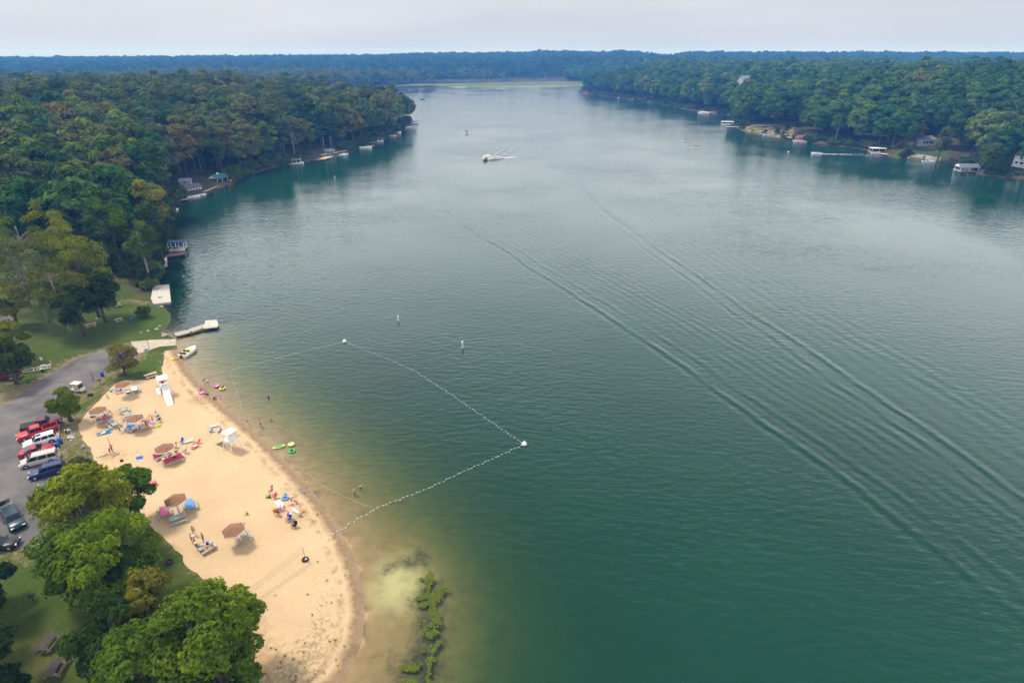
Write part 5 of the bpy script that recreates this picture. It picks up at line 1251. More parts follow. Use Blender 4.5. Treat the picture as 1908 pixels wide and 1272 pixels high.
# waterline group (zC)
beach_chair(zC(370,440), 2.3, (.6,.012,.06), 'red chair with a tall draped red cover in the beach group'); P_(zC(325,330), 'sit', 2.3, 'person in a blue hat beside the tall red chair', shirt=(.6,.02,.08), shorts=(.6,.02,.08), hat=(.01,.06,.35)); 
bag(zC(215,425), .3, (.2,.5,.06), 'lime green bag left of the red chair'); ball(zC(262,425), (.06,.05,.14), 'dark and white ball between the lime bag and the red chair', .22)
swim_ring(zC(600,450), (.08,.28,.65), 'blue inflatable ring lying in the beach group'); bucket(zC(603,362), (.22,.45,.5), 'small grey-blue bucket behind the blue ring', 1.2); bag(zC(732,425), .1, WHT, 'white bundle right of the blue ring', .8)
towel(zC(470,560), .8, 1.9, .75, (.74,.7,.66), 'white beach towel in the middle of the beach group'); P_(zC(575,690), 'sit_ground', 2.4, 'person in a bright pink top seated at the end of the white towel', shirt=(.7,.15,.45), shorts=WHT, hair='blond'); P_(zC(495,695), 'sit_ground', 2.2, 'person in a patterned blue and pink shirt left of the pink top', shirt=(.35,.4,.6), shorts=PINK, hair='dark')
P_(zC(725,590), 'lie', -1.0, 'sunbather with a magenta cap lying by the dug sand', suit=(.5,.2,.25), hat=(.5,.02,.35), hair='dark'); towel(zC(700,610), .7, 1.7, -.9, (.68,.42,.36), 'pale rose towel under the sunbather by the dug sand'); bucket(zC(800,500), YEL, 'yellow bucket at the corner of the dug sand', 1.3); bucket(zC(725,490), PINK, 'pink bucket by the dug sand', 1.0)
beach_chair(zC(410,800), -2.3, (.72,.33,.03), 'orange chair with a seated person in purple', frame='wood_tan'); P_(zC(445,815), 'sit', -1.9, 'person in dark purple seated in the orange chair', shirt=(.1,.01,.08), shorts=(.08,.01,.08), hair='blond')
beach_chair(zC(690,935), 2.8, (.01,.09,.5), 'bright blue chair in the middle front of the beach group'); P_(zC(680,915), 'sit', 2.6, 'person with a bright pink hat in the blue chair', shirt=(.02,.08,.5), shorts=(.3,.4,.45), hat=(.65,.03,.28)); P_(zC(735,885), 'sit_ground', 1.5, 'person in white seated right of the pink hat', shirt=WHT, shorts=WHT, hair='blond')
beach_chair(zC(805,1070), 2.5, BLK, 'black folding chair nearest the near end of the beach group', frame='iron'); P_(zC(803,1055), 'sit', 2.3, 'person in black seated in the black chair', shirt=BLK, shorts=BLK, hair='dark')
P_(zC(935,830), 'sit_ground', 1.2, 'child in a bright turquoise shirt digging beside the sand pile', shirt=(.01,.4,.6), shorts=ORG, hair='blond', sc=.75); P_(zC(1000,330), 'squat', .8, 'child in lavender at the damp sand edge', shirt=(.55,.4,.75), shorts=(.6,.45,.75), hair='blond', sc=.65)
o = MB().loft([[(w,y,.02),(w*.7,y,.09),(-w*.7,y,.09),(-w,y,.02)] for y, w in ((-1,.05),(-.8,.2),(-.2,.27),(.5,.25),(.9,.12),(1.02,.03))], smooth=True).build('body_board', M['gloss'], None, (.45,.62,.55)); MB().box((0,0,.092),(.06,1.5,.01)).build('stripe', M['white'], o); o.location = on(zC(815,710)); o.rotation_euler = (0,0,.95); tag(o, 'slim pale teal body board beside the dug sand', 'body board')
bag(zC(985,745), .3, (.7,.2,.04), 'orange bag on the dug sand', .7); towel(zC(700,790), .5, .9, .7, (.76,.66,.56), 'cream cloth behind the blue chair')
# waterline families (zD)
P_(zD(545,410), 'bend', -1.9, 'child in dark swimwear stooping in the shallows', shirt=NAVY, shorts=(.3,.15,.05), hair='dark', sc=.7); P_(zD(710,510), 'stand', 2.6, 'adult in a white shirt and purple shorts standing at the waterline', shirt=WHT, shorts=(.1,.04,.2), hair='dark')
swim_ring(zD(985,540), (.65,.12,.45), 'pink and white ring with a child in the shallows', R=.44, ctr=WHT); P_(zD(950,520), 'sit_ground', -.8, 'child sitting in the pink and white ring', suit=WHT, hair='brown', sc=.6, sink=.05)
swim_ring(zD(1165,620), (.68,.68,.06), 'yellow ring floating in the shallows', R=.44); P_(zD(1140,600), 'sit_ground', .6, 'child with brown hair sitting in the yellow ring', suit=ORG, hair='brown', sc=.6, sink=.05); P_(zD(1225,600), 'squat', 1.4, 'child in dark blue crouching at the yellow ring', shirt=NAVY, shorts=NAVY, hair='dark', sc=.65)
P_(zD(385,660), 'squat', -1.2, 'toddler in white with dark hair at the damp sand', shirt=WHT, shorts=WHT, hair='dark', sc=.6); P_(zD(470,640), 'sit_ground', -1.9, 'person in coral sitting on the damp sand', shirt=(.68,.22,.15), shorts=(.7,.3,.2), hair='brown', sc=.8)
swim_ring(zD(480,770), (.62,.1,.42), 'pink ring with a white middle lying on the damp sand', R=.442, ctr=WHT); P_(zD(600,820), 'sit_ground', -.9, 'child in bright red pink beside the ring on the sand', shirt=(.62,.03,.16), shorts=PINK, hair='dark', sc=.7); P_(zD(660,820), 'sit_ground', 1.0, 'person in black swimwear sitting on the damp sand', suit=BLK, shorts=BLK, hair='dark', sc=.85)
P_(zD(905,1005), 'squat', .6, 'child in a black top crouching nearest the dry sand', shirt=BLK, shorts=BLK, hair='dark', sc=.7); P_(zD(945,945), 'squat', -2.4, 'child in lavender facing the one in black', shirt=(.4,.3,.55), shorts=(.3,.2,.4), hair='brown', sc=.65); P_(zD(1105,950), 'bend', 1.5, 'child in a purple swimsuit stooping at the water edge', suit=(.4,.15,.6), shirt=(.4,.15,.6), hair='brown', sc=.7)
# swimmers
def swim(p, kind, rz, label, depth, **k):
    x, y = g(*p); return person((x, y, 0), kind, rz, label, sink=depth, **k)
swim(z7(848,594), 'stand', 1.0, 'swimmer in a dark purple top far out from the beach', 1.15, shirt=PURP, hair='dark'); swim(z7(868,765), 'stand', 2.0, 'bare-chested wader waist deep beyond the shallows', .85, shorts=(.4,.3,.2), hair='brown')
P_(z7(688,805), 'stand', -1.2, 'boy in dark shorts standing on the damp sand', shorts=NAVY, hair='dark', sc=.75); swim(z7(788,825), 'walk', -1.0, 'man in dark red shorts wading in ankle-deep water', .2, shorts=(.16,.04,.05), hair='dark')
swim(z7(1033,1005), 'sit_ground', .5, 'child with brown hair in the bright green ring', .12, suit=GRN, hair='brown', sc=.7)
swim_ring(z7(1034,1018), (.03,.42,.10), 'bright green ring with a child near the shore', R=.44, z=.06); swim_ring(z7(1028,966), (.5,.68,.12), 'lime ring with a white middle floating empty', R=.44, z=.06, ctr=WHT)
def raft():
    r = empty('inflatable_raft', (*g(*z7(932,988)), .05), R_(28), 'long lime and blue inflatable raft drifting at the waterline', 'raft')
    m = MB(); m.torus((0,0,.05),.54,.13,22,8,(1.6,.62)); m.build('rim', M['gloss'], r, (.5,.68,.1)); MB().lathe([(.52,0),(.52,.05)], n=20).build('floor', M['gloss'], r, (.02,.22,.42)).scale = (1.5,.56,1)
raft()
swim(z6(650,125), 'stand', -2.0, 'man in blue grey shorts wading thigh deep inside the rope', .62, shorts=(.15,.2,.35), hair='brown'); swim(z6(687,92), 'stand', .6, 'child in a lime shirt wading beside the man', .6, shirt=(.45,.62,.1), shorts=NAVY, hair='dark', sc=.75)
# yellow kayak toy and the white boat at the ramp
def kayak():
    r = empty('pedal_float', on(zE(560,310)), R_(15), 'yellow inflatable lounge float beached near the white boat', 'float')
    m = MB(); m.loft([[(x,w,.02),(x,w*1.05,.14),(x,w*.6,.2),(x,-w*.6,.2),(x,-w*1.05,.14),(x,-w,.02)] for x, w in ((-.85,.2),(-.6,.36),(.3,.4),(.75,.34),(.9,.15))], smooth=True); m.build('base', M['gloss'], r, (.78,.5,.03))
    MB().box((.35,0,.36),(.35,.62,.38), ry=.3, taper=.7).build('backrest', M['gloss'], r, (.78,.42,.02)); MB().ball((.75,0,.3),.14,8,6).build('pillow', M['gloss'], r, (.75,.6,.4))
kayak()
# ------------------------------------------------------------------ ropes, buoys, boats, docks, houses
def rope_line(pts, n, label, color=(.8,.82,.84), r=.065, zo=.06, alt=None):
    P = [Vector((*g(x, y), 0)) for x, y in pts]; seg = [(b-a).length for a, b in zip(P, P[1:])]; tot = sum(seg)
    root = empty('swim_rope', (P[0].x, P[0].y, 0), 0, label, 'float rope', 'float ropes around the swimming area')
    def at(s):
        for a, b, L in zip(P, P[1:], seg):
            if s <= L: return a+(b-a)*(s/L)
            s -= L
        return P[-1]
    Q = []
    for i in range(n):
        p = at(tot*(i+.5)/n); p = p+Vector((.12*math.sin(i*1.7), .12*math.cos(i*2.3), 0)); h = max(0, hz(p.x, p.y)); p.z = h; Q.append(p)
    MB().tube([q-root.location+Vector((0,0,zo)) for q in Q], .012, 4).build('rope', M['oc'], root, (.55,.55,.5))
    me = [MB().ball((0,0,0),1,8,6,(1,1,.8)).mesh('float_ball', M['gloss']) for _ in range(1)][0]
    for i, q in enumerate(Q):
        o = link('float_ball', me, None, root, color if not alt or i % 2 else alt); o.location = q-root.location+Vector((0,0,zo)); o.scale = (r,r,r)
    return root
rope_line([z7(380,415),z7(540,385),z7(750,330),z7(900,293),z7(1100,240),z7(1300,190),z7(1440,163)], 36, 'white float rope from the shore to the far white buoy', (.82,.84,.85))
rope_line([(644,638),(700,660),(770,690),(830,728),(900,776),(974,826)], 66, 'white and blue float rope running between the two white corner buoys', (.8,.83,.88), .078, alt=(.45,.6,.85))
rope_line([(974,829),(920,854),(860,880),(800,909),(740,932),(705,945),(655,973)], 46, 'white float rope from the near buoy back to the shallows', (.85,.86,.84), .078)
rope_line([(652,975),(640,985),(625,993),(608,999)], 6, 'short float rope end lying across the wet sand', (.62,.62,.8), .11)
rope_line([z7(545,395),z7(570,480),z7(610,590),z7(640,690),z7(700,760),z7(800,870),z7(870,940),z7(960,1030),z7(1050,1130),z7(1200,1230),(600,905),(640,925),(676,940),(694,946)], 80, 'faint pale blue float rope close along the beach', (.5,.54,.66), .045)
def buoy(p, label, kind='ball', s=1.0):
    x, y = g(*p)
    if kind == 'ball':
        r = empty('marker_buoy', (x, y, 0), 0, label, 'buoy', 'white buoys'); MB().ball((0,0,.18),.42*s,12,8).build('float', M['white'], r); MB().torus((0,0,.14),.42*s,.05,14,6).build('collar', M['oc'], r, (.55,.55,.52)); MB().tube([(0,0,.5),(0,0,.8)],.06,6).build('handle', M['white'], r)
    else:
        r = empty('regulatory_buoy', (x, y, 0), 0, label, 'buoy', 'white buoys'); MB().lathe([(.14,-.3),(.14*s,1.05*s),(.12*s,1.12*s),(.03,1.15*s)], n=12).build('cylinder', M['white'], r); MB().lathe([(.145*s,.75*s),(.145*s,.85*s)], n=12).build('band', M['oc'], r, (.7,.25,.05)); MB().lathe([(.26,-.08),(.26,.1)], n=12).build('collar', M['oc'], r, (.5,.5,.5))
buoy((642,637), 'round white corner buoy at the far corner of the swimming rope'); buoy((977,828), 'round white corner buoy at the outermost corner of the swimming rope')
buoy((742,597), 'slim white marker buoy farther of two outside the rope', 'reg', 1.2); buoy((862,647), 'slim white marker buoy nearer of two outside the rope', 'reg', 1.4)
buoy((497,410), 'tiny white buoy alone off the left shore wood', 'ball', .8); buoy((624,334), 'small pale buoy off the brown terrace docks', 'reg', 1.5); buoy((1469,284), 'small buoy between the red-roofed dock and the motorboat', 'ball', 1.2)

def boat(loc, rz, L, label, hull=(.8,.8,.78), inside=(.5,.45,.4), canopy=None, glass=True, kind='runabout', group='boats', cover=None, W=None, sink=.25):
    r = empty('pontoon_boat' if kind == 'pontoon' else ('canoe' if kind == 'canoe' else 'motor_boat'), (loc[0], loc[1], loc[2] if len(loc) > 2 else 0), rz, label, 'boat', group); W = W or L*.38; w = W/2; r.scale = (1.0,)*3 if group == 'boats at the beach' else (1.08,)*3
    if kind == 'pontoon':
        for s in (1,-1): MB().tube([(L/2,s*w*.7,.28),(L/2-.7,s*w*.7,.1),(-L/2,s*w*.7,.1)],[.05,.28,.28],8).build('float_tube', M['steel'], r)
        MB().box((-.05,0,.42),(L*.94,W,.08)).build('deck', M['oc'], r, inside)
        m = MB()
        for s in (1,-1): m.box((-.05,s*(w-.04),.75),(L*.86,.05,.55))
        m.box((L*.38,0,.75),(.05,W*.95,.55)); m.box((-L*.48,0,.75),(.05,W*.7,.55)); m.build('side_rail', M['gloss'], r, hull)
        for x in (-.3,.2): MB().box((L*x,w*.55,.68),(L*.25,W*.3,.4)).build('bench', M['cloth'], r, (.7,.68,.62))
        MB().box((-L/2-.1,0,.5),(.4,.35,.7)).build('outboard', M['rubber'], r)
    elif kind == 'canoe':
        w = .4; m = MB(); m.loft([[(x,b,.32+.12*abs(x/L*2)**3),(x,b*.85,.05),(x,0,-.05),(x,-b*.85,.05),(x,-b,.32+.12*abs(x/L*2)**3),(x,-b*.8,.26),(x,0,.1),(x,b*.8,.26)] for x, b in ((-L/2,.03),(-L*.35,.26),(0,.4),(L*.35,.26),(L/2,.03))], smooth=True); m.build('hull', M['gloss'], r, hull)
        for x in (-.2,.22): MB().box((L*x,0,.26),(.3,.66,.04)).build('seat', M['wood_tan'], r)
        return r
    else:
        st = ((-.5,.86,.55),(-.3,.96,.56),(.05,1,.6),(.25,.84,.66),(.40,.5,.74),(.5,.04,.8)); D = .2
        m = MB(); m.loft([[(x*L,w*b,h*L*.16+.25),(x*L,w*b*.8,.0),(x*L*.97,w*b*.2,-.3),(x*L*.97,-w*b*.2,-.3),(x*L,-w*b*.8,.0),(x*L,-w*b,h*L*.16+.25)] for x, b, h in st], smooth=False); m.build('hull', M['gloss'], r, hull)
        zt = .56*L*.16+.26
        MB().prism([(x*L*.86-.05*L,w*b*.80) for x, b, h in st[:5]]+[(x*L*.86-.05*L,-w*b*.80) for x, b, h in st[:5]][::-1], zt-.02, zt+.06).build('cockpit', M['oc'], r, inside)
        for x, y in ((-.12,.4),(-.12,-.4),(-.38,0)): MB().box((x*L,y*w,zt+.2),(L*.1,w*(.5 if y else 1.3),.34)).build('seat', M['cloth'], r, (.06,.06,.1) if not cover else cover)
        if glass: MB().box((L*.05,0,zt+.26),(.06,w*1.5,.36), ry=-.4).build('windshield', M['glass'], r)
        MB().box((-L*.53,0,.35),(.3,.32,.75)).build('outboard', M['rubber'], r)
    if cover and kind != 'canoe': MB().loft([[(x*L,w*b,zc),(x*L,w*b*.5,zc+.3),(x*L,-w*b*.5,zc+.3),(x*L,-w*b,zc)] for x, b, zc in ((-.45,.8,.75),(0,1,.8),(.4,.5,.9))], smooth=True).build('boat_cover', M['cloth'], r, cover)
    if canopy:
        h = 2.1; MB().loft([[(x*L,w*.92,h-.08),(x*L,w*.5,h),(x*L,-w*.5,h),(x*L,-w*.92,h-.08)] for x in (-.42,-.2,.08,.16)], smooth=True).build('canopy', M['cloth'], r, canopy)
        for x in (-.4,.12):
            for s in (1,-1): MB().tube([(x*L,s*w*.9,.6),(x*L,s*w*.9,h-.06)],.03,5).build('canopy_post', M['steel'], r)
    return r
def wv(p, z=0.0): return Vector((*g(*p), z))
def dirpx(p, q): d = wv(q)-wv(p); return math.atan2(d.y, d.x)
BT = 'boats out on the lake'
b0 = boat(wv((352,658)), dirpx((344,662),(361,650)), 4.8, 'white bowrider with a yellow interior pulled up at the beach end', (.8,.8,.78), (.75,.62,.12), W=2.1, group='boats at the beach', glass=False)
b1 = boat(wv((904,300), .15), R_(248), 4.6, 'dark-hulled speedboat throwing white spray in the middle of the lake', (.10,.10,.12), (.3,.25,.2), group=BT)
b2 = boat(wv((870,249)), R_(-70), 6.2, 'white boat with a dark canopy trailing a faint wake beyond the speedboat', (.75,.75,.74), canopy=(.1,.1,.12), group=BT)
boat(wv((787,186)), R_(-20), 7, 'dark boat far away near the dam', (.05,.05,.06), (.1,.1,.1), group=BT)
b3 = boat(wv((1275,264)), R_(190), 4.6, 'small white boat with a person in red, off the sandy bank', (.8,.8,.78), group=BT)
person(wv((1276,263), .35), 'sit_low', 1.6, 'person in red seated in the small white boat', shirt=(.6,.1,.06), shorts=NAVY, group='people in boats')
c1 = boat(wv((1297,271)), R_(168), 5.2, 'tan canoe with three paddlers off the sandy bank', (.55,.38,.2), kind='canoe', group=BT)
for k, (dx, cc, nm) in enumerate(((-1.6,(.7,.55,.3),'cream'),(0,(.65,.3,.12),'orange'),(1.6,(.6,.45,.3),'tan'))): person(wv((1297,271))+Vector((dx*math.cos(R_(168)),dx*math.sin(R_(168)),.02)), 'sit_low', R_(78), f'paddler in {nm} seated in the tan canoe', shirt=cc, shorts=cc, group='people in boats', sink=.1)
b4 = boat(wv((1521,287)), R_(172), 6.4, 'white motorboat moving left, its wake streaming right along the shore', (.82,.82,.82), (.6,.55,.5), group=BT)
person(wv((1522,287), .3), 'sit_low', 1.2, 'person driving the white motorboat', shirt=(.5,.2,.15), shorts=NAVY, group='people in boats')
def spray(c, rz, L, W, label, n=900, hgt=.9, v=True):
    """white water: many small droplets and clots of foam thrown up behind a hull"""
    rg = random.Random(int(L*10)); m = MB()
    for i in range(n):
        t = rg.random()**1.4; s = rg.choice((1,-1)); y = s*W*(.12+.5*t)*rg.uniform(.75,1.15) if v else rg.uniform(-1,1)*W*(.15+.35*t); z = max(.02, hgt*math.sin(math.pi*min(1,t*1.5+.1))*rg.random()**2)
        q = rg.uniform(.08,.28)*(1.2-.6*t)
        m.box((-L*t, y, z*.9+.03), (q*2.2, q, q*.5), rz=rg.uniform(0,3))
    o = m.build('spray', M['white']); o.location = c; o.rotation_euler = (0,0,rz); tag(o, label, 'spray', kind='stuff')
spray(wv((905,298)), R_(240), 20, 17, 'white spray flung up on both sides of the speedboat', 2600, 2.2)
spray(wv((1524,287)), R_(172), 34, 5, 'thin white wake behind the motorboat near the right shore', 300, .08)
spray(wv((869,249)), R_(-70), 16, 4, 'thin white wake behind the canopied boat', 90, .08)

def gable(m_w, m_r, r, w, d, h, rise, roof='roof', over=.5, wallmat=None, open_=False, col=None, rcol=None, hip=0.0):
    """building w along x, d along y: ridge along x"""
    if not open_:
        m = MB(); m.box((0,0,h/2-.4),(w,d,h+.8)); m.build('wall', M['oc'], r, col)
    for s in (1,-1):
        x = s*(w/2 if not open_ else w/2+over-.05)
        if not hip: MB().add([(x-s*.04,-d/2,h),(x-s*.04,d/2,h),(x-s*.04,0,h+rise),(x+s*.04,-d/2,h),(x+s*.04,d/2,h),(x+s*.04,0,h+rise)],[(0,1,2),(3,4,5),(0,1,4,3),(1,2,5,4),(2,0,3,5)]).build('gable', M['oc'], r, col or (.75,.74,.7))
    W, D = w/2+over, d/2+over; k = (h-over*rise/(d/2)); t = .12
    m = MB()
    if hip: hx = W-hip
    else: hx = W
    for s in (1,-1): m.add([(-W,s*D,k),(W,s*D,k),(hx,0,h+rise+.02),(-hx,0,h+rise+.02),(-W,s*D,k+t),(W,s*D,k+t),(hx,0,h+rise+t),(-hx,0,h+rise+t)],[(0,1,2,3),(4,5,6,7),(0,1,5,4),(1,2,6,5),(3,0,4,7)])
    if hip:
        for s in (1,-1): m.add([(s*W,-D,k+t),(s*W,D,k+t),(s*hx,0,h+rise+t),(s*W,-D,k),(s*W,D,k),(s*hx,0,h+rise)],[(0,1,2),(3,4,5),(0,1,4,3)])
    m.build(roof, M['oc'], r, rcol)
def windows(r, lst):
    """(x, y, z, width, height, facing) with facing x or y"""
    for x, y, z, w, h, f in lst:
        s = 1 if (y if f == 'y' else x) > 0 else -1
        sz = (w+.16,.08,h+.16) if f == 'y' else (.08,w+.16,h+.16); s2 = (w,.1,h) if f == 'y' else (.1,w,h); off = Vector((0,.03*s,0)) if f == 'y' else Vector((.03*s,0,0))
        fr = MB().box(Vector((x,y,z))+off, sz).build('window', M['white'], r); MB().box(Vector((x,y,z))+off*1.7, s2).build('pane', M['glass'], fr)
def boathouse(p, rz, w, d, label, rcol, open_=True, h=2.8, rise=1.3, col=(.75,.74,.7), deckz=.6, boat_in=None, flat=False, hip=0.0, posts=True, deckcol=None, group='boathouses along the shore', name='boathouse', extra=None):
    x, y = g(*p, 0.6); r = empty(name, (x, y, 0), rz, label, 'boathouse', group, .98)
    MB().box((0,0,deckz-.1),(w+.8,d+.8,.2)).build('deck', M['oc'], r, deckcol or (.4,.35,.3))
    for sx in (1,-1):
        for sy in (1,-1): MB().tube([(sx*(w/2+.3),sy*(d/2+.3),-2),(sx*(w/2+.3),sy*(d/2+.3),deckz-.2)],.12,6).build('piling', M['wood_dark'], r)
    if flat:
        MB().box((0,0,deckz+h),(w+.6,d+.6,.18)).build('roof', M['oc'], r, rcol)
    else:
        sub = r; tmp0 = len(bpy.data.objects)
        before = set(o.name for o in r.children); gable(None, None, r, w, d, h, rise, col=col, rcol=rcol, open_=open_, hip=hip)
        for o in r.children:
            if o.name not in before: o.location.z += deckz
    if open_ and posts:
        for sx in (-1,0,1):
            for sy in (1,-1): MB().box((sx*(w/2-.1),sy*(d/2-.1),deckz+h/2),(.2,.2,h)).build('post', M['white'], r)
    return r
BH = 'boathouses along the shore'
sl = lambda p, q: dirpx(p, q)
# --- left shore
bhG = boathouse((408,340), sl((395,345),(428,336)), 8.2, 5.2, 'open boathouse with a green roof and white posts on the left shore', (.02,.13,.11), h=2.7, rise=1.7, deckcol=(.6,.56,.5))
m = MB(); m.box((0,0,6.2-.5),(.8,.8,.9)); m.loft([[(-.55,-.55,6.1),(.55,-.55,6.1),(.55,.55,6.1),(-.55,.55,6.1)],[(-.05,-.05,6.7),(.05,-.05,6.7),(.05,.05,6.7),(-.05,.05,6.7)]]); m.build('cupola', M['white'], bhG).location.z = -.9
boat(wv((414,344)), sl((395,345),(428,336)), 6, 'white boat moored in front of the green-roofed boathouse', (.78,.78,.76), group='boats moored on the left shore'); MB()
o = MB().ball((0,0,.6),.75,10,7,(1,.6,1)).build('life_float', M['gloss'], None, (.62,.02,.04)); MB().torus((0,0,.6),.7,.06,12,5).build('rope', M['white'], o); o.location = wv((430,341), .55); tag(o, 'round red float at the corner of the green-roofed boathouse', 'float')
bhB = boathouse((358,357), sl((340,362),(380,353)), 8, 4.6, 'low boathouse with a grey shingled roof and cream end wall left of the green roof', (.10,.11,.15), open_=False, h=2.2, rise=1.3, col=(.62,.55,.43)); windows(bhB, [(x,-2.32,1.7,.8,.8,'y') for x in (-2.4,-.8,.8,2.4)])
boat(wv((361,368)), sl((345,370),(378,366)), 5.2, 'white flat boat lying in front of the grey-roofed boathouse', (.75,.74,.7), (.7,.68,.62), glass=False, group='boats moored on the left shore'); boat(wv((376,364)), sl((345,370),(378,366)), 3.6, 'small white dinghy beyond the flat boat', (.8,.8,.78), glass=False, group='boats moored on the left shore')
plank_dock('pier', [(330,373),(350,370)], 2.2, .7, 'faded grey pier on thin posts, nearest of the left shore boathouses', M['wood_grey'])
def shed(p, rz, label, col, rcol, w, d, h, rise, wins=(), name='shed', cat='shed', zoff=0.0, hip=0.0, chim=False, group=None):
    loc = on(p, zoff); r = empty(name, loc, rz, label, cat, group, .95 if h < 15 else 1.2); gable(None, None, r, w, d, h, rise, col=col, rcol=rcol, hip=hip); windows(r, wins)
    if chim: MB().box((w*.2,d*.1,h+rise),(.7,.7,1.8)).build('chimney', M['rock'], r)
    return r
shed((347,344), .25, 'small grey white shed on the bank above the grey-roofed boathouse', (.36,.33,.37), (.30,.27,.31), 5.2, 3, 2.2, .9, [(0,-1.5,1.3,.8,.7,'y')])
plank_dock('walkway', [(378,357),(400,347)], 2.4, .55, 'tan walkway along the bank between the grey and green roofs', M['wood_tan'], piles=False)
plank_dock('dock', [(449,324),(472,317)], 3.0, .6, 'short brown dock with a pale edge beyond the green-roofed boathouse', M['wood_dark']); boat(wv((465,321)), sl((449,324),(472,317)), 4.5, 'white flat boat tied to the short brown dock', (.72,.72,.74), (.6,.58,.58), glass=False, group='boats moored on the left shore')
def lift(p, rz, w, d, label, can, two=False):
    r = boathouse(p, rz, w, d, label, can, flat=True, h=2.3, deckz=.5, name='boat_lift'); r['category'] = 'boat lift'; return r
lift((553,303), .25, 5, 4, 'two-tier dock with a boat on its tan upper deck beside the driveway', (.5,.4,.32)); boat(wv((556,299), 2.95), .25, 4.2, 'small white boat stored on the tan upper deck', (.75,.74,.7), group='boats moored on the left shore'); boat(wv((557,305)), .25, 5.4, 'white boat under the tan two-tier dock', (.8,.8,.8), group='boats moored on the left shore')
plank_dock('dock', [(540,306),(562,305)], 2.2, .5, 'low tan dock in front of the two-tier dock', M['wood_tan'])
plank_dock('dock', [(583,299),(596,297)], 4.0, .6, 'dark red dock at the foot of the driveway', M['wood_dark']); plank_dock('dock', [(598,297),(614,292)], 3.6, .6, 'orange brown dock right of the dark red one', M['wood_tan'])
plank_dock('terrace', [(592,288),(640,280)], 6.5, 1.2, 'broad brown terrace along the bank behind the docks', M['wood_tan'], parts='terrace_deck', cat='terrace')
boathouse((615,288), .3, 6, 4.5, 'open boathouse with a white gable end on the brown terrace', (.09,.09,.12), h=2.4, rise=1.3)
boat(wv((612,292)), .3, 5, 'white boat with a dark cover under the white gable', (.78,.78,.8), cover=(.1,.1,.14), group='boats moored on the left shore'); boat(wv((588,300)), .2, 4.2, 'low red brown boat tied at the dark red dock', (.4,.12,.08), glass=False, group='boats moored on the left shore')
boat(wv((641,290)), sl((630,293),(650,286)), 8, 'white pontoon boat with a teal cover at the end of the brown terrace', (.72,.74,.74), (.02,.25,.28), kind='pontoon', canopy=None, W=3, cover=None, group='boats moored on the left shore'); MB()
def mast(p, h, label):
    o = MB().tube([(0,0,-.3),(0,0,h)],.09,6).build('flag_pole', M['steel']); MB().ball((0,0,h),.16,7,5).build('finial', M['white'], o); o.location = on(p); tag(o, label, 'pole')
mast((605,284), 9, 'tall thin pole on the terrace, left of two'); mast((618,282), 9, 'tall thin pole on the terrace, right of two')
boat(wv((681,276)), .12, 8.5, 'long white boat tied to a small dock below the trees', (.82,.82,.8), (.75,.72,.66), W=2.4, glass=False, group='boats moored on the left shore'); plank_dock('dock', [(684,272),(697,271)], 1.6, .5, 'narrow tan dock beside the long white boat', M['wood_tan'])
plank_dock('dock', [(672,266),(697,265)], 5, .9, 'pale red deck on the bank behind the long white boat', M['wood_tan'], parts='deck'); lift((705,262), .1, 7, 4.5, 'boat lift with a dark maroon canopy right of the pale red deck', (.13,.05,.08)); boat(wv((705,265)), .1, 8, 'silver pontoon boat under the dark maroon canopy', (.62,.62,.64), kind='pontoon', W=2.8, group='boats moored on the left shore')
boat(wv((731,254)), .25, 6.5, 'white and orange boat nearest in the cluster before the point', (.75,.5,.35), (.5,.2,.1), group='boats moored on the left shore'); boat(wv((738,248)), .2, 8, 'white boat with blue seats in the cluster before the point', (.8,.8,.82), cover=(.25,.3,.45), group='boats moored on the left shore')
lift((738,244), .25, 8, 5, 'boat lift with a grey canopy in the cluster before the point', (.3,.3,.36)); boat(wv((752,239)), .4, 5, 'orange topped boat between the grey canopy and the point', (.8,.78,.76), canopy=(.7,.15,.06), group='boats moored on the left shore')
boat(wv((763,238)), .9, 7, 'teal and white pontoon boat just before the last dock', (.6,.72,.7), kind='pontoon', canopy=(.05,.22,.22), group='boats moored on the left shore'); lift((771,231), .15, 7.5, 5.5, 'last dock on the point, with a maroon canopy on white posts', (.17,.06,.10)); plank_dock('dock', [(757,231),(779,230)], 3, .5, 'grey platform around the last dock on the point', M['wood_grey'])
r = lift((331,461), R_(10), 5.2, 2.8, 'boat lift with a slate blue canopy nearest the park', (.06,.09,.22)); boat(wv((330,467)), R_(8), 4.8, 'white speedboat with a grey stripe under the slate blue canopy', (.68,.7,.75), group='boats moored on the left shore')
plank_dock('dock', [(309,477),(343,472)], 1.7, .6, 'red brown dock reaching out below the slate blue canopy', simple('red_brown_wood', (.23,.09,.07), .8, .25, 5)); plank_dock('gangway', [(307,478),(308,497)], .9, .6, 'narrow grey gangway from the red brown dock back to the bank', M['wood_grey'], piles=False)
o = boat(wv((327,392)), 1.2, 3.0, 'small white rowing boat at the foot of the wood below the grey pier', (.8,.8,.78), glass=False, group='boats moored on the left shore')
shed((500,212), .3, 'small cream house end showing through the left wood', (.62,.5,.32), (.3,.26,.24), 7, 6, 15, 3, name='house', cat='house')
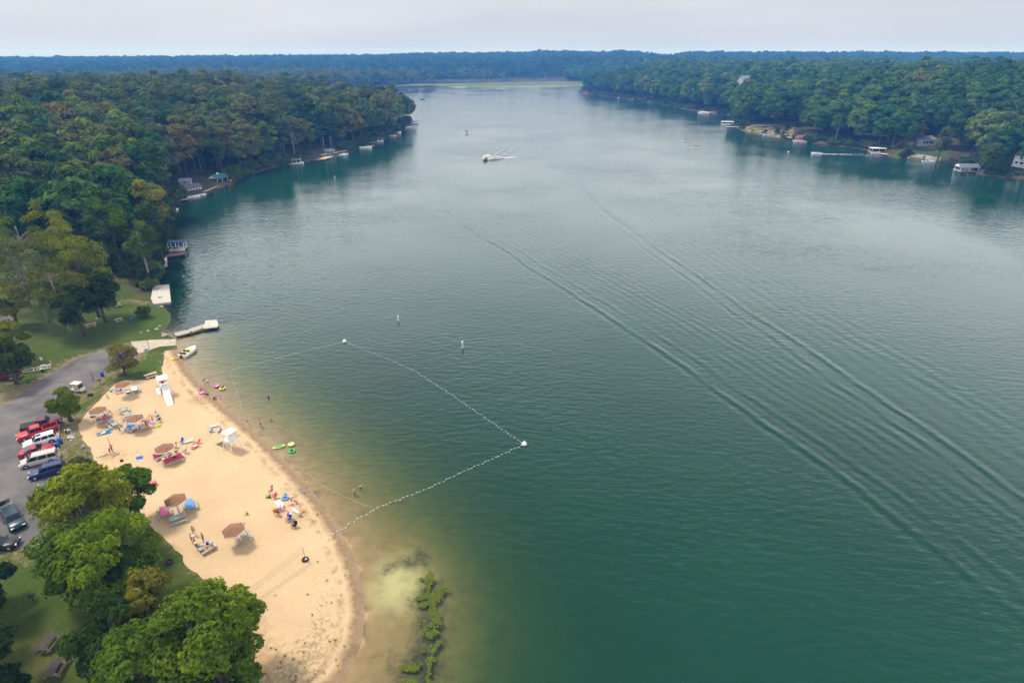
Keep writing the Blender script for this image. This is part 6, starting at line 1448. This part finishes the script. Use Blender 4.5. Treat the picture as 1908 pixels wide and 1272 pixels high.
# --- right shore
MR = 'boats moored on the right shore'; q = R_(-35)
boathouse((1092,174), q, 9, 6, 'red brown dock house farthest along the right shore, beside the dam', (.30,.11,.08), h=2.5, flat=True, deckcol=(.35,.14,.1)); boat(wv((1091,176)), q, 7, 'orange red boat at the farthest red brown dock', (.6,.14,.06), group=MR); boat(wv((1099,177)), q, 7, 'dark boat beside the orange red one', (.1,.08,.1), group=MR)
boat(wv((1126,178)), q, 9, 'white cruiser with a bright blue cover alone off the far right shore', (.8,.82,.84), (.05,.25,.6), canopy=(.04,.25,.65), group=MR)
boathouse((1157,180), q, 9, 6, 'brown pavilion roof behind a small white boat on the far right shore', (.2,.13,.11), h=2.6, rise=1.6); boathouse((1175,182), q, 8, 6, 'boathouse with a white flat canopy, second in the far right string', (.72,.7,.66), flat=True); boathouse((1192,185), q, 9, 6, 'grey flat-roofed boathouse, third in the far right string', (.28,.28,.33), flat=True)
boathouse((1212,187), q, 11, 8, 'large dark brown boathouse with a raised roof, fourth in the far right string', (.14,.10,.09), h=3, rise=2.4); boathouse((1218,182), q, 7, 6, 'rosy brown cottage right behind the dark brown boathouse', (.28,.16,.14), open_=False, h=3, rise=2.6, col=(.35,.2,.17))
for p, c, l in (((1156,183),(.8,.8,.8),'white boat before the brown pavilion'),((1175,184),(.5,.1,.2),'maroon boat under the white canopy'),((1205,189),(.82,.82,.82),'white boat before the dark brown boathouse'),((1228,191),(.05,.4,.35),'teal boat at the end of the far right string')): boat(wv(p), q, 7.5, l, c, group=MR)
boat(wv((1260,199)), R_(60), 6.5, 'white boat with a tall white slide alone on the stony edge', (.85,.85,.85), canopy=(.82,.82,.82), group=MR); lift((1273,200), q, 8, 5, 'boat lift with a dark red canopy right of the white slide boat', (.25,.05,.08)); boat(wv((1273,201)), q, 7, 'white boat below the dark red canopy', (.75,.7,.74), group=MR)
plank_dock('dock', [(1303,208),(1360,211)], 5, .7, 'long white dock crowded with boats in the cove', M['white'])
for i, (px, c, cc, l) in enumerate(((1306,(.85,.82,.82),None,'white boat at the left end of the crowded dock'),(1317,(.8,.78,.72),(.72,.66,.58),'cream covered boat, second at the crowded dock'),(1329,(.8,.8,.8),(.45,.1,.15),'white boat with a red cover in the middle of the crowded dock'),(1337,(.82,.82,.84),None,'white open boat right of the red cover'),(1345,(.2,.35,.6),(.05,.2,.5),'blue covered boat at the right end of the crowded dock'),(1354,(.8,.8,.78),(.6,.58,.52),'pale covered boat last at the crowded dock'))): boat(wv((px,211)), R_(-60), 7, l, c, cover=cc, group=MR)
mast((1324,203), 10, 'tall thin pole behind the crowded white dock'); lift((1355,231), R_(-8), 11, 6, 'boat lift with a long white canopy at the mouth of the cove', (.72,.73,.72)); boat(wv((1354,233)), R_(-8), 8, 'white boat under the long white canopy', (.78,.8,.8), group=MR); plank_dock('dock', [(1350,236),(1378,237)], 3, .5, 'grey dock platform in front of the long white canopy', M['wood_grey'])
boat(wv((1432,253)), R_(-5), 9, 'white pontoon boat moored at the foot of the sandy bank', (.8,.8,.8), kind='pontoon', canopy=(.4,.3,.28), W=3, group=MR); plank_dock('dock', [(1440,251),(1475,257)], 2.5, .6, 'brown dock along the foot of the sandy bank', M['wood_tan'])
boathouse((1497,261), R_(-12), 11, 7, 'boathouse with a dark red hipped roof right of the sandy bank', (.26,.06,.055), h=2.2, rise=1.5, hip=3.0, deckcol=(.35,.14,.12)); boat(wv((1487,264)), R_(-12), 7, 'white boat at the left side of the red hipped roof', (.85,.83,.83), group=MR); boat(wv((1497,265)), R_(-12), 6, 'white and red boat before the red hipped roof', (.75,.55,.55), group=MR)
boathouse((1634,283), R_(-8), 9, 5.5, 'open boathouse with a flat white roof beside the steps', (.78,.78,.76), flat=True, h=2.6, deckcol=(.45,.25,.2)); boat(wv((1631,286)), R_(-8), 6, 'white boat inside the flat white-roofed boathouse', (.8,.8,.8), group=MR)
boat(wv((1637,291)), R_(-12), 4.2, 'orange red canoe in the water before the white-roofed boathouse', (.65,.12,.05), kind='canoe', group=MR); boat(wv((1643,293)), R_(-12), 3.6, 'blue kayak just right of the orange red canoe', (.02,.1,.45), kind='canoe', group=MR)
plank_dock('dock', [(1640,286),(1656,288)], 3, .6, 'rusty dock piled with white gear beside the white roof', M['wood_tan']); boat(wv((1655,285), .7), R_(15), 3.4, 'small white jet boat parked on the rusty dock', (.75,.72,.8), cover=(.25,.25,.4), group=MR)
boat(wv((1730,303)), R_(-6), 7.5, 'low white boat floating below the stone retaining wall', (.62,.72,.8), (.5,.6,.7), glass=False, W=2, group=MR)
boat(wv((1776,300)), R_(-165), 8, 'white pontoon boat with a bright blue canopy at the end of the stone wall', (.8,.8,.8), kind='pontoon', canopy=(.03,.2,.5), W=3, group=MR)
boathouse((1800,318), R_(-6), 10, 6, 'open boathouse with a dark slate roof and white gable, nearest on the right shore', (.13,.15,.22), h=2.4, rise=1.5, deckcol=(.45,.3,.25)); boat(wv((1786,318)), R_(170), 5.5, 'boat with a turquoise cover poking out of the dark slate boathouse', (.7,.65,.6), cover=(.02,.3,.5), group=MR)
boat(wv((1824,307)), R_(60), 8, 'white cruiser stored behind the dark slate boathouse', (.85,.85,.85), canopy=(.8,.8,.8), W=3.2, group=MR); lift((1827,304), R_(60), 6, 5, 'grey framed lift around the white cruiser', (.7,.7,.7))
def wall_stone():
    P = [on(p) for p in ((1690,296),(1706,294),(1722,295),(1735,298),(1752,300))]; r = empty('retaining_wall', P[0], 0, 'pale stone retaining wall with a dark arch below the lakeside house', 'wall'); m = MB()
    for a, b in zip(P, P[1:]):
        d = b-a; m.box(((a+b)/2-P[0]+Vector((0,0,.6))),(d.length+.1,.7,2.8),math.atan2(d.y,d.x))
    m.build('stones', M['concrete'], r); d = P[2]-P[0]; MB().box(d+Vector((.2,-.5,.6)),(2.2,.4,1.4),R_(-8)).build('arch', M['wood_dark'], r); MB().box(Vector((-1,-.5,.7))+(P[1]-P[0])*.3,(.9,.2,1.8)).build('door', M['white'], r)
wall_stone()
def steps():
    a, b = on((1666,281)), on((1680,262)); r = empty('garden_steps', a, 0, 'red brown steps climbing the grassy bank beside the lakeside house', 'steps'); m = MB(); n = 14
    for i in range(n): p = (b-a)*(i/n); m.box((p.x,p.y,p.z*1.0+.15),(1.6,1.2,.35),.5)
    m.build('treads', simple('red_steps', (.25,.1,.07), .8, .2, 3), r)
    for s in (.9,-.9): MB().tube([(s,0,1),(b.x-a.x+s,b.y-a.y,b.z-a.z+1)],.05,5).build('handrail', M['wood_tan'], r)
steps()
shed((1722,271), R_(-8), 'pale grey lakeside house with a row of dark windows on the grassy bank', (.42,.40,.46), (.2,.2,.25), 11, 7, 4.6, 2, [(x,-3.5,2.4,1.3,1.8,'y') for x in (-2,-.2,1.6,3.2)]+[(-5.5,0,2.4,1.4,1.5,'x')], 'house', 'house', hip=2.5)
shed((1687,247), R_(20), 'house with a steep blue grey roof and white trim high behind the red brown tree', (.62,.58,.6), (.14,.15,.24), 8, 7, 13, 3.5, [(-2,-3.5,10.5,1.1,1.2,'y'),(1,-3.5,10.5,1.1,1.2,'y')], 'house', 'house')
shed((1385,192), R_(18), 'large house with a wide slate blue roof rising out of the right wood', (.35,.36,.42), (.2,.22,.30), 16, 10, 20, 5, [(-3,-5,18,1.2,1.4,'y'),(2,-5,18,1.2,1.4,'y')], 'house', 'house')
shed((1505,215), R_(15), 'pale house half hidden in the wood above the red hipped roof', (.5,.5,.55), (.3,.3,.36), 10, 8, 15, 3, [(-2,-4,13,1.2,1.3,'y'),(2,-4,13,1.2,1.3,'y')], 'house', 'house')
shed((1433,216), R_(10), 'small white cottage peeping out of the trees above the sandy bank', (.7,.7,.74), (.4,.4,.45), 6, 5, 9, 2, [(0,-2.5,7.2,1.2,1.2,'y')], 'house', 'house')
hA = shed((1903,279), R_(8), 'white house with a blue metal roof at the right edge, higher of two', (.72,.69,.62), (.13,.16,.30), 9, 7, 6.5, 2.4, [(-2.6,-3.5,5.0,1.0,1.0,'y'),(1.0,-3.5,5.0,1.0,1.0,'y'),(-2.6,-3.5,1.8,1.2,1.4,'y')], 'house', 'house', zoff=2.2)
hB = shed((1908,312), R_(100), 'white two-storey house with tall dark windows at the right edge, lower of two', (.74,.73,.74), (.22,.24,.33), 9, 8, 6.2, 3, [(-4.5,-2,1.8,2.2,1.4,'x'),(-4.5,1.6,4.6,2.6,1.8,'x'),(-4.5,-1.6,4.6,1.6,1.5,'x'),(0,4,4.6,1.4,1.6,'y'),(-2.6,4,4.6,1.4,1.6,'y')], 'house', 'house', zoff=.8)
windows(hB, [(2,4,1.8,1.8,1.2,'y'),(-1,4,1.8,1.8,1.2,'y')])
# far away
o = MB().box((0,0,5),(55,25,10)).build('barn', M['oc'], None, (.8,.8,.8)); MB().loft([[(-29,-14,10),(-29,0,16),(-29,14,10)],[(29,-14,10),(29,0,16),(29,14,10)]]).build('roof', M['oc'], o, (.75,.75,.78)); x, y = g(1200,105,60); d = 3500; x, y = (1200-954)/FPX*d, d*CP; o.location = (x, y, hz(x, y)+20); tag(o, 'long white building on the far horizon', 'building')
m = MB().tube([(0,0,0),(0,0,135)],[.7,.4],6); o = m.build('radio_mast', M['steel']); MB().tube([(-1.4,0,70),(1.4,0,70)],.25,5).build('antenna', M['steel'], o); d = 3100; x, y = (902-954)/FPX*d, d; o.location = (x, y, hz(x, y)); tag(o, 'thin radio mast rising above the far hills', 'mast')
# ------------------------------------------------------------------ park trees, water weed
rg_near = np.random.default_rng(77)
def near_tree(name, label, p, h, R, color, seed, nl=26, per=520, leaf=.26, lobe=(.26,.4), base=.22, bark='bark', trunk=.24, flat=0, cat='tree', group=None, lean=.05, limbs=.5, z_seen=.62):
    """p: the pixel where the middle of the crown shows"""
    h *= K; R *= K*.93; trunk *= K; leaf *= 1.15; per = int(per*1.15)
    rg = np.random.default_rng(seed); loc = at_h(p, h*z_seen)
    cm, cs = crown_mesh('crown', rg, R, h*(1-base), h*base, nl, per, leaf, lobe=lobe, flat=flat)
    t = empty(name, loc-Vector((0,0,.1)), rg.uniform(0,6), label, cat, group); link('crown', cm, M['leaf'], t, color)
    link('trunk', trunk_mesh('trunk', rg, h*.82, trunk, [c for c in cs if rg.random() < limbs], lean, M[bark]), None, t); return t
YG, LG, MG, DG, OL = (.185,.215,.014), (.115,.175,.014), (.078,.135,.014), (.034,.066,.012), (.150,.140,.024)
near_tree('maple_tree', 'big yellow green tree spreading over the edge of the car park', (152,945), 10, 4.1, YG, 1, 30, 620, .27)
near_tree('maple_tree', 'bright green tree in the middle of the near clump, right below the yellow green one', (200,1035), 9.5, 4.1, LG, 2, 28, 620, .26)
near_tree('maple_tree', 'rounded light green tree at the sand edge, hiding the red cooler corner', (240,908), 6.6, 2.35, (.085,.15,.016), 3, 26, 480, .23)
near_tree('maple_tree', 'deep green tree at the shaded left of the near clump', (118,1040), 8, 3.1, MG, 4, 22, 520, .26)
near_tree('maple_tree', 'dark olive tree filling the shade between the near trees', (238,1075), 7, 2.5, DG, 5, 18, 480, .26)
near_tree('maple_tree', 'large leafy green tree nearest the photo bottom edge beside the sand', (372,1192), 10.5, 4.2, (.115,.175,.016), 6, 30, 700, .25)
near_tree('maple_tree', 'small olive gold tree tucked behind the large leafy one', (285,1130), 8.5, 2.8, OL, 7, 20, 520, .25)
near_tree('maple_tree', 'dark green tree left of the large leafy one', (205,1180), 9, 3.3, DG, 8, 24, 600, .25)
near_tree('maple_tree', 'green tree crossing the bottom edge between the dark and the large leafy ones', (270,1242), 9, 3.2, MG, 9, 22, 600, .25)
near_tree('maple_tree', 'leafy tree right of the large one, overhanging the sand', (446,1162), 8, 2.3, LG, 10, 20, 560, .24)
near_tree('maple_tree', 'green tree partly outside the bottom edge by the sand', (405,1268), 8.5, 3.0, MG, 20, 20, 560, .25)
near_tree('young_tree', 'small round tree at the road edge between the golf cart and the maroon truck', (119,748), 4.8, 1.95, (.12,.165,.015), 11, 24, 420, .21, (.34,.46))
near_tree('spreading_tree', 'airy olive tree on the grass island beside the boat ramp road', (223,666), 4.8, 2.7, (.165,.150,.035), 12, 34, 170, .24, (.26,.40), base=.06, trunk=.14, limbs=.9)
near_tree('round_bush', 'neat round bush alone on the lawn near the square deck', (267,583), 2.1, 1.3, (.075,.11,.014), 13, 16, 200, .2, (.4,.55), base=0, trunk=.08, cat='bush', z_seen=.4)
near_tree('shrub', 'low brownish shrub on the grass above the yellow green tree', z2(140,1225), 1.9, 1.3, (.09,.09,.03), 14, 16, 190, .2, (.4,.55), base=0, trunk=.06, cat='bush', z_seen=.4)
# trees framing the lawn
for i, (p, h, R, c, lab) in enumerate((((155,500),15,5.2,(.170,.195,.016),'yellow green tree bulging over the lawn edge, tallest of the lawn clump'),((120,465),15,5,(.140,.165,.018),'bright olive tree behind the tallest lawn clump tree'),((178,540),10,3.6,(.035,.065,.014),'dark green tree nearest the two grey picnic tables'),
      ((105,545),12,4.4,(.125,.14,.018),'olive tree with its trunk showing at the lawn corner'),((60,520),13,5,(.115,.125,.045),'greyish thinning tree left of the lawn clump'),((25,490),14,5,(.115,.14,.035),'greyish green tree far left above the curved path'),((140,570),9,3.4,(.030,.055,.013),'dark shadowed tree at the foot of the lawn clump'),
      ((20,455),14,5,(.115,.15,.018),'light green tree far left behind the greyish ones'),((85,425),15,4.6,(.17,.20,.016),'slim bright yellow green tree standing out above the left wood edge'),((15,560),8,2.9,(.17,.175,.015),'yellowish tree overhanging the curved path'),((18,628),7,2.8,(.14,.155,.016),'yellow green tree at the photo edge below the curved path'),((10,665),7,3.2,(.05,.07,.014),'dark green tree hiding the cab of the dark red pickup'),
      ((262,455),13,4,(.08,.13,.016),'green tree with a bare trunk at the far end of the lawn'),((205,430),15,5,(.07,.12,.015),'broad mid green tree at the wood edge left of the bare trunk'),((290,430),13,4.2,(.036,.066,.015),'dark tree leaning over the water beside the boat lift'))):
    near_tree('park_tree', lab, p, h, R, c, 40+i, 22 if R > 3 else 15, 300 if i not in (4,5) else 130, .34, (.28,.44), base=.2 if i not in (3,12) else .34, bark='bark_pale' if i in (3,4,5,12) else 'bark', group=None, limbs=.5 if i not in (4,5) else 1.0)
# dark trees in the near left corner
for i, (p, h, R) in enumerate((((-60,885),7,2.0),((-40,1040),8,2.4),((-60,1105),8,2.8),((-40,1262),8,2.6),((-80,1200),9,3.6))):
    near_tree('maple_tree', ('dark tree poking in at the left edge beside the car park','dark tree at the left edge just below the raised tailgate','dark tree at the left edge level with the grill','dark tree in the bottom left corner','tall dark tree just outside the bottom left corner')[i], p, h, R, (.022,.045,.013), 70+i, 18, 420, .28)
# red brown tree and greens by the right houses
for i, (p, h, R, c, lab) in enumerate((((1711,243),12,4.4,(.19,.07,.04),'red brown tree in front of the lakeside house'),((1690,283),5,3.2,(.05,.085,.02),'rounded bush at the waterline left of the stone wall'),((1757,264),14,4.0,(.07,.10,.02),'light green tree right of the lakeside house'),((1848,285),13,3.4,(.07,.11,.022),'light green tree between the slate boathouse and the white house'),((1858,312),13,4.2,(.028,.055,.018),'dark evergreen-looking tree before the white house'))):
    near_tree('shore_tree', lab, p, h, R, c, 90+i, 20, 170, .6, (.3,.46), base=.25 if i != 1 else 0, limbs=.4)
for i, (p, h, R, lab) in enumerate((((1425,246),3,1.6,'low shrub on the sandy bank, left of three'),((1448,243),4,1.8,'low shrub on the sandy bank, between its two neighbours'),((1462,252),6,2.2,'upright green shrub at the water edge of the sandy bank'),((1468,235),4,2.0,'shrub at the top of the sandy bank'))):
    near_tree('shrub', lab, p, h, R, (.05,.085,.02), 120+i, 12, 90, .45, (.4,.55), base=0, trunk=.08, cat='shrub', z_seen=.4, group='shrubs on the sandy bank')
def dead_trees():
    for i, (p, h, lab) in enumerate((((131,222),17,'bare grey dead tree standing in the left wood'),((115,262),15,'bare grey dead tree among brown crowns in the left wood'),((545,262),14,'leaning bare trunk above the driveway on the left shore'),((1562,238),15,'bare pale trunk at the front of the right wood'),((45,470),13,'bare grey branches rising from the thinning lawn clump'))):
        rg = np.random.default_rng(200+i); loc = at_h(p, h*.8); h *= K; t = empty('dead_tree', loc, i*1.3, lab, 'tree', 'bare dead trees')
        m = MB(); m.tube([(0,0,-.3),(.1,.1,h*.4),(.3,0,h*.75),(.2,.3,h)], [.3,.24,.15,.04], 7); m.build('trunk', M['bark_pale'], t); m = MB()
        for k in range(16):
            z = h*rg.uniform(.4,.95); a = rg.uniform(0,6.28); L = (h*1.1-z)*rg.uniform(.35,.6); d = Vector((math.cos(a),math.sin(a),.7)); s0 = Vector((.2,.1,z)); e = s0+d*L
            m.tube([s0, s0+d*L*.5+Vector((0,0,.2)), e], [.09,.06,.02], 5, caps=False)
            for q in range(3): b = s0+d*L*rg.uniform(.4,.9); f = Vector((rg.normal(),rg.normal(),.8)).normalized()*L*.35; m.tube([b, b+f], [.04,.012], 4, caps=False)
        m.build('branches', M['bark_pale'], t)
dead_trees()
# floating water weed off the beach end: leaf rafts, one mass
def weed():
    rg = np.random.default_rng(9); V = []; TI = []
    blobs = [(803,1080,1.1,.9),(812,1100,1.3,1.1),(798,1118,1.3,1.0),(806,1145,.8,.7),(812,1160,.7,.6),(795,1160,.8,.5),(788,1172,.6,.4),(800,1185,1.0,.6),(812,1195,.8,.8),(790,1218,1.1,.9),(780,1213,.9,.6),(800,1225,.8,.8),(765,1245,1.1,.9),(778,1258,1.2,.8),(760,1265,1.0,.8),(790,1262,.8,.8),(815,1175,.5,.5)]
    for px, py, rx, ry in blobs:
        c = np.array(g(px, py)); rx *= K*.86; ry *= K*.95; n = int(1300*rx*ry); a = rg.uniform(0, 6.28, n); q = rg.random(n)**.7*(1+.3*np.sin(a*5+px)+.2*np.sin(a*9+py)); p = np.column_stack([c[0]+np.cos(a)*q*rx*.8, c[1]+np.sin(a)*q*ry*.95])
        p += .12*np.column_stack([vnoise(p, .8, 3), vnoise(p, .8, 5)])
        keep = vnoise(p, .9, 8, 4) > -.2+.35*rg.random(n); p = p[keep]; n = len(p)
        z = .02+.10*rg.random(n)**2; s = rg.uniform(.05,.14,n); th = rg.uniform(0,6.28,n); d = np.column_stack([np.cos(th),np.sin(th),rg.normal(0,.25,n)]); e = np.column_stack([-np.sin(th),np.cos(th),rg.normal(0,.25,n)])
        P3 = np.column_stack([p, z]); V.append(np.stack([P3-d*s[:,None], P3-e*s[:,None]*.6, P3+d*s[:,None], P3+e*s[:,None]*.6], 1)); TI.append(np.clip(rg.normal(.45,.2,n),0,1))
    V = np.concatenate(V); n = len(V); me = bpy.data.meshes.new('water_weed'); me.from_pydata(V.reshape(-1,3).tolist(), [], [(4*i,4*i+1,4*i+2,4*i+3) for i in range(n)])
    at = me.attributes.new('tint', 'FLOAT', 'FACE'); at.data.foreach_set('value', np.concatenate(TI).astype(np.float32)); me.update()
    o = link('water_weed', me, M['leaf'], None, (.12,.155,.03)); tag(o, 'green water weed floating in ragged mats off the near end of the beach', 'water weed', kind='stuff')
weed()
# tufts of grass on the near sand
def tufts():
    rg = np.random.default_rng(19); V = []; TI = []
    seg = np.array(resample(SH_BEACH, .8, False)); seg = seg[(seg[:,1] < 50*K) & (seg[:,1] > 18*K)]
    c = seg[rg.integers(0, len(seg), 200)]+np.column_stack([-np.abs(rg.normal(4.2, 3.4, 200)), rg.normal(0, .8, 200)])
    c = c[~pip(LAKE, c) & pip(SAND, c) & (dist_poly(LAKE, c) > 1.2)]; c = c[(rg.random(len(c)) < np.clip((46*K-c[:,1])/20, .12, 1))]; z = height(c)
    for (x, y), zz in zip(c, z):
        n = int(rg.integers(8, 30)); R = rg.uniform(.05,.17); a = rg.uniform(0,6.28,n); q = rg.random(n)*R; b = np.column_stack([x+np.cos(a)*q, y+np.sin(a)*q, np.full(n, zz)]); h = rg.uniform(.06,.22,n); le = np.column_stack([np.cos(a)*.1,np.sin(a)*.1,h]); w = np.column_stack([-np.sin(a),np.cos(a),np.zeros(n)])*.016
        V.append(np.stack([b-w, b+w, b+le+w*.3, b+le-w*.3], 1)); TI.append(np.clip(rg.normal(.5,.25,n),0,1))
    V = np.concatenate(V); n = len(V); me = bpy.data.meshes.new('grass_tufts'); me.from_pydata(V.reshape(-1,3).tolist(), [], [(4*i,4*i+1,4*i+2,4*i+3) for i in range(n)])
    at = me.attributes.new('tint', 'FLOAT', 'FACE'); at.data.foreach_set('value', np.concatenate(TI).astype(np.float32)); me.update()
    o = link('grass_tufts', me, M['leaf'], None, (.17,.15,.055)); tag(o, 'sparse tufts of grass growing on the near end of the sand', 'grass', kind='stuff')
tufts()
# ------------------------------------------------------------------ air, sky, sun, camera
def haze():
    t = NT(name='haze_air')
    v = t.n('ShaderNodeVolumePrincipled', {'Color': (.10,.36,1.0,1), 'Density': HAZE, 'Anisotropy': 0.0, 'Absorption Color': (1,1,1,1)})
    m = t.out(None, v.outputs[0])
    o = MB().box((0, 2500*K, 40*K), (12600*K, 7800*K, 100*K)).build('haze', m); tag(o, kind='stuff')
    o['label'] = 'thin blue haze in the air over the lake'; o['category'] = 'haze'
HAZE = 0.00025
haze()
SUN_EL, SUN_AZ = 60, 298          # degrees; azimuth clockwise from +Y
def sky():
    w = bpy.data.worlds.new('World'); scene.world = w; w.use_nodes = True; w.node_tree.nodes.clear()
    t = NT(tree=w.node_tree)
    s = t.n('ShaderNodeTexSky', sky_type='NISHITA', sun_disc=False); s.sun_elevation = math.radians(SUN_EL); s.sun_rotation = math.radians(SUN_AZ)
    s.air_density = 1.0; s.dust_density = 4.0; s.ozone_density = 1.0; s.altitude = 200
    hs = t.n('ShaderNodeHueSaturation', {'Saturation': .22, 'Value': 1.0, 'Color': s.outputs[0]}).outputs[0]
    co = t.n('ShaderNodeTexCoord').outputs['Generated']
    nz = t.noise(t.n('ShaderNodeMapping', {'Vector': co, 'Scale': (1.5,1.5,9)}).outputs[0], 1.6, 5, .5)
    f = t.rng(nz, .3, .7, .93, 1.05)
    c = t.mix(1.0, hs, t.n('ShaderNodeCombineColor', {0: f, 1: f, 2: f}).outputs[0], 'MULTIPLY')
    zc = t.n('ShaderNodeSeparateXYZ', {0: co}).outputs[2]; up = t.math('MULTIPLY', t.rng(zc, .09, .24, 1.0, 3.1), t.rng(zc, .32, .72, 1.0, .32))  # added bright band of unseen sky above the view, lifting the water's reflections
    cloud = t.mix(t.rng(nz, .3, .7, 0, 1), (2.85,3.0,3.35), (3.5,3.6,3.85))
    cloud = t.n('ShaderNodeVectorMath', {0: cloud, 1: t.n('ShaderNodeCombineXYZ', {0: up, 1: up, 2: up}).outputs[0]}, operation='MULTIPLY').outputs[0]
    c = t.mix(.8, c, cloud)
    bg = t.n('ShaderNodeBackground', {'Color': c, 'Strength': SKY})
    t.t.links.new(bg.outputs[0], t.n('ShaderNodeOutputWorld').inputs[0])
SKY = 0.095
sky()
ld = bpy.data.lights.new('sun', 'SUN'); ld.energy = 1.5; ld.angle = math.radians(11); ld.color = (1, .93, .82)
lo = bpy.data.objects.new('sun', ld); COL.objects.link(lo)
az, el = math.radians(SUN_AZ), math.radians(SUN_EL)
sd = Vector((math.sin(az)*math.cos(el), math.cos(az)*math.cos(el), math.sin(el)))
lo.rotation_euler = sd.to_track_quat('Z', 'Y').to_euler()
cd = bpy.data.cameras.new('camera'); cam = bpy.data.objects.new('camera', cd); COL.objects.link(cam)
cd.sensor_width = 36; cd.sensor_fit = 'HORIZONTAL'; cd.lens = FPX/1908*36; cd.clip_start = .5; cd.clip_end = 20000
cam.location = (0, 0, HC); cam.rotation_euler = (math.pi/2-PITCH, 0, 0); scene.camera = cam
vs = scene.view_settings; vs.view_transform = 'Standard'; vs.look = 'None'; vs.exposure = 1.22; vs.gamma = 1
scene.render.resolution_x = 1024; scene.render.resolution_y = 682
cy = scene.cycles; cy.use_denoising = True; cy.max_bounces = 6; cy.diffuse_bounces = 3; cy.glossy_bounces = 3; cy.transmission_bounces = 2; cy.volume_bounces = 1; cy.transparent_max_bounces = 8
cy.use_adaptive_sampling = True; cy.adaptive_threshold = 0.01
